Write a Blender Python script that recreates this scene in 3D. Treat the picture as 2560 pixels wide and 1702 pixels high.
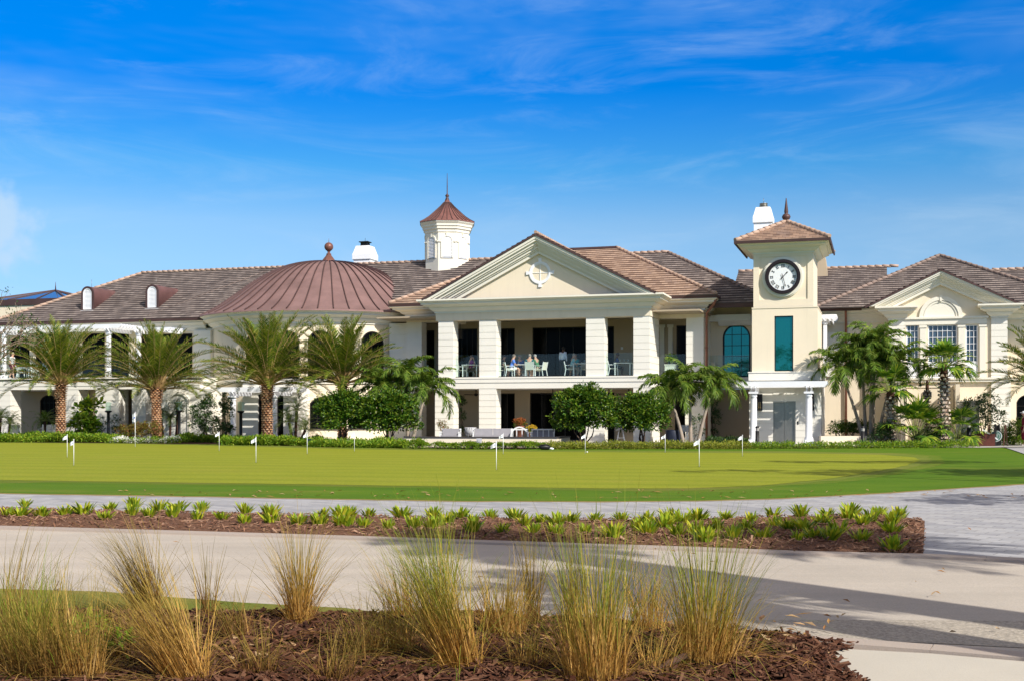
import bpy, bmesh, math, random
from mathutils import Vector, Matrix, noise

for _o in list(bpy.data.objects):
    bpy.data.objects.remove(_o)
R = math.radians
PI = math.pi
scene = bpy.context.scene
COL = scene.collection

# ------------------------------------------------------------------ camera
CAMH, FPX, HORIZON = 1.55, 3000.0, 1036.0
cam_data = bpy.data.cameras.new('camera')
cam = bpy.data.objects.new('camera', cam_data)
COL.objects.link(cam)
cam.location = (0, 0, CAMH)
cam.rotation_euler = (R(90), 0, 0)
cam_data.sensor_width = 36.0
cam_data.lens = FPX / 2560 * 36.0
cam_data.shift_y = (HORIZON - 851) / 2560
cam_data.clip_start = 0.1
cam_data.clip_end = 6000
scene.camera = cam

# ------------------------------------------------------------------ sky, sun, exposure
SUN_AZ, SUN_EL = R(38), R(36)
sun_vec = Vector((math.cos(SUN_EL) * math.sin(SUN_AZ), -math.cos(SUN_EL) * math.cos(SUN_AZ), math.sin(SUN_EL)))
world = bpy.data.worlds.new('World')
scene.world = world
world.use_nodes = True
wt = world.node_tree
for n in list(wt.nodes):
    wt.nodes.remove(n)


def wn(t, **kw):
    n = wt.nodes.new(t)
    for k, v in kw.items():
        setattr(n, k, v)
    return n


sky = wn('ShaderNodeTexSky', sky_type='NISHITA', sun_disc=False)
sky.sun_elevation = SUN_EL
sky.sun_rotation = PI - SUN_AZ
sky.altitude = 0
sky.air_density = 1.0
sky.dust_density = 0.2
sky.ozone_density = 3.0
# sky tint: azure, paler at the rim; unseen zenith brightened as added warm fill
tc = wn('ShaderNodeTexCoord')
sep = wn('ShaderNodeSeparateXYZ')
wt.links.new(tc.outputs['Generated'], sep.inputs[0])
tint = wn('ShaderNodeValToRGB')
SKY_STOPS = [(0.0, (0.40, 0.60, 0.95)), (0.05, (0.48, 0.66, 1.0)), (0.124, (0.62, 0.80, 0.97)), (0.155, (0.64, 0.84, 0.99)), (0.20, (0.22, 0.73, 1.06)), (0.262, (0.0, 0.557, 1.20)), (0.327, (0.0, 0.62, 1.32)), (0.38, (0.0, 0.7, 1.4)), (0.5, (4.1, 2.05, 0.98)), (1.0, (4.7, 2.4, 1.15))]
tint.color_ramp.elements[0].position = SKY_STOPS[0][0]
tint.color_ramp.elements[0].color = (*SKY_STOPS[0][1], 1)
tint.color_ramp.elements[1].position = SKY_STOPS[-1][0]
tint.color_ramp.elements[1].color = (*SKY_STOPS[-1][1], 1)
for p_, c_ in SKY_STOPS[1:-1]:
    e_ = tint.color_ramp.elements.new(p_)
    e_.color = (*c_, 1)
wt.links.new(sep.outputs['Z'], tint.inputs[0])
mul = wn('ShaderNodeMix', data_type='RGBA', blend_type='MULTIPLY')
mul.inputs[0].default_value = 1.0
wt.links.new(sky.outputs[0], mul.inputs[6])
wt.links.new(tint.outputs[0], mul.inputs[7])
# thin cirrus: two stretched noises
def cloud_layer(scale, rot, lo, hi, detail=7, dist=0.6, loc=(0, 0, 0)):
    mp = wn('ShaderNodeMapping')
    mp.inputs['Rotation'].default_value = rot
    mp.inputs['Scale'].default_value = scale
    mp.inputs['Location'].default_value = loc
    wt.links.new(tc.outputs['Generated'], mp.inputs[0])
    nz = wn('ShaderNodeTexNoise')
    nz.inputs['Scale'].default_value = 1.0
    nz.inputs['Detail'].default_value = detail
    nz.inputs['Roughness'].default_value = 0.62
    nz.inputs['Distortion'].default_value = dist
    wt.links.new(mp.outputs[0], nz.inputs['Vector'])
    mr = wn('ShaderNodeMapRange', interpolation_type='SMOOTHSTEP')
    mr.inputs[1].default_value = lo
    mr.inputs[2].default_value = hi
    wt.links.new(nz.outputs[0], mr.inputs[0])
    return mr.outputs[0]


ca = cloud_layer((1.7, 1.6, 7.5), (0, R(10), 0), 0.44, 0.95, 5, 0.5, (1.3, .4, .2))
cb = cloud_layer((5.0, 5.0, 24.0), (0, R(-8), 0), 0.46, 0.86, 8, 0.9, (3.1, 0, 1.7))
cadd = wn('ShaderNodeMath', operation='MULTIPLY_ADD')
wt.links.new(cb, cadd.inputs[0])
cadd.inputs[1].default_value = 0.28
cm = wn('ShaderNodeMath', operation='MULTIPLY')
cm.inputs[1].default_value = 0.62
wt.links.new(ca, cm.inputs[0])
wt.links.new(cm.outputs[0], cadd.inputs[2])
cclamp = wn('ShaderNodeClamp')
cclamp.inputs[2].default_value = 0.26
wt.links.new(cadd.outputs[0], cclamp.inputs[0])
# one small cumulus low on the left
cdir = Vector((-0.433, 1.0, 0.158)).normalized()
nrm = wn('ShaderNodeVectorMath', operation='NORMALIZE')
wt.links.new(tc.outputs['Generated'], nrm.inputs[0])
dst = wn('ShaderNodeVectorMath', operation='DISTANCE')
wt.links.new(nrm.outputs[0], dst.inputs[0])
dst.inputs[1].default_value = cdir
cn = wn('ShaderNodeTexNoise')
cn.inputs['Scale'].default_value = 55
cn.inputs['Detail'].default_value = 6
wt.links.new(tc.outputs['Generated'], cn.inputs['Vector'])
cs = wn('ShaderNodeMath', operation='MULTIPLY_ADD')
wt.links.new(cn.outputs[0], cs.inputs[0])
cs.inputs[1].default_value = -0.05
wt.links.new(dst.outputs['Value'], cs.inputs[2])
cr_ = wn('ShaderNodeMapRange', interpolation_type='SMOOTHSTEP')
cr_.inputs[1].default_value = 0.016
cr_.inputs[2].default_value = -0.012
cr_.inputs[4].default_value = 0.75
wt.links.new(cs.outputs[0], cr_.inputs[0])
cmax = wn('ShaderNodeMath', operation='MAXIMUM')
wt.links.new(cclamp.outputs[0], cmax.inputs[0])
wt.links.new(cr_.outputs[0], cmax.inputs[1])
cmix = wn('ShaderNodeMix', data_type='RGBA')
cmix.inputs[7].default_value = (4.3, 5.7, 7.2, 1)
wt.links.new(cmax.outputs[0], cmix.inputs[0])
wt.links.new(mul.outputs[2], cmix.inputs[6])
bg = wn('ShaderNodeBackground')
bg.inputs[1].default_value = 0.10
wt.links.new(cmix.outputs[2], bg.inputs[0])
wo = wn('ShaderNodeOutputWorld')
wt.links.new(bg.outputs[0], wo.inputs[0])

sl = bpy.data.lights.new('sun', 'SUN')
sl.energy = 4.4
sl.angle = R(0.5)
sl.color = (1.0, 0.955, 0.87)
so = bpy.data.objects.new('sun', sl)
COL.objects.link(so)
so.rotation_euler = sun_vec.to_track_quat('Z', 'Y').to_euler()
so.location = sun_vec * 200
scene.view_settings.view_transform = 'Standard'
scene.view_settings.look = 'None'
scene.view_settings.gamma = 1
scene.view_settings.exposure = 0.40
scene.render.engine = 'CYCLES'
scene.cycles.max_bounces = 7
scene.cycles.transparent_max_bounces = 12
scene.cycles.use_denoising = True

# ------------------------------------------------------------------ site survey: facade frame and conversions
TH = R(17)
CT, ST = math.cos(TH), math.sin(TH)
B0 = 66.8            # the facade line crosses the camera axis this far away


def U(px, v):
    t = (px - 1280) / FPX
    return (t * (B0 + v * CT) - v * ST) / (CT + t * ST)


def D(px, v):
    return B0 - U(px, v) * ST + v * CT


def H(px, py, v):
    return CAMH + (HORIZON - py) * D(px, v) / FPX


def W(u, v, z=0.0):
    return Vector((u * CT + v * ST, B0 - u * ST + v * CT, z))


def G(px, py, h=0.0):
    d = (CAMH - h) * FPX / (py - HORIZON)
    return ((px - 1280) / FPX * d, d)


def AT(px, d):
    return ((px - 1280) / FPX * d, d)


# ------------------------------------------------------------------ mesh collector
class MB:
    def __init__(s):
        s.v, s.f, s.m, s.sm, s.uv, s.has_uv = [], [], [], [], [], False

    def add(s, verts, faces, mat=0, smooth=False, uvs=None):
        b = len(s.v)
        s.v.extend([tuple(p) for p in verts])
        for i, f in enumerate(faces):
            s.f.append([b + k for k in f])
            s.m.append(mat)
            s.sm.append(smooth)
            if uvs is not None:
                s.has_uv = True
                s.uv.append(uvs[i])
            else:
                s.uv.append(None)

    def box(s, x0, x1, y0, y1, z0, z1, mat=0):
        s.add([(x0, y0, z0), (x1, y0, z0), (x1, y1, z0), (x0, y1, z0), (x0, y0, z1), (x1, y0, z1), (x1, y1, z1), (x0, y1, z1)],
              [(0, 3, 2, 1), (4, 5, 6, 7), (0, 1, 5, 4), (1, 2, 6, 5), (2, 3, 7, 6), (3, 0, 4, 7)], mat)

    def beam(s, a, b, w, h, mat=0, up=(0, 0, 1)):
        a, b = Vector(a), Vector(b)
        d = (b - a).normalized()
        up = Vector(up)
        if abs(d.dot(up)) > 0.99:
            up = Vector((0, 1, 0))
        x = d.cross(up).normalized() * (w / 2)
        y = x.cross(d).normalized() * (h / 2)
        vs = [a - x - y, a + x - y, a + x + y, a - x + y, b - x - y, b + x - y, b + x + y, b - x + y]
        s.add(vs, [(0, 1, 2, 3), (7, 6, 5, 4), (0, 4, 5, 1), (1, 5, 6, 2), (2, 6, 7, 3), (3, 7, 4, 0)], mat)

    def tube(s, pts, rad, n=8, mat=0, cap=True, smooth=True):
        pts = [Vector(p) for p in pts]
        if not isinstance(rad, (list, tuple)):
            rad = [rad] * len(pts)
        vs, prev = [], None
        for i, p in enumerate(pts):
            d = (pts[min(i + 1, len(pts) - 1)] - pts[max(i - 1, 0)]).normalized()
            ref = prev if prev is not None else (Vector((0, 0, 1)) if abs(d.z) < .9 else Vector((1, 0, 0)))
            x = (ref - d * ref.dot(d))
            if x.length < 1e-5:
                x = d.orthogonal()
            x.normalize()
            prev = x
            y = d.cross(x)
            for k in range(n):
                a = 2 * PI * k / n
                vs.append(p + (x * math.cos(a) + y * math.sin(a)) * rad[i])
        fs = []
        for i in range(len(pts) - 1):
            for k in range(n):
                k2 = (k + 1) % n
                fs.append((i * n + k, i * n + k2, (i + 1) * n + k2, (i + 1) * n + k))
        s.add(vs, fs, mat, smooth)
        if cap:
            b = len(s.v) - len(vs)
            s.f.append([b + k for k in range(n)][::-1]); s.m.append(mat); s.sm.append(False); s.uv.append(None)
            e = b + (len(pts) - 1) * n
            s.f.append([e + k for k in range(n)]); s.m.append(mat); s.sm.append(False); s.uv.append(None)

    def lathe(s, prof, c=(0, 0), n=24, mat=0, smooth=True, a0=0.0, a1=2 * PI, phase=0.0):
        full = abs(a1 - a0 - 2 * PI) < 1e-6
        m = n if full else n + 1
        vs, fs = [], []
        for r, z in prof:
            for k in range(m):
                a = a0 + phase + (a1 - a0) * k / n
                vs.append((c[0] + r * math.cos(a), c[1] + r * math.sin(a), z))
        for i in range(len(prof) - 1):
            for k in range(n):
                k2 = (k + 1) % m
                fs.append((i * m + k, i * m + k2, (i + 1) * m + k2, (i + 1) * m + k))
        s.add(vs, fs, mat, smooth)

    def prism(s, poly, axis, a, b, mat=0):
        """polygon of 2D points extruded along an axis: 'z' -> (x,y), 'y' -> (x,z), 'x' -> (y,z)."""
        def P(p, t):
            return {'z': (p[0], p[1], t), 'y': (p[0], t, p[1]), 'x': (t, p[0], p[1])}[axis]
        n = len(poly)
        vs = [P(p, a) for p in poly] + [P(p, b) for p in poly]
        fs = [tuple(range(n)), tuple(range(2 * n - 1, n - 1, -1))]
        fs += [(i, i + n, (i + 1) % n + n, (i + 1) % n) for i in range(n)]
        s.add(vs, fs, mat)

    def ring(s, outer, inner, y0, y1, mat=0, smooth=False):
        """frame between two outlines of equal count in the x,z plane, from y0 (front) to y1."""
        n = len(outer)
        vs = [(p[0], y0, p[1]) for p in outer] + [(p[0], y0, p[1]) for p in inner] + [(p[0], y1, p[1]) for p in outer] + [(p[0], y1, p[1]) for p in inner]
        fs = []
        for i in range(n):
            j = (i + 1) % n
            fs += [(i, j, n + j, n + i), (2 * n + i, 3 * n + i, 3 * n + j, 2 * n + j), (i, 2 * n + i, 2 * n + j, j), (n + i, n + j, 3 * n + j, 3 * n + i)]
        s.add(vs, fs, mat, smooth)

    def sweep(s, prof, path, z0=0.0, closed=False, mat=0, cap=True):
        """profile of (out, z) swept along a plan path; outward is to the right of travel."""
        n = len(path)
        pts = [Vector((p[0], p[1])) for p in path]
        vs, fs, m = [], [], len(prof)
        for i in range(n):
            if closed:
                d0 = (pts[i] - pts[i - 1]).normalized(); d1 = (pts[(i + 1) % n] - pts[i]).normalized()
            else:
                d1 = (pts[min(i + 1, n - 1)] - pts[min(i, n - 2)]).normalized()
                d0 = (pts[max(i, 1)] - pts[max(i - 1, 0)]).normalized()
            n0, n1 = Vector((d0.y, -d0.x)), Vector((d1.y, -d1.x))
            nn = (n0 + n1)
            nn = nn / max(nn.dot(n0), 1e-4) if nn.length > 1e-4 else n0
            for o, z in prof:
                q = pts[i] + nn * o
                vs.append((q.x, q.y, z0 + z))
        for i in range(n if closed else n - 1):
            j = (i + 1) % n
            for k in range(m - 1):
                fs.append((i * m + k, j * m + k, j * m + k + 1, i * m + k + 1))
        s.add(vs, fs, mat)
        if cap and not closed:
            b = len(s.v) - len(vs)
            s.f.append([b + k for k in range(m)]); s.m.append(mat); s.sm.append(False); s.uv.append(None)
            e = b + (n - 1) * m
            s.f.append([e + k for k in range(m)][::-1]); s.m.append(mat); s.sm.append(False); s.uv.append(None)

    def xform(s, M, start=0):
        for i in range(start, len(s.v)):
            s.v[i] = tuple(M @ Vector(s.v[i]))

    def mesh(s, name, mats):
        me = bpy.data.meshes.new(name)
        me.from_pydata(s.v, [], s.f)
        for m in (mats if isinstance(mats, (list, tuple)) else [mats]):
            me.materials.append(m)
        me.polygons.foreach_set('material_index', s.m)
        me.polygons.foreach_set('use_smooth', s.sm)
        if s.has_uv:
            uvl = me.uv_layers.new(name='UVMap')
            flat = []
            for f, uv in zip(s.f, s.uv):
                for k in range(len(f)):
                    flat.extend(uv[k] if uv is not None else (0.0, 0.0))
            uvl.data.foreach_set('uv', flat)
        me.update()
        return me

    def build(s, name, mats, parent=None, loc=None, rotz=None):
        o = bpy.data.objects.new(name, s.mesh(name, mats))
        COL.objects.link(o)
        if parent is not None:
            o.parent = parent
        if loc is not None:
            o.location = loc
        if rotz is not None:
            o.rotation_euler = (0, 0, rotz)
        return o


def tag(o, label=None, cat=None, group=None, kind=None):
    for k, v in (('label', label), ('category', cat), ('group', group), ('kind', kind)):
        if v:
            o[k] = v
    return o


def thing(name, label, cat, loc=(0, 0, 0), rotz=0.0, group=None):
    o = bpy.data.objects.new(name, None)
    COL.objects.link(o)
    o.location = loc
    o.rotation_euler = (0, 0, rotz)
    o.empty_display_size = 0.2
    return tag(o, label, cat, group)


def dup(root, loc, rotz=0.0, label=None, scale=None):
    r = root.copy()
    COL.objects.link(r)
    r.location = loc
    r.rotation_euler = (0, 0, rotz)
    if scale is not None:
        r.scale = (scale, scale, scale) if not isinstance(scale, (list, tuple)) else scale
    if label:
        r['label'] = label
    for ch in list(root.children):
        c = ch.copy()
        COL.objects.link(c)
        c.parent = r
        for g in list(ch.children):
            d = g.copy()
            COL.objects.link(d)
            d.parent = c
    return r


# ------------------------------------------------------------------ materials
def nodes(name):
    m = bpy.data.materials.new(name)
    m.use_nodes = True
    t = m.node_tree
    return m, t, t.nodes['Principled BSDF']


def mixc(t, fac, a, b, blend='MIX'):
    n = t.nodes.new('ShaderNodeMix')
    n.data_type = 'RGBA'
    n.blend_type = blend
    for i, x in ((0, fac), (6, a), (7, b)):
        if hasattr(x, 'links'):
            t.links.new(x, n.inputs[i])
        elif i == 0:
            n.inputs[0].default_value = x
        else:
            n.inputs[i].default_value = (*x, 1)
    return n.outputs[2]


def nz(t, scale, detail=4, rough=.55, vec=None, stretch=None, coord='Object', dist=0.0):
    c = t.nodes.new('ShaderNodeTexCoord')
    v = c.outputs[coord]
    if stretch:
        mp = t.nodes.new('ShaderNodeMapping')
        mp.inputs['Scale'].default_value = stretch
        t.links.new(v, mp.inputs[0])
        v = mp.outputs[0]
    n = t.nodes.new('ShaderNodeTexNoise')
    n.inputs['Scale'].default_value = scale
    n.inputs['Detail'].default_value = detail
    n.inputs['Roughness'].default_value = rough
    n.inputs['Distortion'].default_value = dist
    t.links.new(v, n.inputs['Vector'])
    return n.outputs[0]


def ramp(t, fac, stops):
    r = t.nodes.new('ShaderNodeValToRGB')
    el = r.color_ramp.elements
    el[0].position, el[1].position = stops[0][0], stops[-1][0]
    g = lambda c: (c, c, c, 1) if not isinstance(c, (tuple, list)) else (*c, 1)
    el[0].color, el[1].color = g(stops[0][1]), g(stops[-1][1])
    for p, c in stops[1:-1]:
        e = el.new(p)
        e.color = g(c)
    t.links.new(fac, r.inputs[0])
    return r.outputs[0]


def bump(t, b, h, strength, dist=0.02):
    n = t.nodes.new('ShaderNodeBump')
    n.inputs['Strength'].default_value = strength
    n.inputs['Distance'].default_value = dist
    t.links.new(h, n.inputs['Height'])
    t.links.new(n.outputs[0], b.inputs['Normal'])


def sc(c, k):
    return tuple(min(x * k, 1.0) for x in c)


def paint(name, col, rough=.7, var=.07, scale=1.2, fine=.0, metal=0.0, spec=.3):
    m, t, b = nodes(name)
    n1 = nz(t, scale, 5, .6)
    c = mixc(t, ramp(t, n1, [(.3, 0.), (.7, 1.)]), sc(col, 1 - var), sc(col, 1 + var))
    t.links.new(c, b.inputs['Base Color'])
    b.inputs['Roughness'].default_value = rough
    b.inputs['Metallic'].default_value = metal
    b.inputs['Specular IOR Level'].default_value = spec
    if fine:
        bump(t, b, nz(t, 60, 3), fine, .01)
    return m


def stucco(name, col, streak=.16):
    m, t, b = nodes(name)
    c = mixc(t, ramp(t, nz(t, .55, 6, .6), [(.3, 0.), (.72, 1.)]), sc(col, .955), sc(col, 1.03))
    st = ramp(t, nz(t, 1.0, 5, .6, stretch=(3.0, 3.0, .25)), [(.52, 0.), (.78, 1.)])
    st2 = t.nodes.new('ShaderNodeMath'); st2.operation = 'MULTIPLY'; st2.inputs[1].default_value = streak
    t.links.new(st, st2.inputs[0])
    c = mixc(t, st2.outputs[0], c, (.42, .38, .30))
    t.links.new(c, b.inputs['Base Color'])
    b.inputs['Roughness'].default_value = .8
    b.inputs['Specular IOR Level'].default_value = .2
    bump(t, b, nz(t, 35, 3), .12, .01)
    return m


def tiles(name, cols, w=.34, h=.33, weather=.35, dark=(.06, .05, .05)):
    m, t, b = nodes(name)
    uv = t.nodes.new('ShaderNodeUVMap')
    br = t.nodes.new('ShaderNodeTexBrick')
    br.inputs['Scale'].default_value = 1.0
    br.inputs['Brick Width'].default_value = w
    br.inputs['Row Height'].default_value = h
    br.inputs['Mortar Size'].default_value = .012
    br.inputs['Mortar Smooth'].default_value = .3
    br.inputs['Color1'].default_value = (0, 0, 0, 1)
    br.inputs['Color2'].default_value = (1, 1, 1, 1)
    br.inputs['Mortar'].default_value = (.5, .5, .5, 1)
    t.links.new(uv.outputs[0], br.inputs[0])
    c = ramp(t, br.outputs['Color'], [(i / (len(cols) - 1), k) for i, k in enumerate(cols)])
    mp = t.nodes.new('ShaderNodeMapping'); mp.inputs['Scale'].default_value = (1.4, .5, 1)
    t.links.new(uv.outputs[0], mp.inputs[0])
    n = t.nodes.new('ShaderNodeTexNoise'); n.inputs['Scale'].default_value = .9; n.inputs['Detail'].default_value = 6
    t.links.new(mp.outputs[0], n.inputs['Vector'])
    wf = t.nodes.new('ShaderNodeMath'); wf.operation = 'MULTIPLY'; wf.inputs[1].default_value = weather
    t.links.new(ramp(t, n.outputs[0], [(.45, 0.), (.68, 1.)]), wf.inputs[0])
    c = mixc(t, wf.outputs[0], c, dark)
    mf = t.nodes.new('ShaderNodeMath'); mf.operation = 'MULTIPLY'; mf.inputs[1].default_value = .55
    t.links.new(br.outputs['Fac'], mf.inputs[0])
    c = mixc(t, mf.outputs[0], c, sc(cols[0], .35))
    t.links.new(c, b.inputs['Base Color'])
    b.inputs['Roughness'].default_value = .75
    b.inputs['Specular IOR Level'].default_value = .25
    return m


def glass_dark(name, col, rough=.03, spec=.5, metal=0.0):
    m, t, b = nodes(name)
    b.inputs['Base Color'].default_value = (*col, 1)
    b.inputs['Roughness'].default_value = rough
    b.inputs['Specular IOR Level'].default_value = spec
    b.inputs['Metallic'].default_value = metal
    bump(t, b, nz(t, .7, 2), .04, .05)
    return m


def glass_clear(name, tintc=(.90, .955, .95), refl=.05):
    m, t, b = nodes(name)
    tr = t.nodes.new('ShaderNodeBsdfTransparent'); tr.inputs[0].default_value = (*tintc, 1)
    gl = t.nodes.new('ShaderNodeBsdfGlossy'); gl.inputs['Roughness'].default_value = .02
    mx = t.nodes.new('ShaderNodeMixShader'); mx.inputs[0].default_value = refl
    t.links.new(tr.outputs[0], mx.inputs[1]); t.links.new(gl.outputs[0], mx.inputs[2])
    t.links.new(mx.outputs[0], t.nodes['Material Output'].inputs[0])
    t.nodes.remove(b)
    return m


def leaf(name, cols, trans=.2, rough=.55, spec=.18, tip=None):
    """foliage: colour differs from leaf to leaf; with tip, it also runs along the blade (uv y)."""
    m, t, b = nodes(name)
    g = t.nodes.new('ShaderNodeNewGeometry')
    c = ramp(t, g.outputs['Random Per Island'], [(i / (len(cols) - 1), k) for i, k in enumerate(cols)])
    if tip:
        uv = t.nodes.new('ShaderNodeUVMap')
        sp = t.nodes.new('ShaderNodeSeparateXYZ'); t.links.new(uv.outputs[0], sp.inputs[0])
        c2 = ramp(t, g.outputs['Random Per Island'], [(i / (len(tip) - 1), k) for i, k in enumerate(tip)])
        c = mixc(t, ramp(t, sp.outputs['Y'], [(.30, 0.), (.75, 1.)]), c, c2)
    t.links.new(c, b.inputs['Base Color'])
    b.inputs['Roughness'].default_value = rough
    b.inputs['Specular IOR Level'].default_value = spec
    if trans:
        tr = t.nodes.new('ShaderNodeBsdfTranslucent')
        t.links.new(mixc(t, 1.0, c, (1.25, 1.2, .6), 'MULTIPLY'), tr.inputs[0])
        mx = t.nodes.new('ShaderNodeMixShader'); mx.inputs[0].default_value = trans
        t.links.new(b.outputs[0], mx.inputs[1]); t.links.new(tr.outputs[0], mx.inputs[2])
        t.links.new(mx.outputs[0], t.nodes['Material Output'].inputs[0])
    return m


CREAM = stucco('cream_stucco', (.80, .70, .535))
STONE = stucco('pale_stucco_siding', (.80, .77, .685), .07)
TRIM = stucco('trim_moulding', (.78, .745, .64), .06)
WHITE = paint('white_paint', (.82, .83, .85), .5, .03)
SHADEWALL = stucco('shaded_wall_stucco', (.47, .38, .265))  # back walls: darker stucco copy, their shade put into the base colour
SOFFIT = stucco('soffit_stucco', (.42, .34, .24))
TILE_DARK = tiles('weathered_grey_brown_tile', [(.15, .122, .114), (.205, .168, .155), (.255, .21, .192), (.31, .26, .235)], weather=.32)
TILE_TAN = tiles('sand_and_terracotta_tile', [(.26, .175, .135), (.40, .275, .205), (.49, .345, .255), (.35, .25, .205)], weather=.14, dark=(.17, .12, .10))
RIDGE_TAN = paint('ridge_tile_tan', (.44, .31, .235), .8, .22, 1.5)
RIDGE_GREY = paint('ridge_tile_grey', (.25, .185, .155), .8, .25, 1.5)
COPPER = paint('aged_copper', (.215, .130, .122), .55, .22, .7, metal=.1)
COPPER_RED = paint('dormer_copper', (.135, .068, .064), .5, .2, 1.2, metal=.1)
COPPER_DARK = paint('dark_copper', (.095, .055, .052), .5, .2, 1.0, metal=.3)
COPPER_PIPE = paint('copper_pipe', (.30, .13, .085), .5, .2, 2.0, metal=.3)
BRONZE = paint('dark_bronze_frame', (.018, .015, .014), .4, .1)
GLASS_DARK = glass_dark('dark_window_glass', (.004, .0045, .005), .08, .04)
GLASS_TEAL = glass_dark('teal_window_glass', (.012, .205, .200), .02, .5, .75)
GLASS_BLUE = glass_dark('blue_grey_window_glass', (.06, .10, .15), .05, .8)
GLASS_CLEAR = glass_clear('clear_railing_glass', refl=.03)
STEEL = paint('brushed_steel', (.30, .29, .26), .38, .08, 4, metal=.8)
BLACK = paint('black_metal', (.012, .012, .014), .45, .1, 3)
# ------------------------------------------------------------------ ground materials
def grass_mat(name, a, b_, yellow, stripes=0.0, fine=26):
    m, t, b = nodes(name)
    n1 = nz(t, .35, 6, .65, stretch=(1, 2.2, 1))
    c = mixc(t, ramp(t, n1, [(.32, 0.), (.7, 1.)]), a, b_)
    c = mixc(t, ramp(t, nz(t, .16, 5, .7, stretch=(1, 3.5, 1)), [(.53, 0.), (.75, .8)]), c, yellow)
    c = mixc(t, ramp(t, nz(t, fine, 4, .7), [(.25, 0.), (.75, 1.)]), mixc(t, 1.0, c, (.72, .74, .7), 'MULTIPLY'), mixc(t, 1.0, c, (1.22, 1.2, 1.2), 'MULTIPLY'))
    if stripes:
        cdn = t.nodes.new('ShaderNodeTexCoord')
        sx = t.nodes.new('ShaderNodeSeparateXYZ'); t.links.new(cdn.outputs['Object'], sx.inputs[0])
        a_ = t.nodes.new('ShaderNodeMath'); a_.operation = 'MULTIPLY_ADD'; a_.inputs[1].default_value = .22
        t.links.new(sx.outputs['X'], a_.inputs[0]); t.links.new(sx.outputs['Y'], a_.inputs[2])
        w = t.nodes.new('ShaderNodeMath'); w.operation = 'SINE'
        w2 = t.nodes.new('ShaderNodeMath'); w2.operation = 'MULTIPLY'; w2.inputs[1].default_value = 3.3
        t.links.new(a_.outputs[0], w2.inputs[0]); t.links.new(w2.outputs[0], w.inputs[0])
        c = mixc(t, ramp(t, w.outputs[0], [(0., 0.), (1., stripes)]), c, mixc(t, 1.0, c, (.86, .9, .8), 'MULTIPLY'))
    t.links.new(c, b.inputs['Base Color'])
    b.inputs['Roughness'].default_value = .9
    b.inputs['Specular IOR Level'].default_value = .1
    bump(t, b, nz(t, 45, 3, .7), .5, .03)
    return m


LAWN = grass_mat('rough_lawn', (.070, .150, .007), (.105, .185, .010), (.19, .19, .03))
GREEN = grass_mat('putting_green_turf', (.228, .258, .020), (.265, .290, .026), (.29, .275, .04), .9, 14)
GREEN_COLLAR = grass_mat('collar_turf', (.13, .19, .02), (.18, .20, .035), (.28, .22, .08))


def concrete(name, col, grain=.10, scale=90, patch=.10, spots=.3, joints=None, streak=0.0):
    m, t, b = nodes(name)
    c = mixc(t, ramp(t, nz(t, .5, 7, .62), [(.3, 0.), (.7, 1.)]), sc(col, 1 - patch), sc(col, 1 + patch * .6))
    c = mixc(t, ramp(t, nz(t, scale, 3, .7), [(.3, 0.), (.7, 1.)]), mixc(t, 1.0, c, sc((1, 1, 1), 1 - grain), 'MULTIPLY'), mixc(t, 1.0, c, (1 + grain,) * 3, 'MULTIPLY'))
    f = ramp(t, nz(t, 2.2, 8, .75, dist=.6), [(.60, 0.), (.74, spots)])
    c = mixc(t, f, c, sc(col, .62))
    if streak:
        f2 = ramp(t, nz(t, 1.0, 6, .65, stretch=(.10, 1.5, 1), dist=.3), [(.38, 0.), (.66, streak)])
        c = mixc(t, f2, c, sc(col, .74))
    if joints:
        vo = t.nodes.new('ShaderNodeTexVoronoi'); vo.feature = 'DISTANCE_TO_EDGE'; vo.inputs['Scale'].default_value = joints
        cdn = t.nodes.new('ShaderNodeTexCoord'); mp = t.nodes.new('ShaderNodeMapping')
        ns = t.nodes.new('ShaderNodeTexNoise'); ns.inputs['Scale'].default_value = 1.6; ns.inputs['Detail'].default_value = 5
        t.links.new(cdn.outputs['Object'], ns.inputs['Vector'])
        t.links.new(mixc(t, .25, cdn.outputs['Object'], ns.outputs['Color']), vo.inputs['Vector'])
        c = mixc(t, ramp(t, vo.outputs['Distance'], [(.0, .55), (.006, 0.)]), c, sc(col, .35))
    t.links.new(c, b.inputs['Base Color'])
    b.inputs['Roughness'].default_value = .85
    b.inputs['Specular IOR Level'].default_value = .2
    bump(t, b, nz(t, scale, 3, .7), .35, .008)
    return m


ROAD = concrete('pale_worn_asphalt', (.475, .42, .355), .18, 60, .14, .25, None, .45)
ROAD_ROUGH = concrete('exposed_aggregate_asphalt', (.37, .325, .265), .42, 42, .15, .3)
KERB = concrete('kerb_concrete', (.40, .335, .285), .08, 90, .12, .3)
SLAB = concrete('sidewalk_concrete', (.50, .46, .39), .06, 90, .10, .3)


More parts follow.
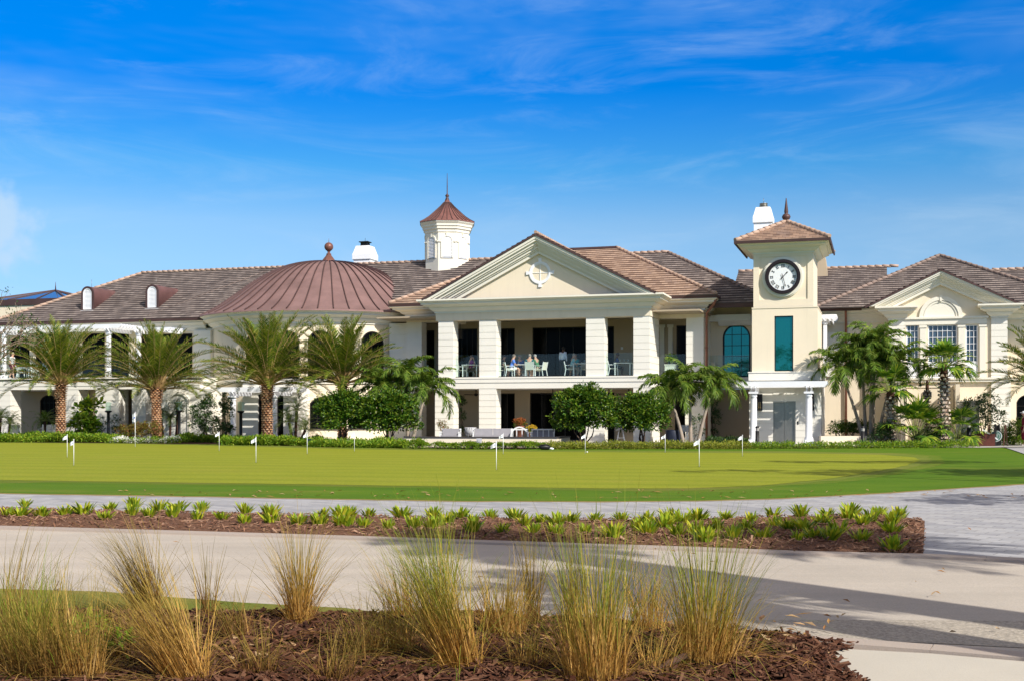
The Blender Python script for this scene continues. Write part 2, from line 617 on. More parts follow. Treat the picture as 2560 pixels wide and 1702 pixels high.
def paver_mat():
    m, t, b = nodes('grey_paving_bricks')
    cdn = t.nodes.new('ShaderNodeTexCoord')
    mp = t.nodes.new('ShaderNodeMapping'); mp.inputs['Rotation'].default_value = (0, 0, R(38))
    t.links.new(cdn.outputs['Object'], mp.inputs[0])
    br = t.nodes.new('ShaderNodeTexBrick')
    br.inputs['Scale'].default_value = 1.0
    br.inputs['Brick Width'].default_value = .40; br.inputs['Row Height'].default_value = .20
    br.inputs['Mortar Size'].default_value = .008
    br.inputs['Color1'].default_value = (0, 0, 0, 1); br.inputs['Color2'].default_value = (1, 1, 1, 1)
    t.links.new(mp.outputs[0], br.inputs[0])
    c = ramp(t, br.outputs['Color'], [(0, (.27, .27, .29)), (.35, (.335, .335, .35)), (.7, (.42, .415, .42)), (1, (.31, .305, .31))])
    c = mixc(t, ramp(t, nz(t, .4, 6, .65), [(.35, 0.), (.7, .35)]), c, (.40, .39, .38))
    c = mixc(t, br.outputs['Fac'], c, (.20, .195, .195))
    t.links.new(c, b.inputs['Base Color'])
    b.inputs['Roughness'].default_value = .8
    b.inputs['Specular IOR Level'].default_value = .25
    bump(t, b, br.outputs['Color'], .25, .01)
    return m


PAVER = paver_mat()


def mulch_mat(name, a, b_, cc):
    m, t, b = nodes(name)
    c = ramp(t, nz(t, 26, 5, .75, stretch=(1, 1.6, 1), dist=1.2), [(.25, sc(a, .35)), (.42, a), (.6, b_), (.8, cc)])
    t.links.new(c, b.inputs['Base Color'])
    b.inputs['Roughness'].default_value = .95
    b.inputs['Specular IOR Level'].default_value = .1
    bump(t, b, nz(t, 22, 4, .75, dist=1.0), 1.0, .06)
    return m


MULCH_NEAR = mulch_mat('dark_wood_mulch', (.040, .018, .012), (.085, .038, .022), (.15, .075, .045))
MULCH_MID = mulch_mat('brown_wood_mulch', (.16, .082, .05), (.27, .145, .09), (.40, .25, .165))
SOIL = mulch_mat('bed_soil', (.045, .025, .016), (.08, .045, .03), (.12, .075, .05))
CHIP = leaf('bark_chip', [(.05, .018, .010), (.10, .042, .024), (.035, .016, .012), (.17, .085, .05), (.07, .028, .018)], 0, .9, .1)
CHIP_MID = leaf('bark_chip_pale', [(.22, .11, .066), (.14, .066, .042), (.36, .22, .145), (.10, .046, .03), (.28, .15, .092)], 0, .9, .1)
DRYLEAF = leaf('dry_fallen_leaf', [(.42, .24, .09), (.30, .14, .06), (.50, .36, .20), (.22, .10, .05)], .1, .8, .1)


# ------------------------------------------------------------------ ground sheets
def ragged(pts, step=.35, amp=.05, seed=0):
    out = []
    n = len(pts)
    for i in range(n):
        a, b = Vector(pts[i]), Vector(pts[(i + 1) % n])
        L = (b - a).length
        k = max(1, min(160, int(L / step)))
        nn = Vector((-(b - a).y, (b - a).x)).normalized() if L > 1e-6 else Vector((0, 0))
        for j in range(k):
            p = a.lerp(b, j / k)
            q = noise.noise((p.x * 1.7, p.y * 1.7, seed)) + .6 * noise.noise((p.x * 6, p.y * 6, seed + 3))
            p = p + nn * (q * amp)
            out.append((p.x, p.y))
    return out


def sheet(name, px_poly, z, mat, kind='structure', label=None, raw=False, rag=0.0):
    pts = px_poly if raw else [G(*p) for p in px_poly]
    if rag:
        pts = ragged(pts, .3, rag)
    mb = MB()
    mb.add([(x, y, z) for x, y in pts], [tuple(range(len(pts)))])
    o = mb.build(name, mat)
    if o.data.polygons[0].normal.z < 0:
        o.data.flip_normals()
    tag(o, label, None, None, kind)
    return o


def sub_sheet(name, pts, z, mat, cell, amp, freq, label=None, edge=.25, seed=0, kind='structure'):
    """a mounded bed: the outline filled with a fine grid that swells towards the middle."""
    from mathutils.geometry import intersect_point_line
    n = len(pts)
    P2 = [Vector((p[0], p[1])) for p in pts]

    def inside(x, y):
        c = False
        for i in range(n):
            a, b = P2[i], P2[i - 1]
            if (a.y > y) != (b.y > y) and x < (b.x - a.x) * (y - a.y) / (b.y - a.y) + a.x:
                c = not c
        return c

    def edge_d(x, y):
        q = Vector((x, y)); best = 9e9
        for i in range(n):
            a, b = P2[i - 1], P2[i]
            ab = b - a
            tt = max(0, min(1, (q - a).dot(ab) / max(ab.length_squared, 1e-9)))
            best = min(best, (a + ab * tt - q).length)
        return best
    bm = bmesh.new()
    vs = [bm.verts.new((p.x, p.y, 0)) for p in P2]
    bm.faces.new(vs)
    xs0, xs1 = min(p.x for p in P2), max(p.x for p in P2)
    ys0, ys1 = min(p.y for p in P2), max(p.y for p in P2)
    x = xs0 + cell
    while x < xs1:
        bmesh.ops.bisect_plane(bm, geom=bm.verts[:] + bm.edges[:] + bm.faces[:], plane_co=(x, 0, 0), plane_no=(1, 0, 0))
        x += cell
    y = ys0 + cell
    while y < ys1:
        bmesh.ops.bisect_plane(bm, geom=bm.verts[:] + bm.edges[:] + bm.faces[:], plane_co=(0, y, 0), plane_no=(0, 1, 0))
        y += cell
    for v in bm.verts:
        d = min(1.0, edge_d(v.co.x, v.co.y) / edge)
        h = noise.noise((v.co.x * freq, v.co.y * freq, seed)) * .5 + noise.noise((v.co.x * freq * 3.1, v.co.y * freq * 3.1, seed + 7)) * .3
        v.co.z = z + amp * d * (1.0 + h)
    bmesh.ops.recalc_face_normals(bm, faces=bm.faces[:])
    me = bpy.data.meshes.new(name)
    bm.to_mesh(me)
    bm.free()
    if me.polygons[0].normal.z < 0:
        me.flip_normals()
    me.materials.append(mat)
    for p in me.polygons:
        p.use_smooth = True
    o = bpy.data.objects.new(name, me)
    COL.objects.link(o)
    tag(o, label, None, None, kind)
    return o, inside, (lambda x, y: z + amp * min(1.0, edge_d(x, y) / edge) * (1.0 + noise.noise((x * freq, y * freq, seed)) * .5 + noise.noise((x * freq * 3.1, y * freq * 3.1, seed + 7)) * .3))


gm = MB()
gm.add([(-900, -300, -.03), (900, -300, -.03), (900, 1500, -.03), (-900, 1500, -.03)], [(0, 1, 2, 3)])
tag(gm.build('ground', LAWN), 'grassy ground stretching away around the clubhouse', None, None, 'structure')
# road: pale asphalt lane between the two beds
road_pts = [AT(-1500, 16.9), AT(2308, 13.5), AT(4200, 11.2), (9.5, -8), (-16, -8), (-30, 16.9)]
sheet('road', [(-30, 17.4), (-12, 17.4), G(0, 1313), G(430, 1325), G(860, 1338), G(1440, 1357), G(1720, 1366), G(2308, 1384), G(2560, 1394), (11, 12.2), (26, 11), (26, -8), (-30, -8)], -.012, ROAD, raw=True)
# rough aggregate strip along the near gutter
sheet('road_shoulder', [(1500, 1542), (1900, 1545), (2250, 1546), (2560, 1548), (3100, 1552), (3100, 1640), (2560, 1615), (2350, 1604), (2150, 1597), (1950, 1588), (1860, 1584), (1500, 1560)], -.008, ROAD_ROUGH)
# paved promenade
sheet('path', [(-700, 1205), (0, 1222), (860, 1236), (1500, 1242), (2100, 1225), (2560, 1190), (2640, 1160), (2540, 1126), (2500, 1113), (2620, 1105), (3300, 1112), (3300, 1420), (2560, 1394), (2308, 1384), (2312, 1310), (2100, 1300), (1500, 1320), (860, 1310), (0, 1290), (-700, 1272)], -.004, PAVER)
# lawn round the putting green
lawn_px = [(-700, 1212), (-300, 1226), (0, 1231), (430, 1238), (860, 1246), (1200, 1251), (1500, 1252), (1750, 1250), (1950, 1244), (2200, 1231), (2400, 1218), (2560, 1208), (2660, 1197), (2650, 1182), (2560, 1143), (2508, 1119), (2480, 1113), (1900, 1110), (1000, 1110), (600, 1106), (0, 1098), (-700, 1092)]
sheet('lawn_edge', [(p[0], p[1] + (2.2 if i < 12 else 0)) for i, p in enumerate(lawn_px)], -.002, grass_mat('dry_edge_turf', (.26, .20, .07), (.34, .25, .12), (.20, .19, .05), 0, 40), label='strip of dry grass along the lawn edge', rag=.09)
sheet('lawn', lawn_px, 0.0, LAWN, rag=.07)
green_px = [(-700, 1180), (-300, 1195), (0, 1200), (430, 1206), (860, 1212), (1200, 1217), (1500, 1221), (1720, 1221), (1900, 1214), (2060, 1198), (2180, 1180), (2260, 1164), (2300, 1152), (2290, 1143), (2200, 1136), (2000, 1132.5), (1720, 1131), (1200, 1128), (860, 1122), (600, 1115), (300, 1108.5), (0, 1105.8), (-700, 1100)]
sheet('putting_green', green_px, .012, GREEN, label='smooth pale putting green in front of the clubhouse', rag=.10)
sheet('green_collar', [(p[0] + (60 if p[0] > 2000 else 0), p[1] + (-5 if i > 12 else 5.0)) for i, p in enumerate(green_px)], .003, grass_mat('outer_collar_turf', (.10, .17, .012), (.14, .19, .018), (.24, .21, .05)), label='outer collar blending green into rough lawn', rag=.16)
sheet('green_collar', [(p[0] + (30 if p[0] > 2000 else 0), p[1] + (-4 if i > 12 else 2.0)) for i, p in enumerate(green_px)], .006, GREEN_COLLAR, label='browner collar strip round the putting green', rag=.12)
# soil beds between green and building
sheet('planting_bed', [(-700, 1101), (0, 1104.5), (300, 1107.0), (600, 1111), (860, 1117), (1200, 1121), (1720, 1120), (2000, 1120), (2300, 1117), (2420, 1114), (2480, 1112), (2500, 1096), (2400, 1092), (1900, 1094), (1000, 1092), (0, 1086), (-700, 1084)], .016, SOIL)
terr = [tuple(W(u, v)[:2]) for u, v in ((-7.5, -5.5), (3.0, -5.5), (12, -3.2), (18, -2.6), (24, -4), (30, 2), (30, 12), (-37, 12), (-37, -.5), (-14, -.5), (-9, -3.5))]
sheet('patio_paving', terr, .024, paint('patio_stone', (.42, .40, .37), .8, .1, 2), label='pale stone patio along the foot of the clubhouse', raw=True)
# gutter and kerb strips
def strip(name, line, w0, w1, z, mat, h=0.0):
    mb = MB()
    a = [Vector((*G(*p), z)) for p in line]
    for i in range(len(a) - 1):
        d = (a[i + 1] - a[i]).normalized(); n = Vector((-d.y, d.x, 0))
        if i == 0:
            prevn = n
        d2 = (a[min(i + 2, len(a) - 1)] - a[i + 1])
        n2 = (n + (Vector((-d2.y, d2.x, 0)).normalized() if d2.length > 1e-6 else n)).normalized()
        p0, p1 = a[i] + prevn * w0, a[i] + prevn * w1
        q0, q1 = a[i + 1] + n2 * w0, a[i + 1] + n2 * w1
        zz = Vector((0, 0, h))
        mb.add([p0, q0, q1, p1, p0 + zz, q0 + zz, q1 + zz * 1.0, p1 + zz], [(4, 5, 6, 7), (0, 1, 5, 4), (2, 3, 7, 6), (0, 4, 7, 3), (1, 2, 6, 5)])
        prevn = n2
    o = mb.build(name, mat)
    return tag(o, None, None, None, 'structure')


strip('kerb', [(-500, 1302), (0, 1316), (430, 1328), (860, 1341), (1440, 1360), (1720, 1369), (2000, 1380), (2308, 1387), (2465, 1393)], -.22, .04, -.02, KERB, .035)
strip('kerb', [(2467, 1393), (2560, 1397), (2900, 1410)], -.24, .02, -.02, KERB, .035)
strip('kerb', [(1780, 1590), (1860, 1592), (2000, 1601), (2150, 1612), (2330, 1626)], -.16, .05, -.02, KERB, .055)
strip('kerb', [(2333, 1626), (2560, 1645), (3000, 1690)], -.16, .05, -.02, KERB, .055)
sheet('sidewalk', [(2060, 1632), (2105, 1628), (2330, 1640), (2560, 1660), (3000, 1705), (3600, 1760), (3600, 2300), (2300, 2300), (2000, 1900), (2040, 1702)], .02, SLAB)
# beds
mid_px = [(-700, 1252), (-300, 1262), (0, 1270), (430, 1280), (860, 1289), (1200, 1296), (1500, 1298), (1800, 1294), (2100, 1287), (2250, 1289), (2312, 1300), (2309, 1345), (2308, 1384), (2000, 1377), (1720, 1366), (1440, 1357), (860, 1338), (430, 1325), (0, 1313), (-300, 1304), (-700, 1292)]
_, mid_in, mid_z = sub_sheet('mulch_bed', [G(*p) for p in mid_px], .0, MULCH_MID, .30, .045, 1.4, 'brown mulch bed of ferns between road and paved path', .5, 3)
near_px = [(-900, 1530), (0, 1533), (300, 1537), (700, 1538), (980, 1539), (1100, 1538), (1250, 1543), (1500, 1557), (1700, 1576), (1860, 1585), (1960, 1592), (2060, 1607), (2145, 1617), (2115, 1630), (2085, 1650), (2120, 1682), (2160, 1705), (2230, 1800), (2300, 2100), (-900, 2100)]
_, near_in, near_z = sub_sheet('mulch_bed', [G(*p) for p in near_px], .01, MULCH_NEAR, .12, .06, 2.2, 'dark shredded mulch bed under the grasses beside the road', .35, 11)
sheet('grass_verge', [(-900, 1462), (0, 1472), (250, 1478), (430, 1493), (700, 1512), (860, 1520), (985, 1536), (700, 1545), (-900, 1545)], .004, grass_mat('verge_turf', (.10, .15, .014), (.24, .20, .055), (.36, .26, .10), 0, 40), label='strip of patchy lawn between road and mulch', rag=.03)

rnd = random.Random(5)


def chips(name, label, inside, zf, px_rect, n, size, mat, seed, lift=.006):
    r = random.Random(seed)
    mb = MB()
    k = 0
    while k < n:
        # even over the picture of the bed's own depth range
        px, py = r.uniform(px_rect[0], px_rect[2]), r.uniform(px_rect[1], px_rect[3])
        x, y = G(px, py)
        if not inside(x, y):
            k += .2
            continue
        k += 1
        L = size * r.uniform(.4, 1.5); w = L * r.uniform(.10, .32); h = r.uniform(.004, .010)
        M = Matrix.Translation((x, y, zf(x, y) + lift + r.uniform(0, .015))) @ Matrix.Rotation(r.uniform(0, 2 * PI), 4, 'Z') @ Matrix.Rotation(r.gauss(0, .35), 4, 'Y') @ Matrix.Rotation(r.gauss(0, .4), 4, 'X')
        s = len(mb.v)
        kx = r.uniform(-.25, .25) * L
        mb.add([(-L / 2, -w / 2, 0), (L / 2, -w / 3 + kx * .2, 0), (L / 2, w / 3 + kx * .2, 0), (-L / 2, w / 2, 0), (-L / 2, -w / 2, h), (L / 2 * .9, -w / 4, h), (L / 2 * .9, w / 4, h), (-L / 2, w / 2, h)],
               [(4, 5, 6, 7), (0, 1, 5, 4), (1, 2, 6, 5), (2, 3, 7, 6), (3, 0, 4, 7)])
        mb.xform(M, s)
    return tag(mb.build(name, mat), label, None, None, 'stuff')


chips('bark_chips', 'loose dark bark chips covering the near mulch bed', near_in, near_z, (-60, 1536, 2240, 1745), 11000, .075, CHIP, 1)
chips('bark_chips', 'loose brown bark chips covering the fern bed', mid_in, mid_z, (-60, 1262, 2320, 1386), 7000, .075, CHIP_MID, 2)


def fallen_leaves(name, label, rect, n, seed, zf=lambda x, y: .01, size=.05):
    r = random.Random(seed); mb = MB()
    for _ in range(n):
        x, y = G(r.uniform(rect[0], rect[2]), r.uniform(rect[1], rect[3]))
        L, a = size * r.uniform(.6, 1.4), r.uniform(0, 2 * PI)
        z = zf(x, y) + .012
        c, s_ = math.cos(a), math.sin(a)
        w = L * .3
        mb.add([(x - c * L, y - s_ * L, z), (x + s_ * w, y - c * w, z + .02), (x + c * L, y + s_ * L, z + r.uniform(.01, .03)), (x - s_ * w, y + c * w, z + .015)], [(0, 1, 2), (0, 2, 3)])
    return tag(mb.build(name, DRYLEAF), label, None, None, 'stuff')


fallen_leaves('fallen_leaves', 'dry leaves scattered on the near mulch bed', (0, 1560, 2100, 1700), 240, 4, near_z, .055)
fallen_leaves('fallen_leaves', 'dry leaves scattered along the front of the lawn', (300, 1226, 2560, 1246), 130, 5, lambda x, y: .0, .07)
fallen_leaves('fallen_leaves', 'dry leaves and twigs scattered on road and paving', (300, 1300, 2560, 1600), 60, 6, lambda x, y: .0, .035)

# ------------------------------------------------------------------ building helpers
ROT = -TH


def courses(mb, u0, u1, v0, v1, z0, z1, step=.345, joint=.022, inset=.022, mat=0):
    n = max(1, round((z1 - z0) / step))
    h = (z1 - z0) / n
    mb.box(u0 + inset, u1 - inset, v0 + inset, v1 - inset, z0, z1 - .001, mat)
    for i in range(n):
        mb.box(u0, u1, v0, v1, z0 + i * h + (joint / 2 if i else 0), z0 + (i + 1) * h - joint / 2, mat)


def arc_outline(w, h, rise, inset=0.0, n=14):
    """outline of a window, counter-clockwise from bottom left; rise 0 = rectangle."""
    w2 = w / 2 - inset
    zs = h - rise
    pts = [(-w2, inset), (w2, inset)]
    if rise <= 0:
        pts += [(w2, h - inset), (-w2, h - inset)]
        return pts
    # circle through the springers and the crown
    r0 = (w * w / 4 + rise * rise) / (2 * rise)
    cz = h - r0
    r = r0 - inset
    a1 = math.acos(max(-1, min(1, w2 / r)))
    for i in range(n + 1):
        a = a1 + (PI - 2 * a1) * i / n
        pts.append((r * math.cos(a), cz + r * math.sin(a)))
    return pts


def wall(mb, u0, u1, z0, z1, v, openings=(), depth=.25, mat=0, groove=None, thick=.3):
    """front face of a wall at v with openings (uc, w, z0, h, rise) and their reveals, a back face and ends."""
    us = sorted({u0, u1, *[o[0] - o[1] / 2 for o in openings], *[o[0] + o[1] / 2 for o in openings]})
    zs = sorted({z0, z1, *[o[2] for o in openings], *[o[2] + o[3] for o in openings]})
    us = [u for u in us if u0 - 1e-6 <= u <= u1 + 1e-6]
    zs = [z for z in zs if z0 - 1e-6 <= z <= z1 + 1e-6]
    for i in range(len(us) - 1):
        for j in range(len(zs) - 1):
            cu, cz = (us[i] + us[i + 1]) / 2, (zs[j] + zs[j + 1]) / 2
            if any(abs(cu - o[0]) < o[1] / 2 and o[2] < cz < o[2] + o[3] for o in openings):
                continue
            mb.add([(us[i], v, zs[j]), (us[i + 1], v, zs[j]), (us[i + 1], v, zs[j + 1]), (us[i], v, zs[j + 1])], [(0, 1, 2, 3)], mat)
    for uc, w, oz, h, rise in openings:
        ol = arc_outline(w, h, rise)
        n = len(ol)
        vs = [(uc + p[0], v, oz + p[1]) for p in ol] + [(uc + p[0], v + depth, oz + p[1]) for p in ol]
        mb.add(vs, [(i, (i + 1) % n, (i + 1) % n + n, i + n) for i in range(n)], mat)
        if rise > 0:
            top = ol[2:]
            k = len(top)
            vs = [(uc + p[0], v, oz + p[1]) for p in top] + [(uc + p[0], v, oz + h) for p in top]
            mb.add(vs, [(i, i + k, i + 1 + k, i + 1) for i in range(k - 1)], mat)
    mb.add([(u0, v, z0), (u0, v + thick, z0), (u0, v + thick, z1), (u0, v, z1), (u1, v, z0), (u1, v + thick, z0), (u1, v + thick, z1), (u1, v, z1)],
           [(0, 1, 2, 3), (7, 6, 5, 4), (3, 2, 6, 7), (1, 5, 6, 2)], mat)


def window(parent, uc, v, z0, w, h, rise=0.0, nx=2, ny=3, fm=None, gm_=None, fw=.06, name='window', M=None, bar=.03, label=None, off=(0, 0, 0)):
    fm, gm_ = fm or BRONZE, gm_ or GLASS_DARK
    mb = MB()
    o1, i1 = arc_outline(w, h, rise), arc_outline(w, h, rise, fw)
    mb.ring(o1, i1, -.05, .04)

    def top(x):
        if rise <= 0:
            return h - fw
        r0 = (w * w / 4 + rise * rise) / (2 * rise)
        return h - r0 + math.sqrt(max(0, (r0 - fw) ** 2 - x * x))
    for k in range(1, nx):
        x = -w / 2 + w * k / nx
        mb.box(x - bar / 2, x + bar / 2, -.03, .03, fw * .9, top(x) + .005)
    for k in range(1, ny):
        z = h * k / ny
        x = w / 2 - fw
        if rise > 0 and z > h - rise:
            r0 = (w * w / 4 + rise * rise) / (2 * rise)
            x = min(x, math.sqrt(max(0, (r0 - fw) ** 2 - (z - h + r0) ** 2)))
        mb.box(-x, x, -.026, .026, z - bar / 2, z + bar / 2)
    pb = MB()
    pl = arc_outline(w, h, rise, fw * .5)
    pb.add([(p[0], .012, p[1]) for p in pl], [tuple(range(len(pl)))])
    MM = Matrix.Translation((uc - off[0], v - off[1], z0 - off[2])) if M is None else M
    mb.xform(MM); pb.xform(MM)
    f = mb.build(name, fm, parent)
    pb.build('pane', gm_, f)
    if label:
        f['label'] = label
    return f


def px_open(px0, px1, py0, py1, v, rise_px=0.0):
    """opening (uc, w, z0, h, rise) on the wall plane v from a surveyed rectangle."""
    a, b = U(px0, v), U(px1, v)
    pm = (px0 + px1) / 2
    zt, zb = H(pm, py0, v), H(pm, py1, v)
    return ((a + b) / 2, b - a, zb, zt - zb, rise_px * D(pm, v) / FPX)


def clip(poly, ax, val, keep_ge):
    out = []
    n = len(poly)
    for i in range(n):
        a, b = poly[i], poly[(i + 1) % n]
        da, db = a[ax] - val, b[ax] - val
        if not keep_ge:
            da, db = -da, -db
        if da >= 0:
            out.append(a)
        if (da >= 0) != (db >= 0):
            t = da / (da - db)
            out.append((a[0] + (b[0] - a[0]) * t, a[1] + (b[1] - a[1]) * t))
    return out


def roof_slope(mb, poly, step=.33, lap=.062, mat=0):
    """a tiled slope: every course is a strip whose lower edge rides on the course below."""
    P = [Vector(p) for p in poly]
    n = (P[1] - P[0]).cross(P[2] - P[0]).normalized()
    if n.z < 0:
        n = -n
    s = Vector((0, 0, 1)) - n * n.z
    s.normalize()
    a = s.cross(n).normalized()
    o = P[0]
    q = [((p - o).dot(a), (p - o).dot(s)) for p in P]
    lo, hi = min(p[1] for p in q), max(p[1] for p in q)
    nrow = max(1, math.ceil((hi - lo) / step - 1e-6))
    for i in range(nrow):
        v0, v1 = lo + i * step, min(hi, lo + (i + 1) * step)
        c = clip(clip(q, 1, v0, True), 1, v1 + .001, False)
        if len(c) < 3:
            continue

        def lift(p):
            k = 1 - (p[1] - v0) / step
            return o + a * p[0] + s * p[1] + n * (.008 + lap * k)
        mb.add([lift(p) for p in c], [tuple(range(len(c)))], mat, False, [[(p[0], p[1]) for p in c]])
        low = [p for p in c if abs(p[1] - v0) < 1e-4]
        if len(low) >= 2:
            x0, x1 = min(p[0] for p in low), max(p[0] for p in low)
            A, B = o + a * x0 + s * v0, o + a * x1 + s * v0
            mb.add([A, B, B + n * (.008 + lap), A + n * (.008 + lap)], [(0, 1, 2, 3)], mat, False, [[(x0, v0), (x1, v0), (x1, v0 + .01), (x0, v0 + .01)]])


def ridge_caps(mb, a, b, r=.10, step=.42, mat=0):
    a, b = Vector(a), Vector(b)
    L = (b - a).length
    n = max(1, int(L / step))
    d = (b - a) / n
    for i in range(n):
        p, q = a + d * i, a + d * (i + 1.18)
        up = Vector((0, 0, .03))
        mb.tube([p + up + Vector((0, 0, .035)), q + up], [r, r * .82], 7, mat)


CORN = [(0, 0), (.06, 0), (.06, .10), (.12, .12), (.22, .20), (.30, .30), (.30, .36), (.40, .36), (.46, .40), (.58, .47), (.66, .50), (.66, .60), (.74, .62), (.80, .68), (.85, .70), (.85, .80), (0, .80)]


def cornice_prof(height, out):
    return [(o / .85 * out, z / .80 * height) for o, z in CORN]


def gutter(mb, path, z, out, mat=0, h=.12):
    mb.sweep([(out - .06, 0), (out + .07, 0), (out + .10, h), (out - .06, h)], path, z, mat=mat)


# ================================================================== CLUBHOUSE
club = thing('clubhouse', 'large cream two-storey clubhouse with tiled roofs, copper dome and columned portico', 'building', W(0, 0, 0), ROT)
F2 = 3.66

# ---- portico
uA, uB = U(1090, 0), U(1626, 0)
ZL, ZF = H(1340, 797, 0), H(1340, 779, 0)
ZS = H(1340, 969.5, 0)
FV = 2.6      # bay plane
BV = 5.0      # back wall
for i, (a, b) in enumerate([(1096, 1133), (1198, 1241), (1465, 1511), (1583.5, 1624)]):
    m = MB()
    courses(m, U(a, 0), U(b, 0), 0, FV + .3 if i == 3 else .85, F2, ZL)
    m.build('pillar', STONE, club)
for i, (a, b) in enumerate([(1088, 1134), (1198, 1241), (1465, 1511), (1583.5, 1626)]):
    m = MB()
    courses(m, U(a, 0), U(b, 0), -.03, FV + .3 if i == 3 else .85, 0, ZS)
    m.build('pillar', STONE, club)
m = MB()
m.box(U(1086, 0), U(1628, 0), -.05, FV, ZS, F2 - .10)
m.box(U(1086, 0) - .0, U(1628, 0), -.09, FV, ZS + .33, F2 - .09)
m.box(U(1084, 0), U(1630, 0), -.12, FV, F2 - .09, F2)
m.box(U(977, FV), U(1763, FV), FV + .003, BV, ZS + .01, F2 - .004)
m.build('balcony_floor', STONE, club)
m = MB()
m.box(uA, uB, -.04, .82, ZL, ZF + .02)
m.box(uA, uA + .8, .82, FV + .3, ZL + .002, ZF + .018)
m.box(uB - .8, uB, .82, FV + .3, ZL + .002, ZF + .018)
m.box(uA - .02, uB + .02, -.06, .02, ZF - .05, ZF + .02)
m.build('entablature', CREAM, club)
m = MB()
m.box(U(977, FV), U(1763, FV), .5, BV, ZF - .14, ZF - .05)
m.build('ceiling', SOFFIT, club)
m = MB()
m.sweep(cornice_prof(H(1060, 752, -.7) - ZF + .02, .85), [(uA, FV - .2), (uA, -.06), (uB, -.06), (uB, FV - .2)], ZF + .021)
m.build('cornice', TRIM, club)
ZC = H(1060, 752, -.7)

# pediment
uc = 1.6
gv = -.85
gap = 11.40
kk = .513


def chevron(mb, z_apex, a, b, base, v0, v1, mat=0):
    """raking band between vertical offsets a and b below the slope line, both sides."""
    for s in (-1, 1):
        pts = [(uc_, z) for uc_, z in ((uc, z_apex - a), (uc + s * (z_apex - a - base) / kk, base), (uc + s * max(0, (z_apex - b - base)) / kk, base), (uc, z_apex - b))]
        mb.prism(pts, 'y', v0, v1, mat)


m = MB()
for a, b, pr in ((.10, .24, .0), (.24, .36, .06), (.36, .50, .20), (.50, .58, .30), (.58, .72, .42), (.72, .80, .52), (.80, 1.0, .62)):
    chevron(m, gap, a, b + .004, ZC + .02, gv + pr, .30)
m.build('raking_cornice', TRIM, club)
m = MB()
m.prism([(uc - (gap - .9 - ZC) / kk, ZC), (uc + (gap - .9 - ZC) / kk, ZC), (uc, gap - .9)], 'y', -.04, .3)
ped = m.build('pediment', CREAM, club)
m = MB()
m.box(uA - .75, uB + .75, -.85, -.04, ZC + .002, ZC + .05)
m.build('flashing', COPPER_DARK, club)
# round blind window in the pediment
oc = (U(1348 + 3, 0), H(1351, 683, 0))
m = MB()
for (r0, r1, y0) in ((.52, .615, -.10), (.46, .525, -.07)):
    o_ = [(oc[0] + r1 * math.cos(2 * PI * k / 36), oc[1] + r1 * math.sin(2 * PI * k / 36)) for k in range(36)]
    i_ = [(oc[0] + r0 * math.cos(2 * PI * k / 36), oc[1] + r0 * math.sin(2 * PI * k / 36)) for k in range(36)]
    m.ring(o_, i_, y0, -.03)
for dx, dz in ((1, 0), (-1, 0), (0, 1), (0, -1)):
    w0, w1 = .075, .10
    px_, pz_ = -dz, dx
    p = [(oc[0] + dx * .60 + px_ * s * w0, oc[1] + dz * .60 + pz_ * s * w0) for s in (-1, 1)]
    q = [(oc[0] + dx * .80 + px_ * s * w1, oc[1] + dz * .80 + pz_ * s * w1) for s in (1, -1)]
    m.prism(p + q, 'y', -.11, -.03)
m.box(oc[0] - .014, oc[0] + .014, -.07, -.03, oc[1] - .44, oc[1] + .44)
m.box(oc[0] - .44, oc[0] + .44, -.068, -.03, oc[1] - .014, oc[1] + .014)
m.build('round_medallion', WHITE, ped)

# gable roof over the portico
m = MB()
for s in (-1, 1):
    ue = uc + s * (gap - 8.0) / kk
    roof_slope(m, [(ue, gv - .03, 8.0), (uc, gv - .03, gap), (uc, 8.0, gap), (ue, 1.72, 8.0)])
    m.beam((ue, gv - .02, 8.0 - .03), (uc, gv - .02, gap - .03), .10, .10, 1)
ridge_caps(m, (uc, gv, gap + .03), (uc, 8.0, gap + .03), mat=2)
m.build('roof', [TILE_TAN, COPPER_DARK, RIDGE_TAN], club)

# portico block hip roof
he, hr = 8.03, 11.79
q = [(-8.17, 1.8), (11.06, 1.8), (4.05, 8.8), (-1.17, 8.8), (-8.17, 15.8), (11.06, 15.8)]
P3 = lambda i, z: (q[i][0], q[i][1], z)
m = MB()
roof_slope(m, [P3(0, he), P3(1, he), P3(2, hr), P3(3, hr)])
roof_slope(m, [P3(1, he), P3(5, he), P3(2, hr)])
roof_slope(m, [P3(0, he), P3(3, hr), P3(4, he)])
roof_slope(m, [P3(4, he), P3(3, hr), P3(2, hr), P3(5, he)])
for a, b in ((0, 3), (1, 2)):
    ridge_caps(m, P3(a, he + .05), P3(b, hr + .03), mat=2)
m.beam(P3(3, hr + .06), P3(2, hr + .06), .30, .12, 1)
m.sweep([(-.05, -.12), (.10, -.12), (.13, .03), (-.05, .03)], [(uc - 6.6, 1.85), (-8.17, 1.85)][::-1], he - .03, mat=1)
m.sweep([(-.05, -.12), (.10, -.12), (.13, .03), (-.05, .03)], [(uc + 6.6, 1.85), (11.02, 1.85), (11.02, 12)], he - .03, mat=1)
m.build('roof', [TILE_TAN, COPPER_DARK, RIDGE_TAN], club)

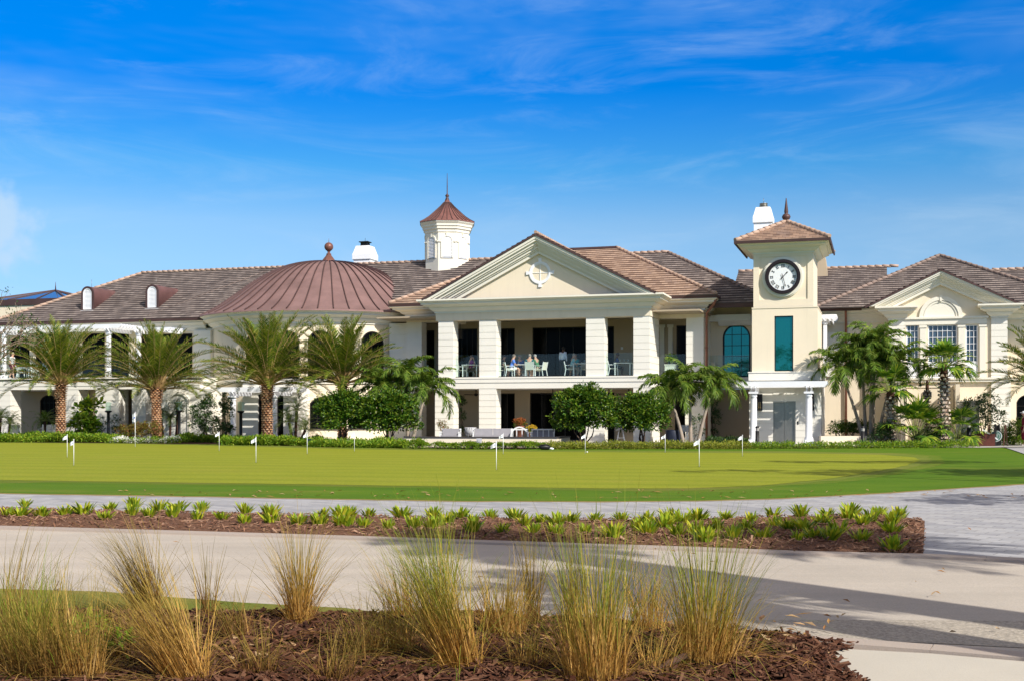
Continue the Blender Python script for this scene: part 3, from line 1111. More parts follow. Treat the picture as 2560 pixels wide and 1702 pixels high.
# ---- right bay
uR0, uR1 = uB, U(1763, FV)
zb_l, zb_f = H(1700, 795, FV), H(1700, 777, FV)
m = MB()
courses(m, U(1715.5, FV), U(1759, FV), FV, FV + .85, F2, zb_l)
m.build('pillar', STONE, club)
m = MB()
courses(m, U(1713, FV), U(1763, FV), FV - .02, FV + .85, 0, ZS + .05)
m.build('pillar', STONE, club)
m = MB()
m.box(uR0 + .005, U(1760.5, FV), FV - .03, FV + .8, zb_l, zb_f + .02)
m.box(U(1760.5, FV) - .8, U(1760.5, FV) - .005, FV + .8, 5.5, zb_l + .002, zb_f + .018)
m.build('entablature', CREAM, club)
m = MB()
m.box(uR0 + .02, U(1763, FV), FV - .06, FV + .5, ZS + .05, F2 - .09)
m.box(uR0 + .02, U(1765, FV), FV - .10, FV + .5, F2 - .09, F2 - .003)
m.build('balcony_edge', STONE, club)
m = MB()
m.sweep(cornice_prof(7.93 - zb_f + .0, .80), [(uR0 - .3, FV - .04), (U(1760.5, FV), FV - .04), (U(1760.5, FV), 5.3)], zb_f)
m.build('cornice', TRIM, club)
# left bay
uL1 = U(1054, FV)
uL0 = U(1016.5, FV)
zl_l, zl_f = H(1030, 806, FV), H(1030, 791, FV)
m = MB()
courses(m, uL0, uL1, FV, FV + .8, F2, zl_l)
courses(m, uL0, uL1, FV, FV + .8, 0, F2 - .02)
m.build('pillar', STONE, club)
m = MB()
courses(m, U(975, FV + .6), uL0 + .2, FV + .5, FV + .9, 0, zl_l)
m.build('wall', STONE, club)
m = MB()
m.box(uL0 - .02, uA - .005, FV - .03, FV + .75, zl_l, zl_f + .02)
m.box(uL0 - 1.2, uL0 - .022, FV + .30, FV + .8, zl_l + .1, zl_f + .02)
m.build('entablature', CREAM, club)
m = MB()
m.sweep(cornice_prof(7.93 - zl_f, .80), [(uL0 - .02, FV + 2), (uL0 - .02, FV - .04), (uA + .3, FV - .04)], zl_f)
m.build('cornice', TRIM, club)

# ---- back wall behind the balcony
ups = [(1140, 1193, 822, 935, 4), (1247, 1287, 821, 935, 2), (1331, 1466, 818, 935, 4), (1516, 1535, 816, 935, 1), (1066, 1086, 826, 934, 1), (1691, 1716, 814, 934, 1)]
los = [(1247, 1287, 982, 1100, 2), (1325, 1470, 981, 1100, 5), (1500, 1536, 980, 1100, 2), (1687, 1714, 975, 1100, 1)]
m = MB()
opens = [px_open(a, b, t, bb, BV) for a, b, t, bb, n in ups]
opens = [(o[0], o[1], F2 + .02, o[2] + o[3] - F2 - .02, 0) for o in opens]
wall(m, U(977, BV), U(1765, BV), F2 - .3, ZF - .05, BV, opens, .18)
lopens = [px_open(a, b, t, bb, BV) for a, b, t, bb, n in los]
lopens = [(o[0], o[1], .06, o[2] + o[3] - .06, 0) for o in lopens]
wall(m, U(977, BV), U(1765, BV), 0, F2 - .3, BV, lopens, .18)
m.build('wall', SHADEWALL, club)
for o, s in zip(opens + lopens, ups + los):
    window(club, o[0], BV + .12, o[2], o[1], o[3], 0, s[4], 1, bar=.05, name='glass_door')
# pilasters on the back wall of the right bay
m = MB()
for a in (1650, 1671):
    m = MB()
    u_ = U(a, BV)
    m.box(u_, u_ + .26, BV - .10, BV, F2, zb_l - .35)
    m.box(u_ - .05, u_ + .31, BV - .14, BV, zb_l - .35, zb_l - .18)
    m.build('pilaster', TRIM, club)
m = MB()
m.box(U(1555, BV) - .06, U(1555, BV) + .06, BV - .05, BV, 5.35, 5.5)
m.build('wall_speaker', WHITE, club)

# glass railings between the pillars
rt = H(1340, 884.5, .4)
for a, b, v in ((1134, 1197, .4), (1242, 1464, .4), (1512, 1582, .4), (1645, 1714, FV + .3), (1054, 1090, FV + .3), (1770, 1874, 4.7)):
    m = MB()
    u0, u1 = U(a, v), U(b, v)
    n = max(1, round((u1 - u0) / 1.65))
    for k in range(n):
        m.box(u0 + (u1 - u0) * k / n + .01, u0 + (u1 - u0) * (k + 1) / n - .01, v, v + .012, F2 + .02, rt)
    g = m.build('glass_railing', GLASS_CLEAR, club)
    m = MB()
    m.box(u0, u1, v - .03, v + .04, F2 + .001, F2 + .05)
    m.build('rail_shoe', BRONZE, g)

# ---- recessed wall with the big arched window, between bay and clock tower
AV = 5.5
m = MB()
ao = px_open(1806.5, 1876, 810, 934, AV)
ao = (ao[0], ao[1], F2 + .02, ao[2] + ao[3] - F2 - .02, ao[1] / 2)
wall(m, U(1763, AV) - .3, U(1940, AV), F2 - .02, 7.7, AV, [ao], .2)
m.build('wall', CREAM, club)
window(club, ao[0], AV + .12, ao[2], ao[1], ao[3], ao[1] / 2, 3, 5, BRONZE, GLASS_TEAL, .09)
m = MB()
m.box(U(1765, 4.5), U(1940, 4.5), 4.4, AV + 1.5, ZS + .05, F2 - .02)
m.box(U(1765, 4.5), U(1940, 4.5), 4.34, 4.5, F2 - .12, F2)
m.build('balcony_floor', STONE, club)
m = MB()
m.box(U(1763, 7.2) - .5, U(1940, 7.2), 7.2, 7.4, 0, ZS + .04)
m.build('wall', SHADEWALL, club)
m = MB()
u0, u1 = U(1790, 4.6), U(1876, 4.6)
z0, z1 = H(1830, 806, 4.6), H(1830, 787, 4.6)
m.box(u0, u1, 4.5, 5.4, z0 + .1, z1)
m.box(u0 - .45, u0, 4.8, 5.4, z0 + .1, z1)
m.prism([(4.5, z0 + .1), (5.4, z0 + .1), (5.4, z0 - .15), (5.0, z0 - .15)], 'x', u0 + .1, u1)
m.build('awning_box', WHITE, club)
# side wall of the bay
m = MB()
m.box(U(1760, FV) - .3, U(1760, FV) - .01, 3.46, AV, 0, zb_l)
m.build('wall', STONE, club)

# downspout on the bay corner
m = MB()
ud = U(1766, FV)
m.tube([(ud + .62, FV - .62, 7.86), (ud + .45, FV - .45, 7.55), (ud + .05, FV - .10, 7.15), (ud + .02, FV - .07, 6.9), (ud + .02, FV - .07, .05)], .07, 8)
for z in (6.9, 5.2, 3.6, 1.8):
    m.tube([(ud + .02, FV - .07, z), (ud + .02, FV - .07, z + .07)], .09, 8)
m.build('downspout', COPPER_PIPE, club)

# ---- main roof
he, hr = 7.62, 11.45
mq = [(-37.2, 2.5), (14.1, 2.5), (7.12, 9.5), (-30.25, 9.5), (-37.2, 16.5), (14.1, 16.5)]
P3 = lambda i, z: (mq[i][0], mq[i][1], z)
m = MB()
roof_slope(m, [P3(0, he), P3(1, he), P3(2, hr), P3(3, hr)])
roof_slope(m, [P3(1, he), P3(5, he), P3(2, hr)])
roof_slope(m, [P3(0, he), P3(3, hr), P3(4, he)])
roof_slope(m, [P3(4, he), P3(3, hr), P3(2, hr), P3(5, he)])
ridge_caps(m, P3(0, he + .05), P3(3, hr + .03), mat=2)
ridge_caps(m, P3(1, he + .05), P3(2, hr + .03), mat=3)
ridge_caps(m, P3(3, hr + .05), P3(2, hr + .05), mat=2)
m.sweep([(-.05, -.14), (.08, -.14), (.11, .03), (-.05, .03)], [(-37.1, 2.55), (-21, 2.55)], he - .02, mat=1)
m.sweep([(-.05, -.20), (.14, -.20), (.17, .03), (-.05, .03)], [(10.5, 2.6), (14.1, 2.6)], he - .02, mat=1)
m.tube([(-20.2, 8.9, 11.22), (-25.2, 2.62, 7.85)], .011, 5, 3)
m.build('roof', [TILE_DARK, COPPER_DARK, RIDGE_TAN, RIDGE_GREY, WHITE], club)

# dormers: arched louvred fronts with barrel copper roofs
def dormer(px0, px1, py0, py1):
    v = 4.0
    uc_ = (U(px0, v) + U(px1, v)) / 2
    slope = (hr - he) / 7.0
    z0 = he + slope * (v - 2.5) - .05
    w = .80
    h = H((px0 + px1) / 2, py0, v) - z0
    m = MB()
    pts = arc_outline(w + .14, h + .06, (w + .14) / 2, 0, 16)
    back = []
    for x, z in pts:
        zz = z0 + z
        vb = max(v + .02, 2.5 + (zz - he) / slope + .02)
        back.append((uc_ + x, vb, zz))
    n = len(pts)
    vs = [(uc_ + x, v, z0 + z) for x, z in pts] + back
    m.add(vs, [(i, i + n, (i + 1) % n + n, (i + 1) % n) for i in range(n)], 0, True)
    d = m.build('dormer', COPPER_RED, club)
    m = MB()
    o1, i1 = arc_outline(w + .16, h + .07, (w + .16) / 2, 0, 16), arc_outline(w, h, w / 2, .06, 16)
    i1 = [(x, z) for x, z in i1]
    m.ring([(uc_ + x, z0 + z) for x, z in o1], [(uc_ + x, z0 + z) for x, z in i1], v - .04, v + .05, 0)
    m.ring([(uc_ + x, z0 + z) for x, z in arc_outline(w + .02, h, (w + .02) / 2, .01, 16)], [(uc_ + x, z0 + z) for x, z in arc_outline(w, h, w / 2, .12, 16)], v - .02, v + .05, 1)
    m.box(uc_ - .50, uc_ + .50, v - .10, v + .02, z0 - .04, z0 + .03, 1)
    f = m.build('window', [COPPER_DARK, WHITE], d)
    m = MB()
    pl = arc_outline(w, h, w / 2, .06, 16)
    m.add([(uc_ + x, v + .04, z0 + z) for x, z in pl], [tuple(range(len(pl)))], 0)
    k = 0
    z = .12
    while z < h - .12:
        r_ = w / 2 - .13
        zz = z - (h - w / 2)
        hw = r_ if zz < 0 else math.sqrt(max(0.0, r_ * r_ - zz * zz))
        if hw > .04:
            m.add([(uc_ - hw, v + .0, z0 + z), (uc_ + hw, v + .0, z0 + z), (uc_ + hw, v + .038, z0 + z + .07), (uc_ - hw, v + .038, z0 + z + .07)], [(0, 1, 2, 3)], 0)
        z += .085
    m.build('louvre', WHITE, d)
    m = MB()
    m.tube([(uc_ + .1, v + .3, z0 + h), (uc_ + .1, v + .3, z0 + h + .55)], .012, 5)
    m.build('lightning_rod', STEEL, d)


dormer(205, 233, 719, 776)
dormer(366, 395, 714, 769)

# ---- rotunda with copper dome
CC = (-14.84, 7.6)
DR = 8.25
zd0, zd1 = 7.72, 11.42


def dome_z(r):
    q_ = min(1.0, r / DR)
    return zd0 + (zd1 - zd0) * (.34 * (1 - q_ ** 2.8) + .66 * (.5 + .5 * math.cos(PI * q_ ** 1.4)))


m = MB()
rs = [DR + .02, DR] + [DR * k for k in (.96, .92, .87, .82, .76, .70, .64, .58, .52, .46, .40, .34, .28, .22, .16, .11, .06)] + [.001]
m.lathe([(DR + .06, zd0 - .10)] + [(r, dome_z(min(r, DR))) for r in rs], CC, 112, 0)
NS = 56
for k in range(NS):
    a = 2 * PI * (k + .3) / NS
    ca_, sa_ = math.cos(a), math.sin(a)
    prev = None
    for r in rs[1:-2]:
        z = dome_z(r)
        p = Vector((CC[0] + r * ca_, CC[1] + r * sa_, z + .03))
        if prev is not None:
            m.beam(prev, p, .05, .085, 1)
        prev = p
dome = m.build('dome_roof', [COPPER, COPPER_DARK], club)
m = MB()
zt = 11.36
m.lathe([(.62, zt - .12), (.60, zt + .06), (.50, zt + .14), (.42, zt + .26), (.26, zt + .46), (.17, zt + .58), (.17, zt + .66), (.10, zt + .70), (.08, zt + .80), (.13, zt + .83), (.08, zt + .88)], CC, 8, 0, False)
zb_ = zt + 1.12
m.lathe([(.29 * math.sin(PI * k / 12) + .001, zb_ - .29 * math.cos(PI * k / 12)) for k in range(13)], CC, 24)
m.tube([(CC[0], CC[1], zb_ + .28), (CC[0], CC[1], zb_ + .55)], [.02, .008], 6)
m.build('finial', paint('copper_finial', (.20, .09, .07), .45, .2, 3, metal=.3), dome)
WR = 7.35
aN = 96
m = MB()
circ = [(CC[0] + (WR + .02) * math.cos(a), CC[1] + (WR + .02) * math.sin(a)) for a in [PI * .88 + (PI * 1.22) * k / aN for k in range(aN + 1)]]
m.sweep(cornice_prof(zd0 - 6.93, DR - WR - .04), circ, 6.93)
m.build('cornice', TRIM, club)
m = MB()
m.lathe([(WR, 0), (WR, 6.95)], CC, 128, 0)
m.build('wall', CREAM, club)
m = MB()
m.sweep([(0, 0), (.10, 0), (.10, .12), (.16, .15), (.16, .26), (0, .26)], [(CC[0] + WR * math.cos(a), CC[1] + WR * math.sin(a)) for a in [PI + PI * k / aN for k in range(aN + 1)]], 3.40)
m.build('sill_band', TRIM, club)


def on_rotunda(px, out=0.02):
    """matrix that puts a window, facing outward, on the drum where the sight line meets it."""
    best = None
    for k in range(2000):
        a = PI + PI * k / 2000
        p = W(CC[0] + (WR + out) * math.cos(a), CC[1] + (WR + out) * math.sin(a))
        e = abs(p.x / p.y * FPX + 1280 - px)
        if best is None or e < best[0]:
            best = (e, a)
    a = best[1]
    return a


def rotunda_window(a, z0, w, h, rise, nx, ny, surround=True):
    M = Matrix.Translation((CC[0] + (WR + .03) * math.cos(a), CC[1] + (WR + .03) * math.sin(a), z0)) @ Matrix.Rotation(a + PI / 2, 4, 'Z')
    f = window(club, 0, 0, 0, w, h, rise, nx, ny, BRONZE, GLASS_DARK, .07, M=M)
    if surround:
        m = MB()
        m.ring(arc_outline(w + .20, h + .10, (rise + .05) if rise else 0), arc_outline(w, h, rise), -.08, .06)
        m.xform(M)
        m.build('window_surround', CREAM, f)


for px in (530, 566, 640, 720, 800, 930):
    rotunda_window(on_rotunda(px), 3.68, 1.45, 2.85, .72, 2, 4)
for px in (560, 812, 905, 960):
    rotunda_window(on_rotunda(px), .7, 1.75, 1.95, .42, 4, 3)
# entrance block in front of the drum
vE = -1.0
m = MB()
eo = [px_open(645, 663, 985, 1095, vE), px_open(692, 709, 985, 1095, vE)]
eo = [(o[0], o[1], .06, o[2] + o[3] - .06, 0) for o in eo]
wall(m, U(607, vE), U(743, vE), 0, 3.42, vE, eo, .2, thick=2.0)
n_ = 9
for k in range(n_):
    z0, z1 = .06 + k * .37, .06 + (k + 1) * .37 - .022
    for a, b in ((607, 645), (709, 743)):
        m.box(U(a, vE) - .005, U(b, vE) + .005, vE - .022, vE + .01, z0, min(z1, 3.40))
m.box(U(605, vE), U(745, vE), vE - .1, vE + .6, 3.42, 3.64)
m.build('entrance_block', STONE, club)
for o in eo:
    window(club, o[0], vE + .12, o[2], o[1], o[3], 0, 1, 1, name='glass_door')

# ---- left wing
LV, LW = 0.0, 3.2
zst, zsb = H(150, 943, LV), H(150, 973, LV)
m = MB()
ulL, ulR = U(-60, LV), U(500, LV)
m.box(ulL, ulR, LV - .02, LV + 4.6, zsb, zst - .22)
m.box(ulL, ulR, LV - .05, LV + .5, zsb + .22, zst - .215)
m.box(ulL, ulR, LV - .10, LV + .5, zst - .10, zst)
m.box(ulL, ulR, LV + .5, LW + .4, zst - .22, zst - .05)
m.build('balcony_floor', STONE, club)
for a, b in ((-30, 26), (189, 196), (239, 297), (330, 364)):
    m = MB()
    if b - a < 20:
        a = 160
    courses(m, U(a, LV), U(b, LV), LV, LV + 1.0, 0, zsb)
    m.build('pillar', STONE, club)
m = MB()
courses(m, U(402, LV), U(529, LV), LV, LV + 1.2, 0, zsb)
m.build('wall', STONE, club)
# blind arch on that wall
o = px_open(424, 470, 984, 1080, LV)
m = MB()
m.ring([(o[0] + x, .25 + z) for x, z in arc_outline(o[1] + .3, o[2] + o[3] - .25 + .15, .5)], [(o[0] + x, .25 + z) for x, z in arc_outline(o[1], o[2] + o[3] - .25, .4)], LV - .09, LV + .02)
m.build('blind_arch', TRIM, club)
# loggia back wall
m = MB()
bw = LV + 4.5
lo2 = [px_open(100, 142, 986, 1066, bw, 14), px_open(195, 217, 985, 1098, bw), px_open(362, 386, 980, 1098, bw)]
lo2 = [(o[0], o[1], max(.06, o[2]) if i == 0 else .06, o[2] + o[3] - (max(.06, o[2]) if i == 0 else .06), o[4]) for i, o in enumerate(lo2)]
wall(m, U(-60, bw), U(520, bw), 0, zsb, bw, lo2, .2)
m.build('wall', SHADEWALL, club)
for i, o in enumerate(lo2):
    window(club, o[0], bw + .12, o[2], o[1], o[3], o[4], 4 if i == 0 else 1, 4 if i == 0 else 1, name='window' if i == 0 else 'glass_door')
m = MB()
m.box(U(270, bw), U(330, bw), LV + 1.0, bw, 0, zsb)
m.build('wall', SHADEWALL, club)
# upper wall
m = MB()
uo = [px_open(24, 74, 836, 943, LW, 20), px_open(88, 150, 836, 943, LW), px_open(205, 262, 833, 943, LW), px_open(276, 322, 832, 943, LW), px_open(352, 376, 832, 943, LW), px_open(398, 481, 834, 943, LW)]
uo = [(o[0], o[1], zst + .02, o[2] + o[3] - zst - .02, o[4]) for o in uo]
wall(m, U(-60, LW), U(540, LW), zst - .2, 7.0, LW, uo, .2)
m.build('wall', CREAM, club)
for o in uo:
    window(club, o[0], LW + .12, o[2], o[1], o[3], o[4], 2, 1, name='glass_door', bar=.06)
m = MB()
courses(m, U(484, LW - .25), U(526, LW - .25), LW - .25, LW + .3, zst, 6.85)
m.build('pilaster', STONE, club)
m = MB()
m.sweep(cornice_prof(he - 6.85, LW - 2.65), [(U(-60, LW), LW - .02), (U(516, LW), LW - .02)], 6.85)
m.build('cornice', TRIM, club)
m = MB()
for a, b in ((20, 112), (114, 262), (282, 420)):
    m.box(U(a, LV + .3), U(b, LV + .3), LV + .3, LV + .312, zst + .02, zst + 1.05)
m.build('glass_railing', GLASS_CLEAR, club)

# ---- chimneys
def chimney(px, py0, v, w, base_drop, cap):
    u_ = U(px, v)
    zt_ = H(px, py0, v)
    m = MB()
    h_ = w / 2
    m.box(u_ - h_ * .94, u_ + h_ * .94, v - h_ * .9, v + h_ * .9, zt_ - base_drop, zt_ - .95)
    sec = [(1.0, zt_ - .96), (1.04, zt_ - .93), (1.04, zt_ - .60), (.98, zt_ - .50), (.74, zt_)]
    vs = []
    for s_, z in sec:
        vs += [(u_ - h_ * s_, v - h_ * s_, z), (u_ + h_ * s_, v - h_ * s_, z), (u_ + h_ * s_, v + h_ * s_, z), (u_ - h_ * s_, v + h_ * s_, z)]
    fs = []
    for i in range(len(sec) - 1):
        for k in range(4):
            k2 = (k + 1) % 4
            fs.append((i * 4 + k, i * 4 + k2, i * 4 + 4 + k2, i * 4 + 4 + k))
    fs.append((16, 17, 18, 19))
    fs.append((3, 2, 1, 0))
    m.add(vs, fs)
    c = m.build('chimney', WHITE, club)
    m = MB()
    if cap == 'box':
        m.box(u_ - .26, u_ + .26, v - .26, v + .26, zt_, zt_ + .05)
        for x in (-1, 1):
            for y in (-1, 1):
                m.box(u_ + x * .22 - .02, u_ + x * .22 + .02, v + y * .22 - .02, v + y * .22 + .02, zt_ + .05, zt_ + .26)
        m.box(u_ - .2, u_ + .2, v - .2, v + .2, zt_ + .05, zt_ + .24)
        m.box(u_ - .33, u_ + .33, v - .33, v + .33, zt_ + .26, zt_ + .32)
    else:
        for z, r_ in ((0, .26), (.09, .24), (.18, .24)):
            m.lathe([(r_ * .8, zt_ + z), (r_ * .8, zt_ + z + .05), (r_, zt_ + z + .05), (r_, zt_ + z + .09), (.001, zt_ + z + .10)], (u_, v), 16)
    m.tube([(u_, v, zt_ + .28), (u_, v, zt_ + .58)], .012, 5)
    m.build('chimney_cap', BLACK if cap == 'box' else STEEL, c)


chimney(913, 617, 11.5, 1.28, 2.6, 'box')
chimney(1909, 521, 9.0, 1.12, 4.5, 'round')

# ---- cupola on the ridge
cu, cv = U(1118, 9.5), 9.5
cz = lambda py: H(1118, py, 9.5)
ph = R(17) + PI / 8 + R(3)
m = MB()
RB = 1.50
m.lathe([(RB, 10.6), (RB, cz(585))], (cu, cv), 8, 0, False, phase=ph)
cup = m.build('cupola', TRIM, club)
m = MB()
prof = [(RB, cz(590)), (RB + .06, cz(588)), (RB + .06, cz(583)), (RB + .16, cz(580)), (RB + .16, cz(576)), (RB + .24, cz(573)), (RB + .24, cz(569)), (RB + .36, cz(564)), (RB + .36, cz(560.5)), (RB, cz(560))]
m.lathe(prof, (cu, cv), 8, 0, False, phase=ph)
m.build('cupola_cornice', TRIM, cup)
m = MB()
rp = [(RB + .40, cz(562)), (RB + .40, cz(560)), (RB + .10, cz(554)), (RB - .25, cz(545)), (RB - .60, cz(533)), (.50, cz(519)), (.24, cz(508)), (.12, cz(500))]
m.lathe(rp, (cu, cv), 8, 0, False, phase=ph)
for k in range(32):
    a = ph + 2 * PI * k / 32
    kk_ = k % 4
    f_ = math.cos(PI / 8) / math.cos((kk_ * PI / 16 if kk_ * PI / 16 <= PI / 8 else PI / 4 - kk_ * PI / 16) - PI / 8) if kk_ else 1.0
    prev = None
    for r_, z in rp[1:-1]:
        p = Vector((cu + r_ * f_ * math.cos(a), cv + r_ * f_ * math.sin(a), z + .015))
        if prev is not None:
            m.beam(prev, p, .035, .05, 1)
        prev = p
m.build('cupola_roof', [paint('red_copper', (.235, .105, .09), .5, .25, 1.2, metal=.25), COPPER_DARK], cup)
m = MB()
zz = cz(500)
m.lathe([(.16, zz - .05), (.10, zz + .08), (.12, zz + .12), (.05, zz + .14), (.13, zz + .22), (.13, zz + .28), (.05, zz + .36), (.035, zz + .4), (.03, zz + .9), (.012, cz(434))], (cu, cv), 10)
m.build('spire', COPPER_DARK, cup)
for k in range(8):
    a = ph + PI / 8 + k * PI / 4
    ap = RB * math.cos(PI / 8)
    M = Matrix.Translation((cu + (ap + .005) * math.cos(a), cv + (ap + .005) * math.sin(a), cz(652))) @ Matrix.Rotation(a + PI / 2, 4, 'Z')
    hh = cz(599) - cz(652)
    m = MB()
    m.ring(arc_outline(.80, hh + .10, .40), arc_outline(.60, hh, .30), -.055, .02)
    m.box(-.56, -.40, -.07, .02, hh - .36, hh - .28)
    m.box(.40, .56, -.07, .02, hh - .36, hh - .28)
    m.prism([(-.05, hh - .02), (.05, hh - .02), (.08, hh + .22), (-.08, hh + .22)], 'y', -.08, .02)
    m.xform(M)
    f = m.build('window', TRIM, cup)
    m = MB()
    pl = arc_outline(.60, hh, .30)
    m.add([(x, -.002, z) for x, z in pl], [tuple(range(len(pl)))])
    for j in range(14):
        z = .08 + j * hh / 15
        hw = .28 if z < hh - .3 else math.sqrt(max(.0, .078 - (z - hh + .3) ** 2))
        m.add([(-hw, -.04, z), (hw, -.04, z), (hw, -.003, z + .07), (-hw, -.003, z + .07)], [(0, 1, 2, 3)])
    m.xform(M)
    m.build('louvre', WHITE, cup)

# ---- right wing
RV, GV2 = 8.0, 7.0
rhe = 7.55
m = MB()
ro = []
wall(m, U(2030, RV), U(2250, RV), 0, 6.95, RV, ro, .2)
m.build('wall', CREAM, club)
m = MB()
wall(m, U(2500, RV), U(2700, RV), 0, 6.95, RV, [px_open(2541, 2600, 985, 1100, RV, 20)], .3)
m.build('wall', CREAM, club)
oo = px_open(2541, 2600, 985, 1100, RV, 20)
window(club, oo[0], RV + .2, oo[2], oo[1], oo[3], oo[4], 2, 4)
m = MB()
m.sweep(cornice_prof(rhe - 6.80, .78), [(U(2030, RV), RV - .02), (U(2222, RV), RV - .02)], 6.80)
m.build('cornice', TRIM, club)
m = MB()
m.sweep(cornice_prof(rhe - 6.80, .78), [(U(2500, RV), RV - .02), (U(2760, RV), RV - .02)], 6.80)
m.build('cornice', TRIM, club)
uq0, uq1 = U(2222, GV2), U(2519, GV2)
gz0 = H(2352, 952, GV2)
tw = [px_open(2266, 2297, 812, 944, GV2), px_open(2320, 2393, 812, 944, GV2), px_open(2414, 2445, 812, 944, GV2)]
m = MB()
wall(m, uq0, uq1, 0, 7.4, GV2, tw, .22, thick=1.0)
gu, gapx = 22.8, 9.52
k2 = .49
gwe = (gapx - .75 - 7.4) / k2
m.prism([(gu - gwe, 7.4), (gu + gwe, 7.4), (gu, gapx - .75)], 'y', GV2, GV2 + .6)
m.build('wall', CREAM, club)
for a, b in ((2222, 2258), (2478, 2519)):
    m = MB()
    courses(m, U(a, GV2 - .12), U(b, GV2 - .12), GV2 - .12, GV2 + .2, gz0 - .05, 6.85)
    courses(m, U(a, GV2 - .12) - .0, U(b + (8 if a > 2300 else 0), GV2 - .12), GV2 - .14, GV2 + .2, 0, gz0 - .06)
    m.build('pilaster', STONE, club)
for i, o in enumerate(tw):
    pz = H(2350, 906, GV2)
    m = MB()
    m.box(o[0] - o[1] / 2, o[0] + o[1] / 2, GV2 + .08, GV2 + .2, o[2], pz)
    m.box(o[0] - o[1] / 2 + .1, o[0] + o[1] / 2 - .1, GV2 + .05, GV2 + .1, o[2] + .12, pz - .14)
    f = window(club, o[0], GV2 + .12, pz, o[1], o[2] + o[3] - pz, 0, 6 if i == 1 else 3, 6, WHITE, GLASS_BLUE, .06, bar=.026)
    m.build('window_panel', WHITE, f)
m = MB()
for px in (2247, 2300, 2396, 2449):
    a, b = U(px, GV2), U(px + 15, GV2)
    m.box(a, b, GV2 - .07, GV2, gz0 + .2, H(2350, 812, GV2))
    m.box(a - .05, b + .05, GV2 - .10, GV2, gz0, gz0 + .22)
    m.box(a - .05, b + .05, GV2 - .11, GV2, H(2350, 819, GV2), H(2350, 813, GV2))
m.box(U(2247, GV2) - .06, U(2464, GV2) + .06, GV2 - .10, GV2, H(2350, 812, GV2) + .003, H(2350, 798, GV2))
m.box(U(2245, GV2) - .1, U(2466, GV2) + .1, GV2 - .20, GV2, H(2350, 798, GV2) + .002, H(2350, 793, GV2))
# lunette
lc = (U(2352, GV2), H(2352, 793, GV2) + .003)
for r0, r1, y0 in ((.92, 1.14, -.12), (.80, .90, -.075)):
    o_ = [(lc[0] + r1 * math.cos(PI * k / 24), lc[1] + r1 * math.sin(PI * k / 24)) for k in range(25)]
    i_ = [(lc[0] + r0 * math.cos(PI * k / 24), lc[1] + r0 * math.sin(PI * k / 24)) for k in range(25)]
    for k in range(24):
        m.prism([o_[k], o_[k + 1], i_[k + 1], i_[k]], 'y', GV2 + y0, GV2 + .01)
m.prism([(lc[0] + .86 * math.cos(PI * k / 24), lc[1] + .86 * math.sin(PI * k / 24)) for k in range(25)], 'y', GV2 - .03, GV2 + .01)
m.prism([(lc[0] - .05, lc[1] + .86), (lc[0] + .05, lc[1] + .86), (lc[0] + .08, lc[1] + 1.2), (lc[0] - .08, lc[1] + 1.2)], 'y', GV2 - .15, GV2 + .01)
m.build('window_surround', TRIM, club)
m = MB()
m.sweep([(0, 0), (.10, 0), (.10, .1), (.18, .14), (.18, .24), (0, .24)], [(uq0, GV2 + 1), (uq0, GV2 - .12), (uq1, GV2 - .12), (uq1, GV2 + 1.0), (U(2700, RV), GV2 + 1.0)], gz0 - .05)
m.build('sill_band', TRIM, club)
# gable cornice returns and rakes
m = MB()
zr0, zr1 = H(2350, 796, 6.3), 7.56
m.sweep(cornice_prof(zr1 - zr0, .75), [(U(2222, GV2), GV2 + 1.0), (U(2222, GV2), GV2 - .14), (U(2258, GV2), GV2 - .14), (U(2258, GV2), GV2 + .05)], zr0)
m.build('cornice', TRIM, club)
m = MB()
m.sweep(cornice_prof(zr1 - zr0, .75), [(U(2478, GV2), GV2 + .05), (U(2478, GV2), GV2 - .14), (U(2519, GV2), GV2 - .14), (U(2519, GV2), GV2 + 1.0)], zr0)
m.build('cornice', TRIM, club)
m = MB()
for a, b, pr in ((.08, .18, .0), (.18, .27, .06), (.27, .36, .18), (.36, .42, .28), (.42, .52, .38), (.52, .60, .46), (.60, .78, .55)):
    for s in (-1, 1):
        z_ = gapx
        base = 7.58
        pts = [(gu, z_ - a), (gu + s * (z_ - a - base) / k2, base), (gu + s * (z_ - b - .004 - base) / k2, base), (gu, z_ - b - .004)]
        m.prism(pts, 'y', 6.2 + pr, GV2 + .3)
m.build('raking_cornice', TRIM, club)
m = MB()
slope = (11.11 - 7.53) / 7.0
for s in (-1, 1):
    ue = gu + s * (gapx - 7.55) / k2
    roof_slope(m, [(ue, 6.17, 7.55), (gu, 6.17, gapx), (gu, 6.2 + (gapx - 7.53) / slope, gapx), (ue, 6.25, 7.55)])
    m.beam((ue, 6.18, 7.52), (gu, 6.18, gapx - .03), .08, .09, 1)
pk = [(16.03, 6.2), (30.05, 6.2), (23.05, 13.2), (16.03, 20.2), (30.05, 20.2)]
Q = lambda i, z: (pk[i][0], pk[i][1], z)
gvv = 6.2 + (gapx - 7.53) / slope
roof_slope(m, [Q(0, 7.53), (gu - (gapx - 7.53) / k2, 6.2, 7.53), (gu, gvv, gapx), Q(2, 11.11)])
roof_slope(m, [(gu + (gapx - 7.53) / k2, 6.2, 7.53), Q(1, 7.53), Q(2, 11.11), (gu, gvv, gapx)])
roof_slope(m, [Q(1, 7.53), Q(4, 7.53), Q(2, 11.11)])
roof_slope(m, [Q(0, 7.53), Q(2, 11.11), Q(3, 7.53)])
ridge_caps(m, Q(0, 7.58), Q(2, 11.15), mat=2)
ridge_caps(m, Q(1, 7.58), Q(2, 11.15), mat=2)
m.sweep([(-.05, -.12), (.12, -.12), (.15, .03), (-.05, .03)], [(15.0, 6.95), (18.6, 6.95)], 7.55, mat=1)
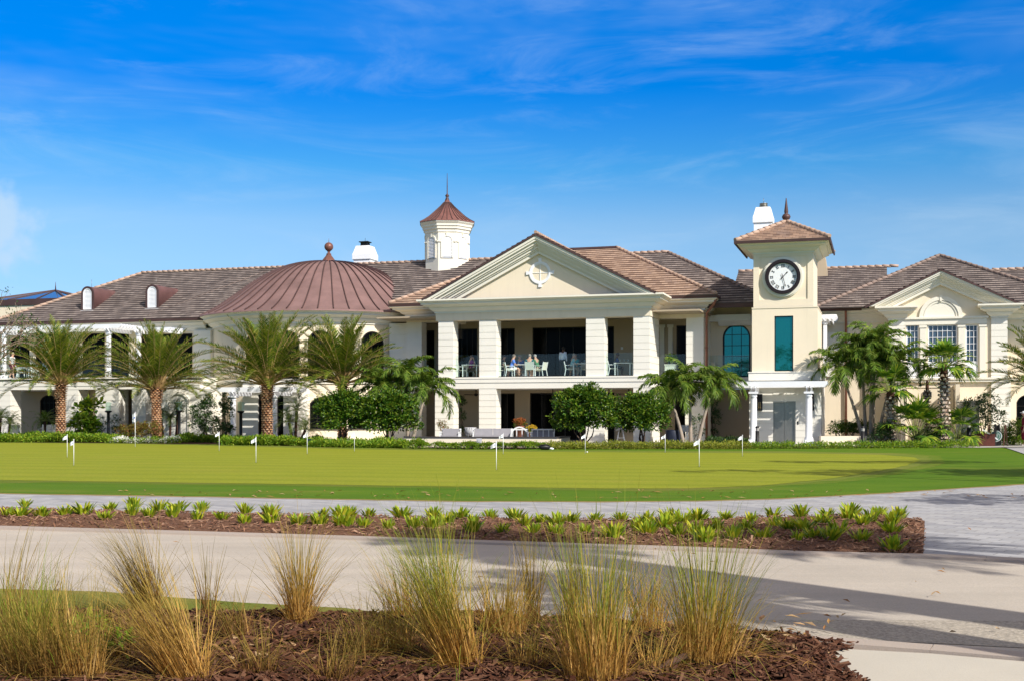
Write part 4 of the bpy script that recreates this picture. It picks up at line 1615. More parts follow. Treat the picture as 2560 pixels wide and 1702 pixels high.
m.build('roof', [TILE_DARK, COPPER_DARK, RIDGE_GREY], club)
m = MB()
roof_slope(m, [(11.0, 7.1, 7.6), (20, 7.1, 7.6), (20, 13.2, 10.55), (11.0, 13.2, 10.55)])
roof_slope(m, [(11.0, 19.3, 7.6), (11.0, 13.2, 10.55), (20, 13.2, 10.55), (20, 19.3, 7.6)])
ridge_caps(m, (11.0, 13.2, 10.58), (20.6, 13.2, 10.58), mat=2)
roof_slope(m, [(26, 7.1, 7.55), (38, 7.1, 7.55), (38, 13.2, 10.12), (26, 13.2, 10.12)])
ridge_caps(m, (26, 13.2, 10.15), (38, 13.2, 10.15), mat=2)
m.build('roof', [TILE_DARK, COPPER_DARK, RIDGE_TAN], club)
m = MB()
ud = U(2114, 6.9)
m.tube([(ud, 6.9, 7.45), (ud, 7.5, 7.0), (ud, 7.85, 6.7), (ud, 7.88, .05)], .065, 8)
m.build('downspout', COPPER_PIPE, club)
# louvred screen wall beside the tower, pale siding
m = MB()
courses(m, U(2068, RV - .15), U(2110, RV - .15), RV - .15, RV + .1, 3.75, 6.3)
m.build('siding', STONE, club)

# parapet seen behind the tower
m = MB()
m.box(U(2030, 12), U(2062, 12), 12, 14, 9, H(2045, 640, 12))
m.prism([(U(2062, 12), 9), (U(2076, 12), 9), (U(2062, 12), H(2045, 640, 12))], 'y', 12.02, 14)
m.build('parapet', SHADEWALL, club)

# ---- far-left roof with glazed skylight
su, sv = U(139, 17), 17.0
zt_, zb2 = H(139, 727, sv), H(139, 757, sv)
m = MB()
hw = 3.9
for k in range(4):
    c = [(-1, -1), (1, -1), (1, 1), (-1, 1)]
    a, b = c[k], c[(k + 1) % 4]
    m.add([(su + a[0] * hw, sv + a[1] * hw, zb2 - .1), (su + b[0] * hw, sv + b[1] * hw, zb2 - .1), (su, sv, zt_)], [(0, 1, 2)], 0)
    m.beam((su + a[0] * hw, sv + a[1] * hw, zb2 - .08), (su, sv, zt_ + .02), .14, .12, 1)
    for t_ in (.33, .67):
        p = (su + (a[0] + (b[0] - a[0]) * t_) * hw, sv + (a[1] + (b[1] - a[1]) * t_) * hw, zb2 - .07)
        m.beam(p, (su, sv, zt_), .07, .07, 1)
m.box(su - hw - .1, su + hw + .1, sv - hw - .1, sv + hw + .1, zb2 - .55, zb2 - .09, 1)
m.box(su - hw, su + hw, sv - hw, sv + hw, 7, zb2 - .56, 2)
m.tube([(su, sv, zt_), (su, sv, zt_ + .7)], [.06, .01], 6, 1)
m.build('skylight', [GLASS_BLUE, COPPER_DARK, CREAM], club)
m = MB()
roof_slope(m, [(su - 22, sv - 7, 7.6), (su - hw - .5, sv - 7, 7.6), (su - hw - .5, sv + 2, 10.7), (su - 22, sv + 2, 10.7)])
m.build('roof', TILE_TAN, club)

# ================================================================== CLOCK TOWER
TU = U(1962, 0)
tower = thing('clock_tower', 'square cream clock tower with tan tiled cap beside the arched window', 'clock tower', W(TU, 0, 0), ROT)
OFF = Matrix.Translation((-TU, 0, 0))


def tb(m, name, mat, parent=None):
    m.xform(OFF)
    return m.build(name, mat, parent or tower)


h1, h2, h3 = H(1962, 928, 0), H(1962, 768, 0), H(1962, 633, 0)
TD = 4.6
lo0, lo1 = U(1880, 0), U(2044, 0)
up0, up1 = U(1883.5, .12), U(2033, .12)
ba0, ba1 = U(1873, 0), U(2053, 0)
m = MB()
wo_ = px_open(1936, 1983, 790, 927, 0)
m.box(lo0, lo1, .3, TD, h1, h2)
wall(m, lo0, lo1, h1, h2, 0, [(wo_[0], wo_[1], max(wo_[2], h1 + .02), wo_[3], 0)], .2, thick=.3)
m.box(lo0 - .02, lo1 + .02, -.03, TD + .02, h2 - .06, h2)
m.box(up0, up1, .28, TD - .1, h2, h3 + .1)
cx = U(1957.5, .12)
# recessed panel on the upper shaft
pa, pb_ = U(1898, .12), U(2019, .12)
pz0, pz1 = H(1962, 749, .12), H(1962, 641, .12)
wall(m, up0, up1, h2, h3 + .1, .12, [((pa + pb_) / 2, pb_ - pa, pz0, pz1 - pz0, 0)], .06, thick=.2)
m.add([(pa, .18, pz0), (pb_, .18, pz0), (pb_, .18, pz1), (pa, .18, pz1)], [(0, 1, 2, 3)])
tb(m, 'shaft', CREAM)
# rusticated base with the lift doors
m = MB()
dz1 = H(1960, 1002, 0)
d0, d1 = U(1933, 0), U(1989, 0)
n_ = 9
hh = (h1 - .45) / n_
m.box(ba0 + .02, d0, .022, TD, 0, h1 - .4)
m.box(d1, ba1 - .02, .022, TD, 0, h1 - .4)
m.box(d0 - .01, d1 + .01, .2, TD - .01, 0, h1 - .41)
m.box(d0 - .01, d1 + .01, .022, .3, dz1, h1 - .405)
for k in range(n_):
    z0, z1 = k * hh + .012, (k + 1) * hh - .012
    if z0 < dz1:
        m.box(ba0, d0 - .002, 0, TD + .01, z0, z1)
        m.box(d1 + .002, ba1, 0, TD + .01, z0, z1)
    if z1 > dz1:
        m.box(d0 - .002, d1 + .002, .001, .25, max(z0, dz1 + .002), z1)
m.box(ba0 - .03, ba1 + .03, -.04, TD + .04, h1 - .45, h1 - .05)
m.box(ba0 - .06, ba1 + .06, -.08, TD + .08, h1 - .05, h1)
tb(m, 'base', STONE)
m = MB()
mid = (d0 + d1) / 2
m.box(d0 + .05, mid - .006, .08, .12, .06, dz1 - .06)
m.box(mid + .006, d1 - .05, .08, .12, .06, dz1 - .06)
door = tb(m, 'lift_door', STEEL)
m = MB()
m.ring([(d0, .03), (d1, .03), (d1, dz1), (d0, dz1)], [(d0 + .05, .06), (d1 - .05, .06), (d1 - .05, dz1 - .06), (d0 + .05, dz1 - .06)], -.01, .12)
tb(m, 'door_frame', STEEL, door)
m = MB()
u_ = U(1993, 0)
m.box(u_, u_ + .07, -.02, .01, 1.05, 1.22)
tb(m, 'call_panel', BLACK)
w_ = window(tower, wo_[0], .10, max(wo_[2], h1 + .02), wo_[1], wo_[3], 0, 1, 1, BRONZE, GLASS_TEAL, .05, off=(TU, 0, 0))
# cornice and cap
m = MB()
m.sweep(cornice_prof(H(1962, 603, -.5) - h3, .80), [(up0, TD), (up0, .12), (up1, .12), (up1, TD)], h3)
tb(m, 'cornice', TRIM)
m = MB()
ez = H(1962, 602.5, -.5)
e0, e1, ev0, ev1 = up0 - .86, up1 + .86, .12 - .86, TD + .8
az = H(1964, 556, TD / 2)
am, av = (e0 + e1) / 2, (ev0 + ev1) / 2
c4 = [(e0, ev0, ez), (e1, ev0, ez), (e1, ev1, ez), (e0, ev1, ez)]
for k in range(4):
    roof_slope(m, [c4[k], c4[(k + 1) % 4], (am, av, az)], .30)
    ridge_caps(m, Vector(c4[k]) + Vector((0, 0, .05)), (am, av, az + .02), .11, mat=2)
m.sweep([(-.02, -.10), (.05, -.10), (.06, .03), (-.02, .03)], [(e0, ev1), (e0, ev0), (e1, ev0), (e1, ev1)], ez, mat=1)
rf = tb(m, 'roof', [TILE_TAN, COPPER_DARK, RIDGE_TAN])
m = MB()
m.lathe([(.22, az - .05), (.12, az + .06), (.10, az + .10), (.18, az + .16), (.23, az + .26), (.23, az + .30), (.18, az + .40), (.09, az + .46), (.10, az + .50), (.11, az + .58), (.02, H(1964, 496, av))], (am, av), 14)
tb(m, 'finial', COPPER_DARK, rf)
# clock
cz_ = H(1958, 693.5, .12)
CR = 43 * D(1958, 0) / FPX
m = MB()


def disc(m, r0, r1, y0, y1, n=56, mat=0):
    o_ = [(cx + r1 * math.cos(2 * PI * k / n), cz_ + r1 * math.sin(2 * PI * k / n)) for k in range(n)]
    i_ = [(cx + r0 * math.cos(2 * PI * k / n), cz_ + r0 * math.sin(2 * PI * k / n)) for k in range(n)]
    m.ring(o_, i_, y0, y1, mat, False)


disc(m, CR * .9, CR * 1.13, -.02, .2)
disc(m, CR * .9, CR * 1.19, .06, .2)
clk = tb(m, 'clock', TRIM)
m = MB()
disc(m, CR * .85, CR * 1.01, -.13, .1)
disc(m, CR * .80, CR * .86, -.08, .1)
tb(m, 'clock_rim', paint('black_brown_rim', (.022, .015, .014), .35, .1, 3), clk)
m = MB()
m.add([(cx + CR * .82 * math.cos(2 * PI * k / 48), .02, cz_ + CR * .82 * math.sin(2 * PI * k / 48)) for k in range(48)], [tuple(range(48))])
tb(m, 'clock_face', paint('clock_face_white', (.80, .82, .82), .4, .01), clk)
NUM = ['XII', 'I', 'II', 'III', 'IIII', 'V', 'VI', 'VII', 'VIII', 'IX', 'X', 'XI']
for k, s in enumerate(NUM):
    m = MB()
    a = -k * PI / 6
    hgt, thk = CR * .16, CR * .026
    wd = {'I': .055, 'V': .11, 'X': .11}
    tot = sum(wd[c] for c in s) * CR
    x = -tot / 2
    M = Matrix.Translation((cx, .012, cz_)) @ Matrix.Rotation(-a, 4, 'Y') @ Matrix.Translation((0, 0, CR * .64))
    for c in s:
        w1 = wd[c] * CR
        s0 = len(m.v)
        c0 = x + w1 / 2
        if c == 'I':
            m.box(c0 - thk / 2, c0 + thk / 2, -.004, .003, -hgt / 2, hgt / 2)
        elif c == 'V':
            m.beam((c0 - w1 * .36, 0, hgt / 2), (c0, 0, -hgt / 2), thk, .007, up=(0, 1, 0))
            m.beam((c0 + w1 * .36, 0, hgt / 2), (c0, 0, -hgt / 2), thk * .7, .007, up=(0, 1, 0))
        else:
            m.beam((c0 - w1 * .36, 0, hgt / 2), (c0 + w1 * .36, 0, -hgt / 2), thk, .007, up=(0, 1, 0))
            m.beam((c0 + w1 * .36, 0, hgt / 2), (c0 - w1 * .36, 0, -hgt / 2), thk * .7, .007, up=(0, 1, 0))
        m.box(c0 - w1 * .42, c0 + w1 * .42, -.004, .003, hgt / 2 - thk * .3, hgt / 2 + thk * .2)
        m.box(c0 - w1 * .42, c0 + w1 * .42, -.004, .003, -hgt / 2 - thk * .2, -hgt / 2 + thk * .3)
        m.xform(M, s0)
        x += w1
    tb(m, 'numeral', BLACK, clk)


def hand(name, ang, L, tail, w, y):
    m = MB()
    s0 = 0
    m.prism([(-w * .35, -tail), (w * .35, -tail), (w * .5, 0), (w * .35, L * .72), (w * .9, L * .78), (0, L), (-w * .9, L * .78), (-w * .35, L * .72), (-w * .5, 0)], 'y', y - .008, y)
    m.lathe([(w * .9, -.004), (w * .9, .004)], (0, 0), 12)
    m.xform(Matrix.Translation((cx, 0, cz_)) @ Matrix.Rotation(ang, 4, 'Y'))
    tb(m, name, BLACK, clk)


hand('hour_hand', 2 * PI * (1 + 27 / 60) / 12, CR * .42, CR * .20, CR * .05, -.005)
hand('minute_hand', 2 * PI * 27.5 / 60, CR * .62, CR * .20, CR * .04, -.022)
# wall lanterns
for px in (1899, 2028):
    m = MB()
    u_ = U(px, -.1)
    z0 = H(px, 1025, 0)
    m.box(u_ - .14, u_ + .14, -.22, -.02, z0 + .80, z0 + .86)
    m.box(u_ - .14, u_ + .14, -.22, -.02, z0, z0 + .05)
    m.box(u_ - .14, u_ + .14, -.03, .0, z0, z0 + .86)
    for x in (-1, 1):
        m.box(u_ + x * .12 - .02, u_ + x * .12 + .02, -.22, -.18, z0 + .05, z0 + .8)
        m.box(u_ + x * .12 - .02, u_ + x * .12 + .02, -.06, -.03, z0 + .05, z0 + .8)
    l_ = tb(m, 'wall_lantern', BLACK)
    m = MB()
    for x in (-.04, .04):
        m.tube([(u_ + x, -.11, z0 + .05), (u_ + x, -.11, z0 + .42)], .02, 6)
    tb(m, 'candle', paint('candle_glass', (.6, .45, .22), .3, .05), l_)
# ================================================================== VEGETATION
UPZ = Vector((0, 0, 1))
DATE_LEAF = leaf('date_palm_leaflet', [(.032, .076, .009), (.072, .132, .014), (.122, .185, .018), (.20, .24, .026), (.33, .30, .04)], .22, .45)
DATE_PETIOLE = paint('palm_petiole', (.36, .24, .10), .6, .2, 3)
DATE_BOOT = leaf('palm_trunk_boot', [(0.135, 0.057, 0.030), (0.270, 0.115, 0.054), (0.432, 0.216, 0.115), (0.594, 0.365, 0.216), (0.189, 0.081, 0.041)], 0, .9, .1)
BOOT_CUT = leaf('palm_boot_cut_end', [(.34, .155, .07), (.46, .25, .13), (.54, .36, .23), (.28, .115, .05)], 0, .9, .1)
SABAL_CUT = leaf('fan_palm_boot_end', [(.42, .34, .27), (.55, .47, .40), (.34, .24, .17)], 0, .9, .1)
DATE_BARK = paint('palm_trunk_bark', (.075, .035, .022), .95, .25, 6)
ADON_LEAF = leaf('feather_palm_leaflet', [(0.043, 0.093, 0.011), (0.079, 0.158, 0.016), (0.142, 0.225, 0.025), (0.079, 0.135, 0.027), (0.271, 0.330, 0.045)], .25, .4)
CROWNSHAFT = paint('crownshaft_green', (.30, .33, .10), .5, .2, 2)
SMOOTH_TRUNK = paint('smooth_grey_trunk', (.34, .28, .22), .8, .2, 4)
SABAL_LEAF = leaf('fan_palm_segment', [(0.038, 0.105, 0.012), (0.076, 0.175, 0.017), (0.139, 0.252, 0.025), (0.202, 0.308, 0.029), (0.378, 0.420, 0.050)], .25, .4)
SABAL_BOOT = leaf('fan_palm_boot', [(.20, .13, .09), (.34, .25, .19), (.46, .37, .30), (.27, .15, .09)], 0, .9, .1)
BUSH_LEAF = leaf('glossy_shrub_leaf', [(0.011, 0.043, 0.003), (0.025, 0.080, 0.006), (0.056, 0.134, 0.008), (0.112, 0.193, 0.013), (0.192, 0.235, 0.021)], .16, .38, .3)
BUSH_DARK = leaf('dark_shrub_leaf', [(0.015, 0.045, 0.012), (0.030, 0.078, 0.018), (0.053, 0.112, 0.024), (0.105, 0.165, 0.038)], .15, .35, .45)
HEDGE_LEAF = leaf('groundcover_leaf', [(0.051, 0.127, 0.008), (0.108, 0.233, 0.014), (0.187, 0.300, 0.022), (0.316, 0.374, 0.030), (0.071, 0.150, 0.012)], .25, .45)
CROTON_LEAF = leaf('red_green_leaf', [(.20, .05, .02), (.12, .14, .02), (.20, .18, .03), (.30, .10, .05), (.10, .13, .02), (.24, .20, .05)], .2, .45)
YELLOW_HEDGE = leaf('yellow_green_leaf', [(.10, .15, .015), (.22, .25, .03), (.34, .33, .05), (.15, .19, .02)], .25, .45)
FERN_LEAF = leaf('strap_fern_leaf', [(0.114, 0.205, 0.010), (0.211, 0.314, 0.017), (0.357, 0.423, 0.026), (0.536, 0.505, 0.042), (0.146, 0.232, 0.014)], .3, .4)
FLOWER_WHITE = leaf('white_petal', [(.75, .75, .72), (.82, .82, .80)], .2, .6)
FLOWER_RUST = leaf('rust_petal', [(.25, .07, .02), (.40, .13, .03), (.16, .05, .02)], .1, .7)
FLOWER_YELLOW = leaf('yellow_petal', [(.60, .40, .03), (.70, .50, .06)], .1, .7)
BARK = paint('shrub_bark', (.10, .065, .045), .9, .25, 8)
BARK_PALE = paint('pale_bark', (.26, .19, .14), .9, .25, 8)


def blade(mb, p, d, wdir, L, w, bend=0.0, mat=0, bdir=None):
    """one leaflet: base, widest at a third, pointed tip that may bend."""
    bd = bdir if bdir is not None else Vector((0, 0, -1))
    m = p + d * (L * .45) + bd * (bend * L * .12)
    t = p + d * (L * (1 - bend * .25)) + bd * (bend * L * .62)
    a = wdir * (w / 2)
    b_ = wdir * (w * .28)
    mb.add([p - b_, p + b_, m + a, m - a, t], [(0, 1, 2, 3), (3, 2, 4)], mat)


def frond(mb, base, az, elev, L, droop, ll, lw, n, r, fold=.35, hang=0.0, start=.22, pr=.022, pow_=1.5, m_leaf=0, m_stem=1, sidew=0.0):
    h = Vector((math.cos(az), math.sin(az), 0))
    S = Vector((-math.sin(az), math.cos(az), 0))
    K = 12
    pts, tans = [Vector(base)], []
    for i in range(K):
        s = (i + .5) / K
        e = elev - droop * s ** pow_
        T = (h * math.cos(e) + UPZ * math.sin(e) + S * sidew * s).normalized()
        tans.append(T)
        pts.append(pts[-1] + T * (L / K))
    mb.tube([pts[i] for i in (0, 2, 4, 6, 8, 10, 12)], [pr, pr * .85, pr * .65, pr * .5, pr * .36, pr * .25, pr * .12], 4, m_stem, False)
    for i in range(n):
        s = start + (1 - start) * (i + r.uniform(.2, .8)) / n
        k = min(K - 1, int(s * K))
        f = s * K - k
        p = pts[k].lerp(pts[k + 1], f)
        T = tans[k]
        N = T.cross(S) * -1
        if N.z < 0 and elev > 0 and k < 4:
            N = -N
        N = S.cross(T)
        if N.z < 0:
            N = -N
        q = (s - start) / (1 - start)
        prof = max(.12, math.sin(PI * (.16 + .80 * q)) ** .75)
        for sd in (-1, 1):
            ang = R(62 - 34 * q) + r.gauss(0, .10)
            d = T * math.cos(ang) + S * sd * math.sin(ang) + N * (fold + r.gauss(0, .16))
            d.normalize()
            blade(mb, p, d, T if abs(d.dot(T)) < .9 else N, ll * prof * r.uniform(.85, 1.12), lw, hang * r.uniform(.6, 1.3), m_leaf)


def boots(mb, r0, r1, z0, z1, rows, n, r, out=.055, mat=0):
    """leaf-base scars spiralling round a trunk."""
    for i in range(rows):
        z = z0 + (z1 - z0) * i / rows
        dz = (z1 - z0) / rows
        rr = r0 + (r1 - r0) * i / rows
        for k in range(n):
            a = 2 * PI * (k + (i % 2) * .5 + r.uniform(-.05, .05)) / n + i * .02
            da = PI / n * .94
            def P(aa, zz, o):
                return (math.cos(aa) * (rr + o), math.sin(aa) * (rr + o), zz)
            o = out * r.uniform(.7, 1.3)
            mb.add([P(a, z - dz * .85, .0), P(a + da, z + dz * .1, .004), P(a + da * .5, z + dz * .30, o), P(a - da * .5, z + dz * .30, o), P(a - da, z + dz * .1, .004),
                    P(a + da * .42, z + dz * .82, o * .85), P(a - da * .42, z + dz * .82, o * .85), P(a, z + dz * .95, .0)],
                   [(0, 1, 2, 3, 4), (1, 5, 2), (4, 3, 6), (6, 5, 7)], mat)
            mb.add([P(a + da * .5, z + dz * .30, o + .002), P(a - da * .5, z + dz * .30, o + .002), P(a - da * .42, z + dz * .82, o * .85 + .002), P(a + da * .42, z + dz * .82, o * .85 + .002)], [(0, 3, 2, 1)], 2)


def date_palm(label, pos, hT, L, seed, nf=96, r0=.245, group='date palms along the clubhouse'):
    r = random.Random(seed)
    t = thing('date_palm', label, 'palm tree', pos, 0, group)
    m = MB()
    m.lathe([(r0 * 1.25, -.05), (r0 * 1.12, .15), (r0, .5), (r0 * .97, hT * .6), (r0 * 1.05, hT - .35), (r0 * 1.22, hT), (r0 * .9, hT + .25), (.02, hT + .4)], n=16, mat=1)
    boots(m, r0 * 1.14, r0 * .97, .12, .55, 4, 9, r, .05)
    boots(m, r0 * .98, r0 * .98, .5, hT * .75, int(hT * .75 / .15), 9, r, .055)
    boots(m, r0 * .98, r0 * 1.22, hT * .75, hT + .1, 9, 10, r, .10)
    m.build('trunk', [DATE_BOOT, DATE_BARK, BOOT_CUT], t)
    m = MB()
    for i in range(nf):
        q = (i + .5) / nf
        az = i * 2.39996 + r.uniform(-.25, .25)
        elev = R(88 - 76 * q ** 1.1) + r.gauss(0, .07)
        droop = R(32 + 34 * q) * r.uniform(.7, 1.25)
        LL = L * (1.02 + .06 * math.sin(PI * q)) * r.uniform(.86, 1.08)
        b = (math.cos(az) * .16, math.sin(az) * .16, hT + .25 - .25 * q)
        frond(m, b, az, elev, LL, droop, .54, .040, 60, r, .32, .14, .22, .034, 1.7, sidew=r.uniform(-.25, .25))
    m.build('crown', [DATE_LEAF, DATE_PETIOLE], t)
    return t


def feather_palm(label, pos, stems, seed, group=None, cat='palm tree', L=1.75, nf=15, ll=.60):
    """a clump of smooth slender trunks, each with a green crownshaft and arching fronds."""
    r = random.Random(seed)
    t = thing('feather_palm', label, cat, pos, 0, group)
    for (bx, by, tx, ty, h) in stems:
        m = MB()
        pts = [Vector((bx, by, -.05)).lerp(Vector((tx, ty, h)), k / 6) + Vector((0, 0, 0)) for k in range(7)]
        for k in range(7):
            s = k / 6
            pts[k].x += (tx - bx) * .25 * (s * s - s)
            pts[k].y += (ty - by) * .25 * (s * s - s)
        m.tube(pts, [.13, .10, .09, .08, .075, .07, .065], 10)
        d = (pts[-1] - pts[-2]).normalized()
        top = pts[-1] + d * .62
        m.tube([pts[-1] - d * .03, pts[-1] + d * .2, pts[-1] + d * .45, top], [.08, .09, .07, .045], 10, 1)
        m.build('trunk', [SMOOTH_TRUNK, CROWNSHAFT], t)
        m = MB()
        for i in range(nf):
            q = (i + .5) / nf
            az = i * 2.39996 + r.uniform(-.3, .3)
            elev = R(84 - 78 * q) + r.gauss(0, .1)
            frond(m, top - d * .06, az, elev, L * r.uniform(.85, 1.1), R(95 + 35 * q) * r.uniform(.85, 1.15), ll, .072, 44, r, .12, .65, .14, .022, 1.25, sidew=r.uniform(-.3, .3))
        m.build('crown', [ADON_LEAF, CROWNSHAFT], t)
    return t


def fan_leaf(mb, base, az, elev, pet, rad, r, n=22, hang=.5, m_leaf=0, m_stem=1):
    h = Vector((math.cos(az), math.sin(az), 0)); S = Vector((-math.sin(az), math.cos(az), 0))
    p = Vector(base)
    pts = [p.copy()]
    for i in range(4):
        e = elev - .35 * (i / 4) ** 1.5
        p = p + (h * math.cos(e) + UPZ * math.sin(e)) * (pet / 4)
        pts.append(p.copy())
    mb.tube(pts, [.026, .02, .017, .015, .012], 4, m_stem, False)
    e = elev - .55
    T = h * math.cos(e) + UPZ * math.sin(e)
    N = S.cross(T)
    if N.z < 0:
        N = -N
    for i in range(n):
        a = R(-115 + 230 * (i + .5) / n) + r.gauss(0, .03)
        d = T * math.cos(a) + S * math.sin(a) + N * (.10 + .18 * abs(math.sin(a)))
        d.normalize()
        wd = d.cross(N).normalized()
        L = rad * (1.0 - .25 * abs(a) / 2) * r.uniform(.85, 1.1)
        blade(mb, p, d, wd, L, rad * .115, hang * r.uniform(.5, 1.4) * .7, m_leaf)


def fan_palm(label, pos, hT, seed, rad=.62, pet=.95, nf=26, r0=.20, group=None, dead=True):
    r = random.Random(seed)
    t = thing('fan_palm', label, 'palm tree', pos, 0, group)
    if hT > .5:
        m = MB()
        m.lathe([(r0 * 1.5, -.05), (r0 * 1.25, .15), (r0, .5), (r0 * .92, hT * .6), (r0, hT), (.05, hT + .3)], n=12, mat=1)
        boots(m, r0 * 1.2, r0 * .95, .15, hT * .95, int(hT / .2), 6, r, .10)
        m.build('trunk', [SABAL_BOOT, DATE_BARK, SABAL_CUT], t)
    m = MB()
    for i in range(nf):
        q = (i + .5) / nf
        az = i * 2.39996 + r.uniform(-.3, .3)
        elev = R(86 - (98 if hT > .5 else 72) * q) + r.gauss(0, .08)
        fan_leaf(m, (math.cos(az) * .08, math.sin(az) * .08, hT + .1), az, elev, pet * r.uniform(.8, 1.15), rad * r.uniform(.85, 1.1), r, hang=.35 + .6 * q)
    m.build('crown', [SABAL_LEAF, CROWNSHAFT], t)
    return t


def leaf_quad(mb, p, d, N, L, w, mat=0):
    sd = d.cross(N).normalized() * (w / 2)
    mid = p + d * (L * .45)
    tip = p + d * L - N * (L * .10)
    mb.add([p, mid + sd + N * (w * .12), tip, mid - sd + N * (w * .12)], [(0, 1, 2), (0, 2, 3)], mat)


def rand_unit(r):
    z = r.uniform(-1, 1); a = r.uniform(0, 2 * PI); s = math.sqrt(1 - z * z)
    return Vector((s * math.cos(a), s * math.sin(a), z))


def foliage(mb, blobs, n, L, w, r, clump=.28, per=26, up=.35, mat=0):
    """leaf clusters over the surface of overlapping ellipsoid masses: (cx, cy, cz, rx, ry, rz)."""
    wts = [b[3] * b[5] for b in blobs]
    nc = max(1, n // per)
    for _ in range(nc):
        b = r.choices(blobs, wts)[0]
        u = rand_unit(r)
        if u.z < -.45:
            u.z = -u.z * .6
            u.normalize()
        k = r.uniform(.58, 1.04) if r.random() < .86 else r.uniform(1.04, 1.26)
        c = Vector((b[0] + u.x * b[3] * k, b[1] + u.y * b[4] * k, b[2] + u.z * b[5] * k))
        cs = clump * r.uniform(.5, 1.3) * (1 if k < 1.05 else .6)
        for _ in range(per):
            o = rand_unit(r) * (cs * r.random() ** .5)
            o.z *= .75
            d = (o.normalized() * .8 + u * .5 + rand_unit(r) * .6 + UPZ * up * r.uniform(-.3, 1)).normalized()
            N = (u * .6 + UPZ * .7 + rand_unit(r) * .6)
            N = (N - d * N.dot(d))
            if N.length < 1e-3:
                continue
            leaf_quad(mb, c + o, d, N.normalized(), L * r.uniform(.65, 1.25), w * r.uniform(.75, 1.2), mat)


def branches(mb, base, targets, r, r0=.05, mat=0, wob=.12):
    for t in targets:
        b = Vector(base) + Vector((r.uniform(-.18, .18), r.uniform(-.18, .18), -.04))
        t = Vector(t)
        pts = []
        for k in range(6):
            s = k / 5
            q = b.lerp(t, s)
            q.z = b.z + (t.z - b.z) * (s ** .85)
            q += Vector((r.uniform(-wob, wob), r.uniform(-wob, wob), 0)) * math.sin(PI * s)
            pts.append(q)
        rr = r0 * r.uniform(.7, 1.1)
        mb.tube(pts, [rr, rr * .85, rr * .7, rr * .5, rr * .35, rr * .2], 6, mat)


def shrub(name, label, cat, pos, blobs, n, L, w, mat, seed, stems=None, group=None, clump=.28, bark=BARK, per=26, r0=.05, up=.35):
    r = random.Random(seed)
    if stems is None and not group:
        pass
    t = thing(name, label, cat, pos, 0, group)
    m = MB()
    tg = stems if stems else [(b[0] * .8, b[1] * .8, b[2]) for b in blobs]
    branches(m, (0, 0, 0), tg, r, r0)
    m.build('stem', bark, t)
    m = MB()
    foliage(m, blobs, n, L, w, r, clump, per, up)
    m.build('foliage', mat, t)
    return t


# ---- the four big date palms
date_palm('date palm with white-flecked trunk, leftmost, shading the left balcony', (*AT(152, 69.0), 0), 3.25, 3.55, 11)
date_palm('date palm behind the red-flowered bush on the left wing', (*AT(391, 69.0), 0), 2.95, 3.55, 12)
date_palm('tallest date palm with orange trunk in front of the white entrance pergola', (*AT(668, 62.2), 0), 3.05, 3.75, 13, 106, .255)
date_palm('date palm rising behind the dark round shrubs before the domed drum', (*AT(856, 63.0), 0), 3.15, 3.3, 14, 94, .225)

# ---- feather palms
feather_palm('bushy feather palm drooping between dome drum and portico pillar', (*AT(1005, 62.0), 0), [(-.4, 0, -.9, 0, 2.35), (.3, .2, .2, .3, 2.9), (.5, -.2, 1.15, -.2, 2.25)], 21, 'feather palm clumps beside the clubhouse', nf=23, L=2.0)
feather_palm('three-stemmed feather palm beside the copper downspout left of the clock tower', (*AT(1728, 60.5), 0), [(-.35, 0, -.95, 0, 2.15), (.0, .15, -.05, .2, 2.55), (.30, -.1, .95, 0, 2.45)], 22, 'feather palm clumps beside the clubhouse', nf=22, L=1.95)
feather_palm('tall multi-stemmed feather palm in the raised planter right of the tower', (*AT(2170, 61.5), .35), [(-.25, 0, -1.25, .1, 3.1), (-.05, .2, -.2, .4, 3.9), (.1, -.1, .15, -.1, 3.3), (.25, .1, .45, .3, 4.2), (.5, 0, 1.25, -.2, 3.25)], 23, 'feather palm clumps beside the clubhouse', nf=21, L=2.15)

# ---- fan palms at the right wing
fan_palm('tall fan palm with pale criss-cross trunk in front of the triple window', (*AT(2360, 58.6), 0), 3.75, 31, .82, 1.0, 40, .19, 'fan palms by the right wing')
fan_palm('shorter fan palm with dark lower trunk beside the feather palm clump', (*AT(2226, 59.2), 0), 2.6, 32, .75, .9, 28, .19, 'fan palms by the right wing')
fan_palm('low trunkless fan palm bushing out between the two fan palm trunks', (*AT(2290, 58.9), 0), .30, 33, 1.0, 1.35, 38, .2, 'fan palms by the right wing')
fan_palm('low trunkless fan palm left of the black path bollard by the steps', (*AT(2395, 59.4), 0), .25, 34, .85, 1.15, 24, .2, 'fan palms by the right wing')
fan_palm('thin young fan palm with a single small tuft below the triple window', (*AT(2318, 60.8), 0), 3.0, 35, .30, .35, 6, .085, 'fan palms by the right wing')
date_palm('date palm at the right edge of the picture before the right wing', (*AT(2612, 58.5), 0), 3.0, 2.9, 36, 62, .22, 'date palms along the clubhouse')
shrub('shrub', 'leggy dark green shrub behind the stair wall of the right wing', 'shrub', (*AT(2460, 62.5), 0),
      [(-.5, 0, 1.9, .7, .6, .5), (.2, 0, 2.1, .6, .6, .5), (.3, 0, 1.4, .75, .6, .6), (-.1, 0, 1.0, .7, .5, .5)], 2100, .13, .06, BUSH_DARK, 41, clump=.22)
shrub('low_palm', 'low yellowish feathery plant behind the black sandwich board', 'plant', (*AT(2530, 61.0), 0), [(0, 0, .5, .7, .5, .55), (.5, 0, .8, .5, .4, .5), (-.6, 0, .3, .5, .4, .3)], 900, .30, .04, ADON_LEAF, 42, clump=.3)


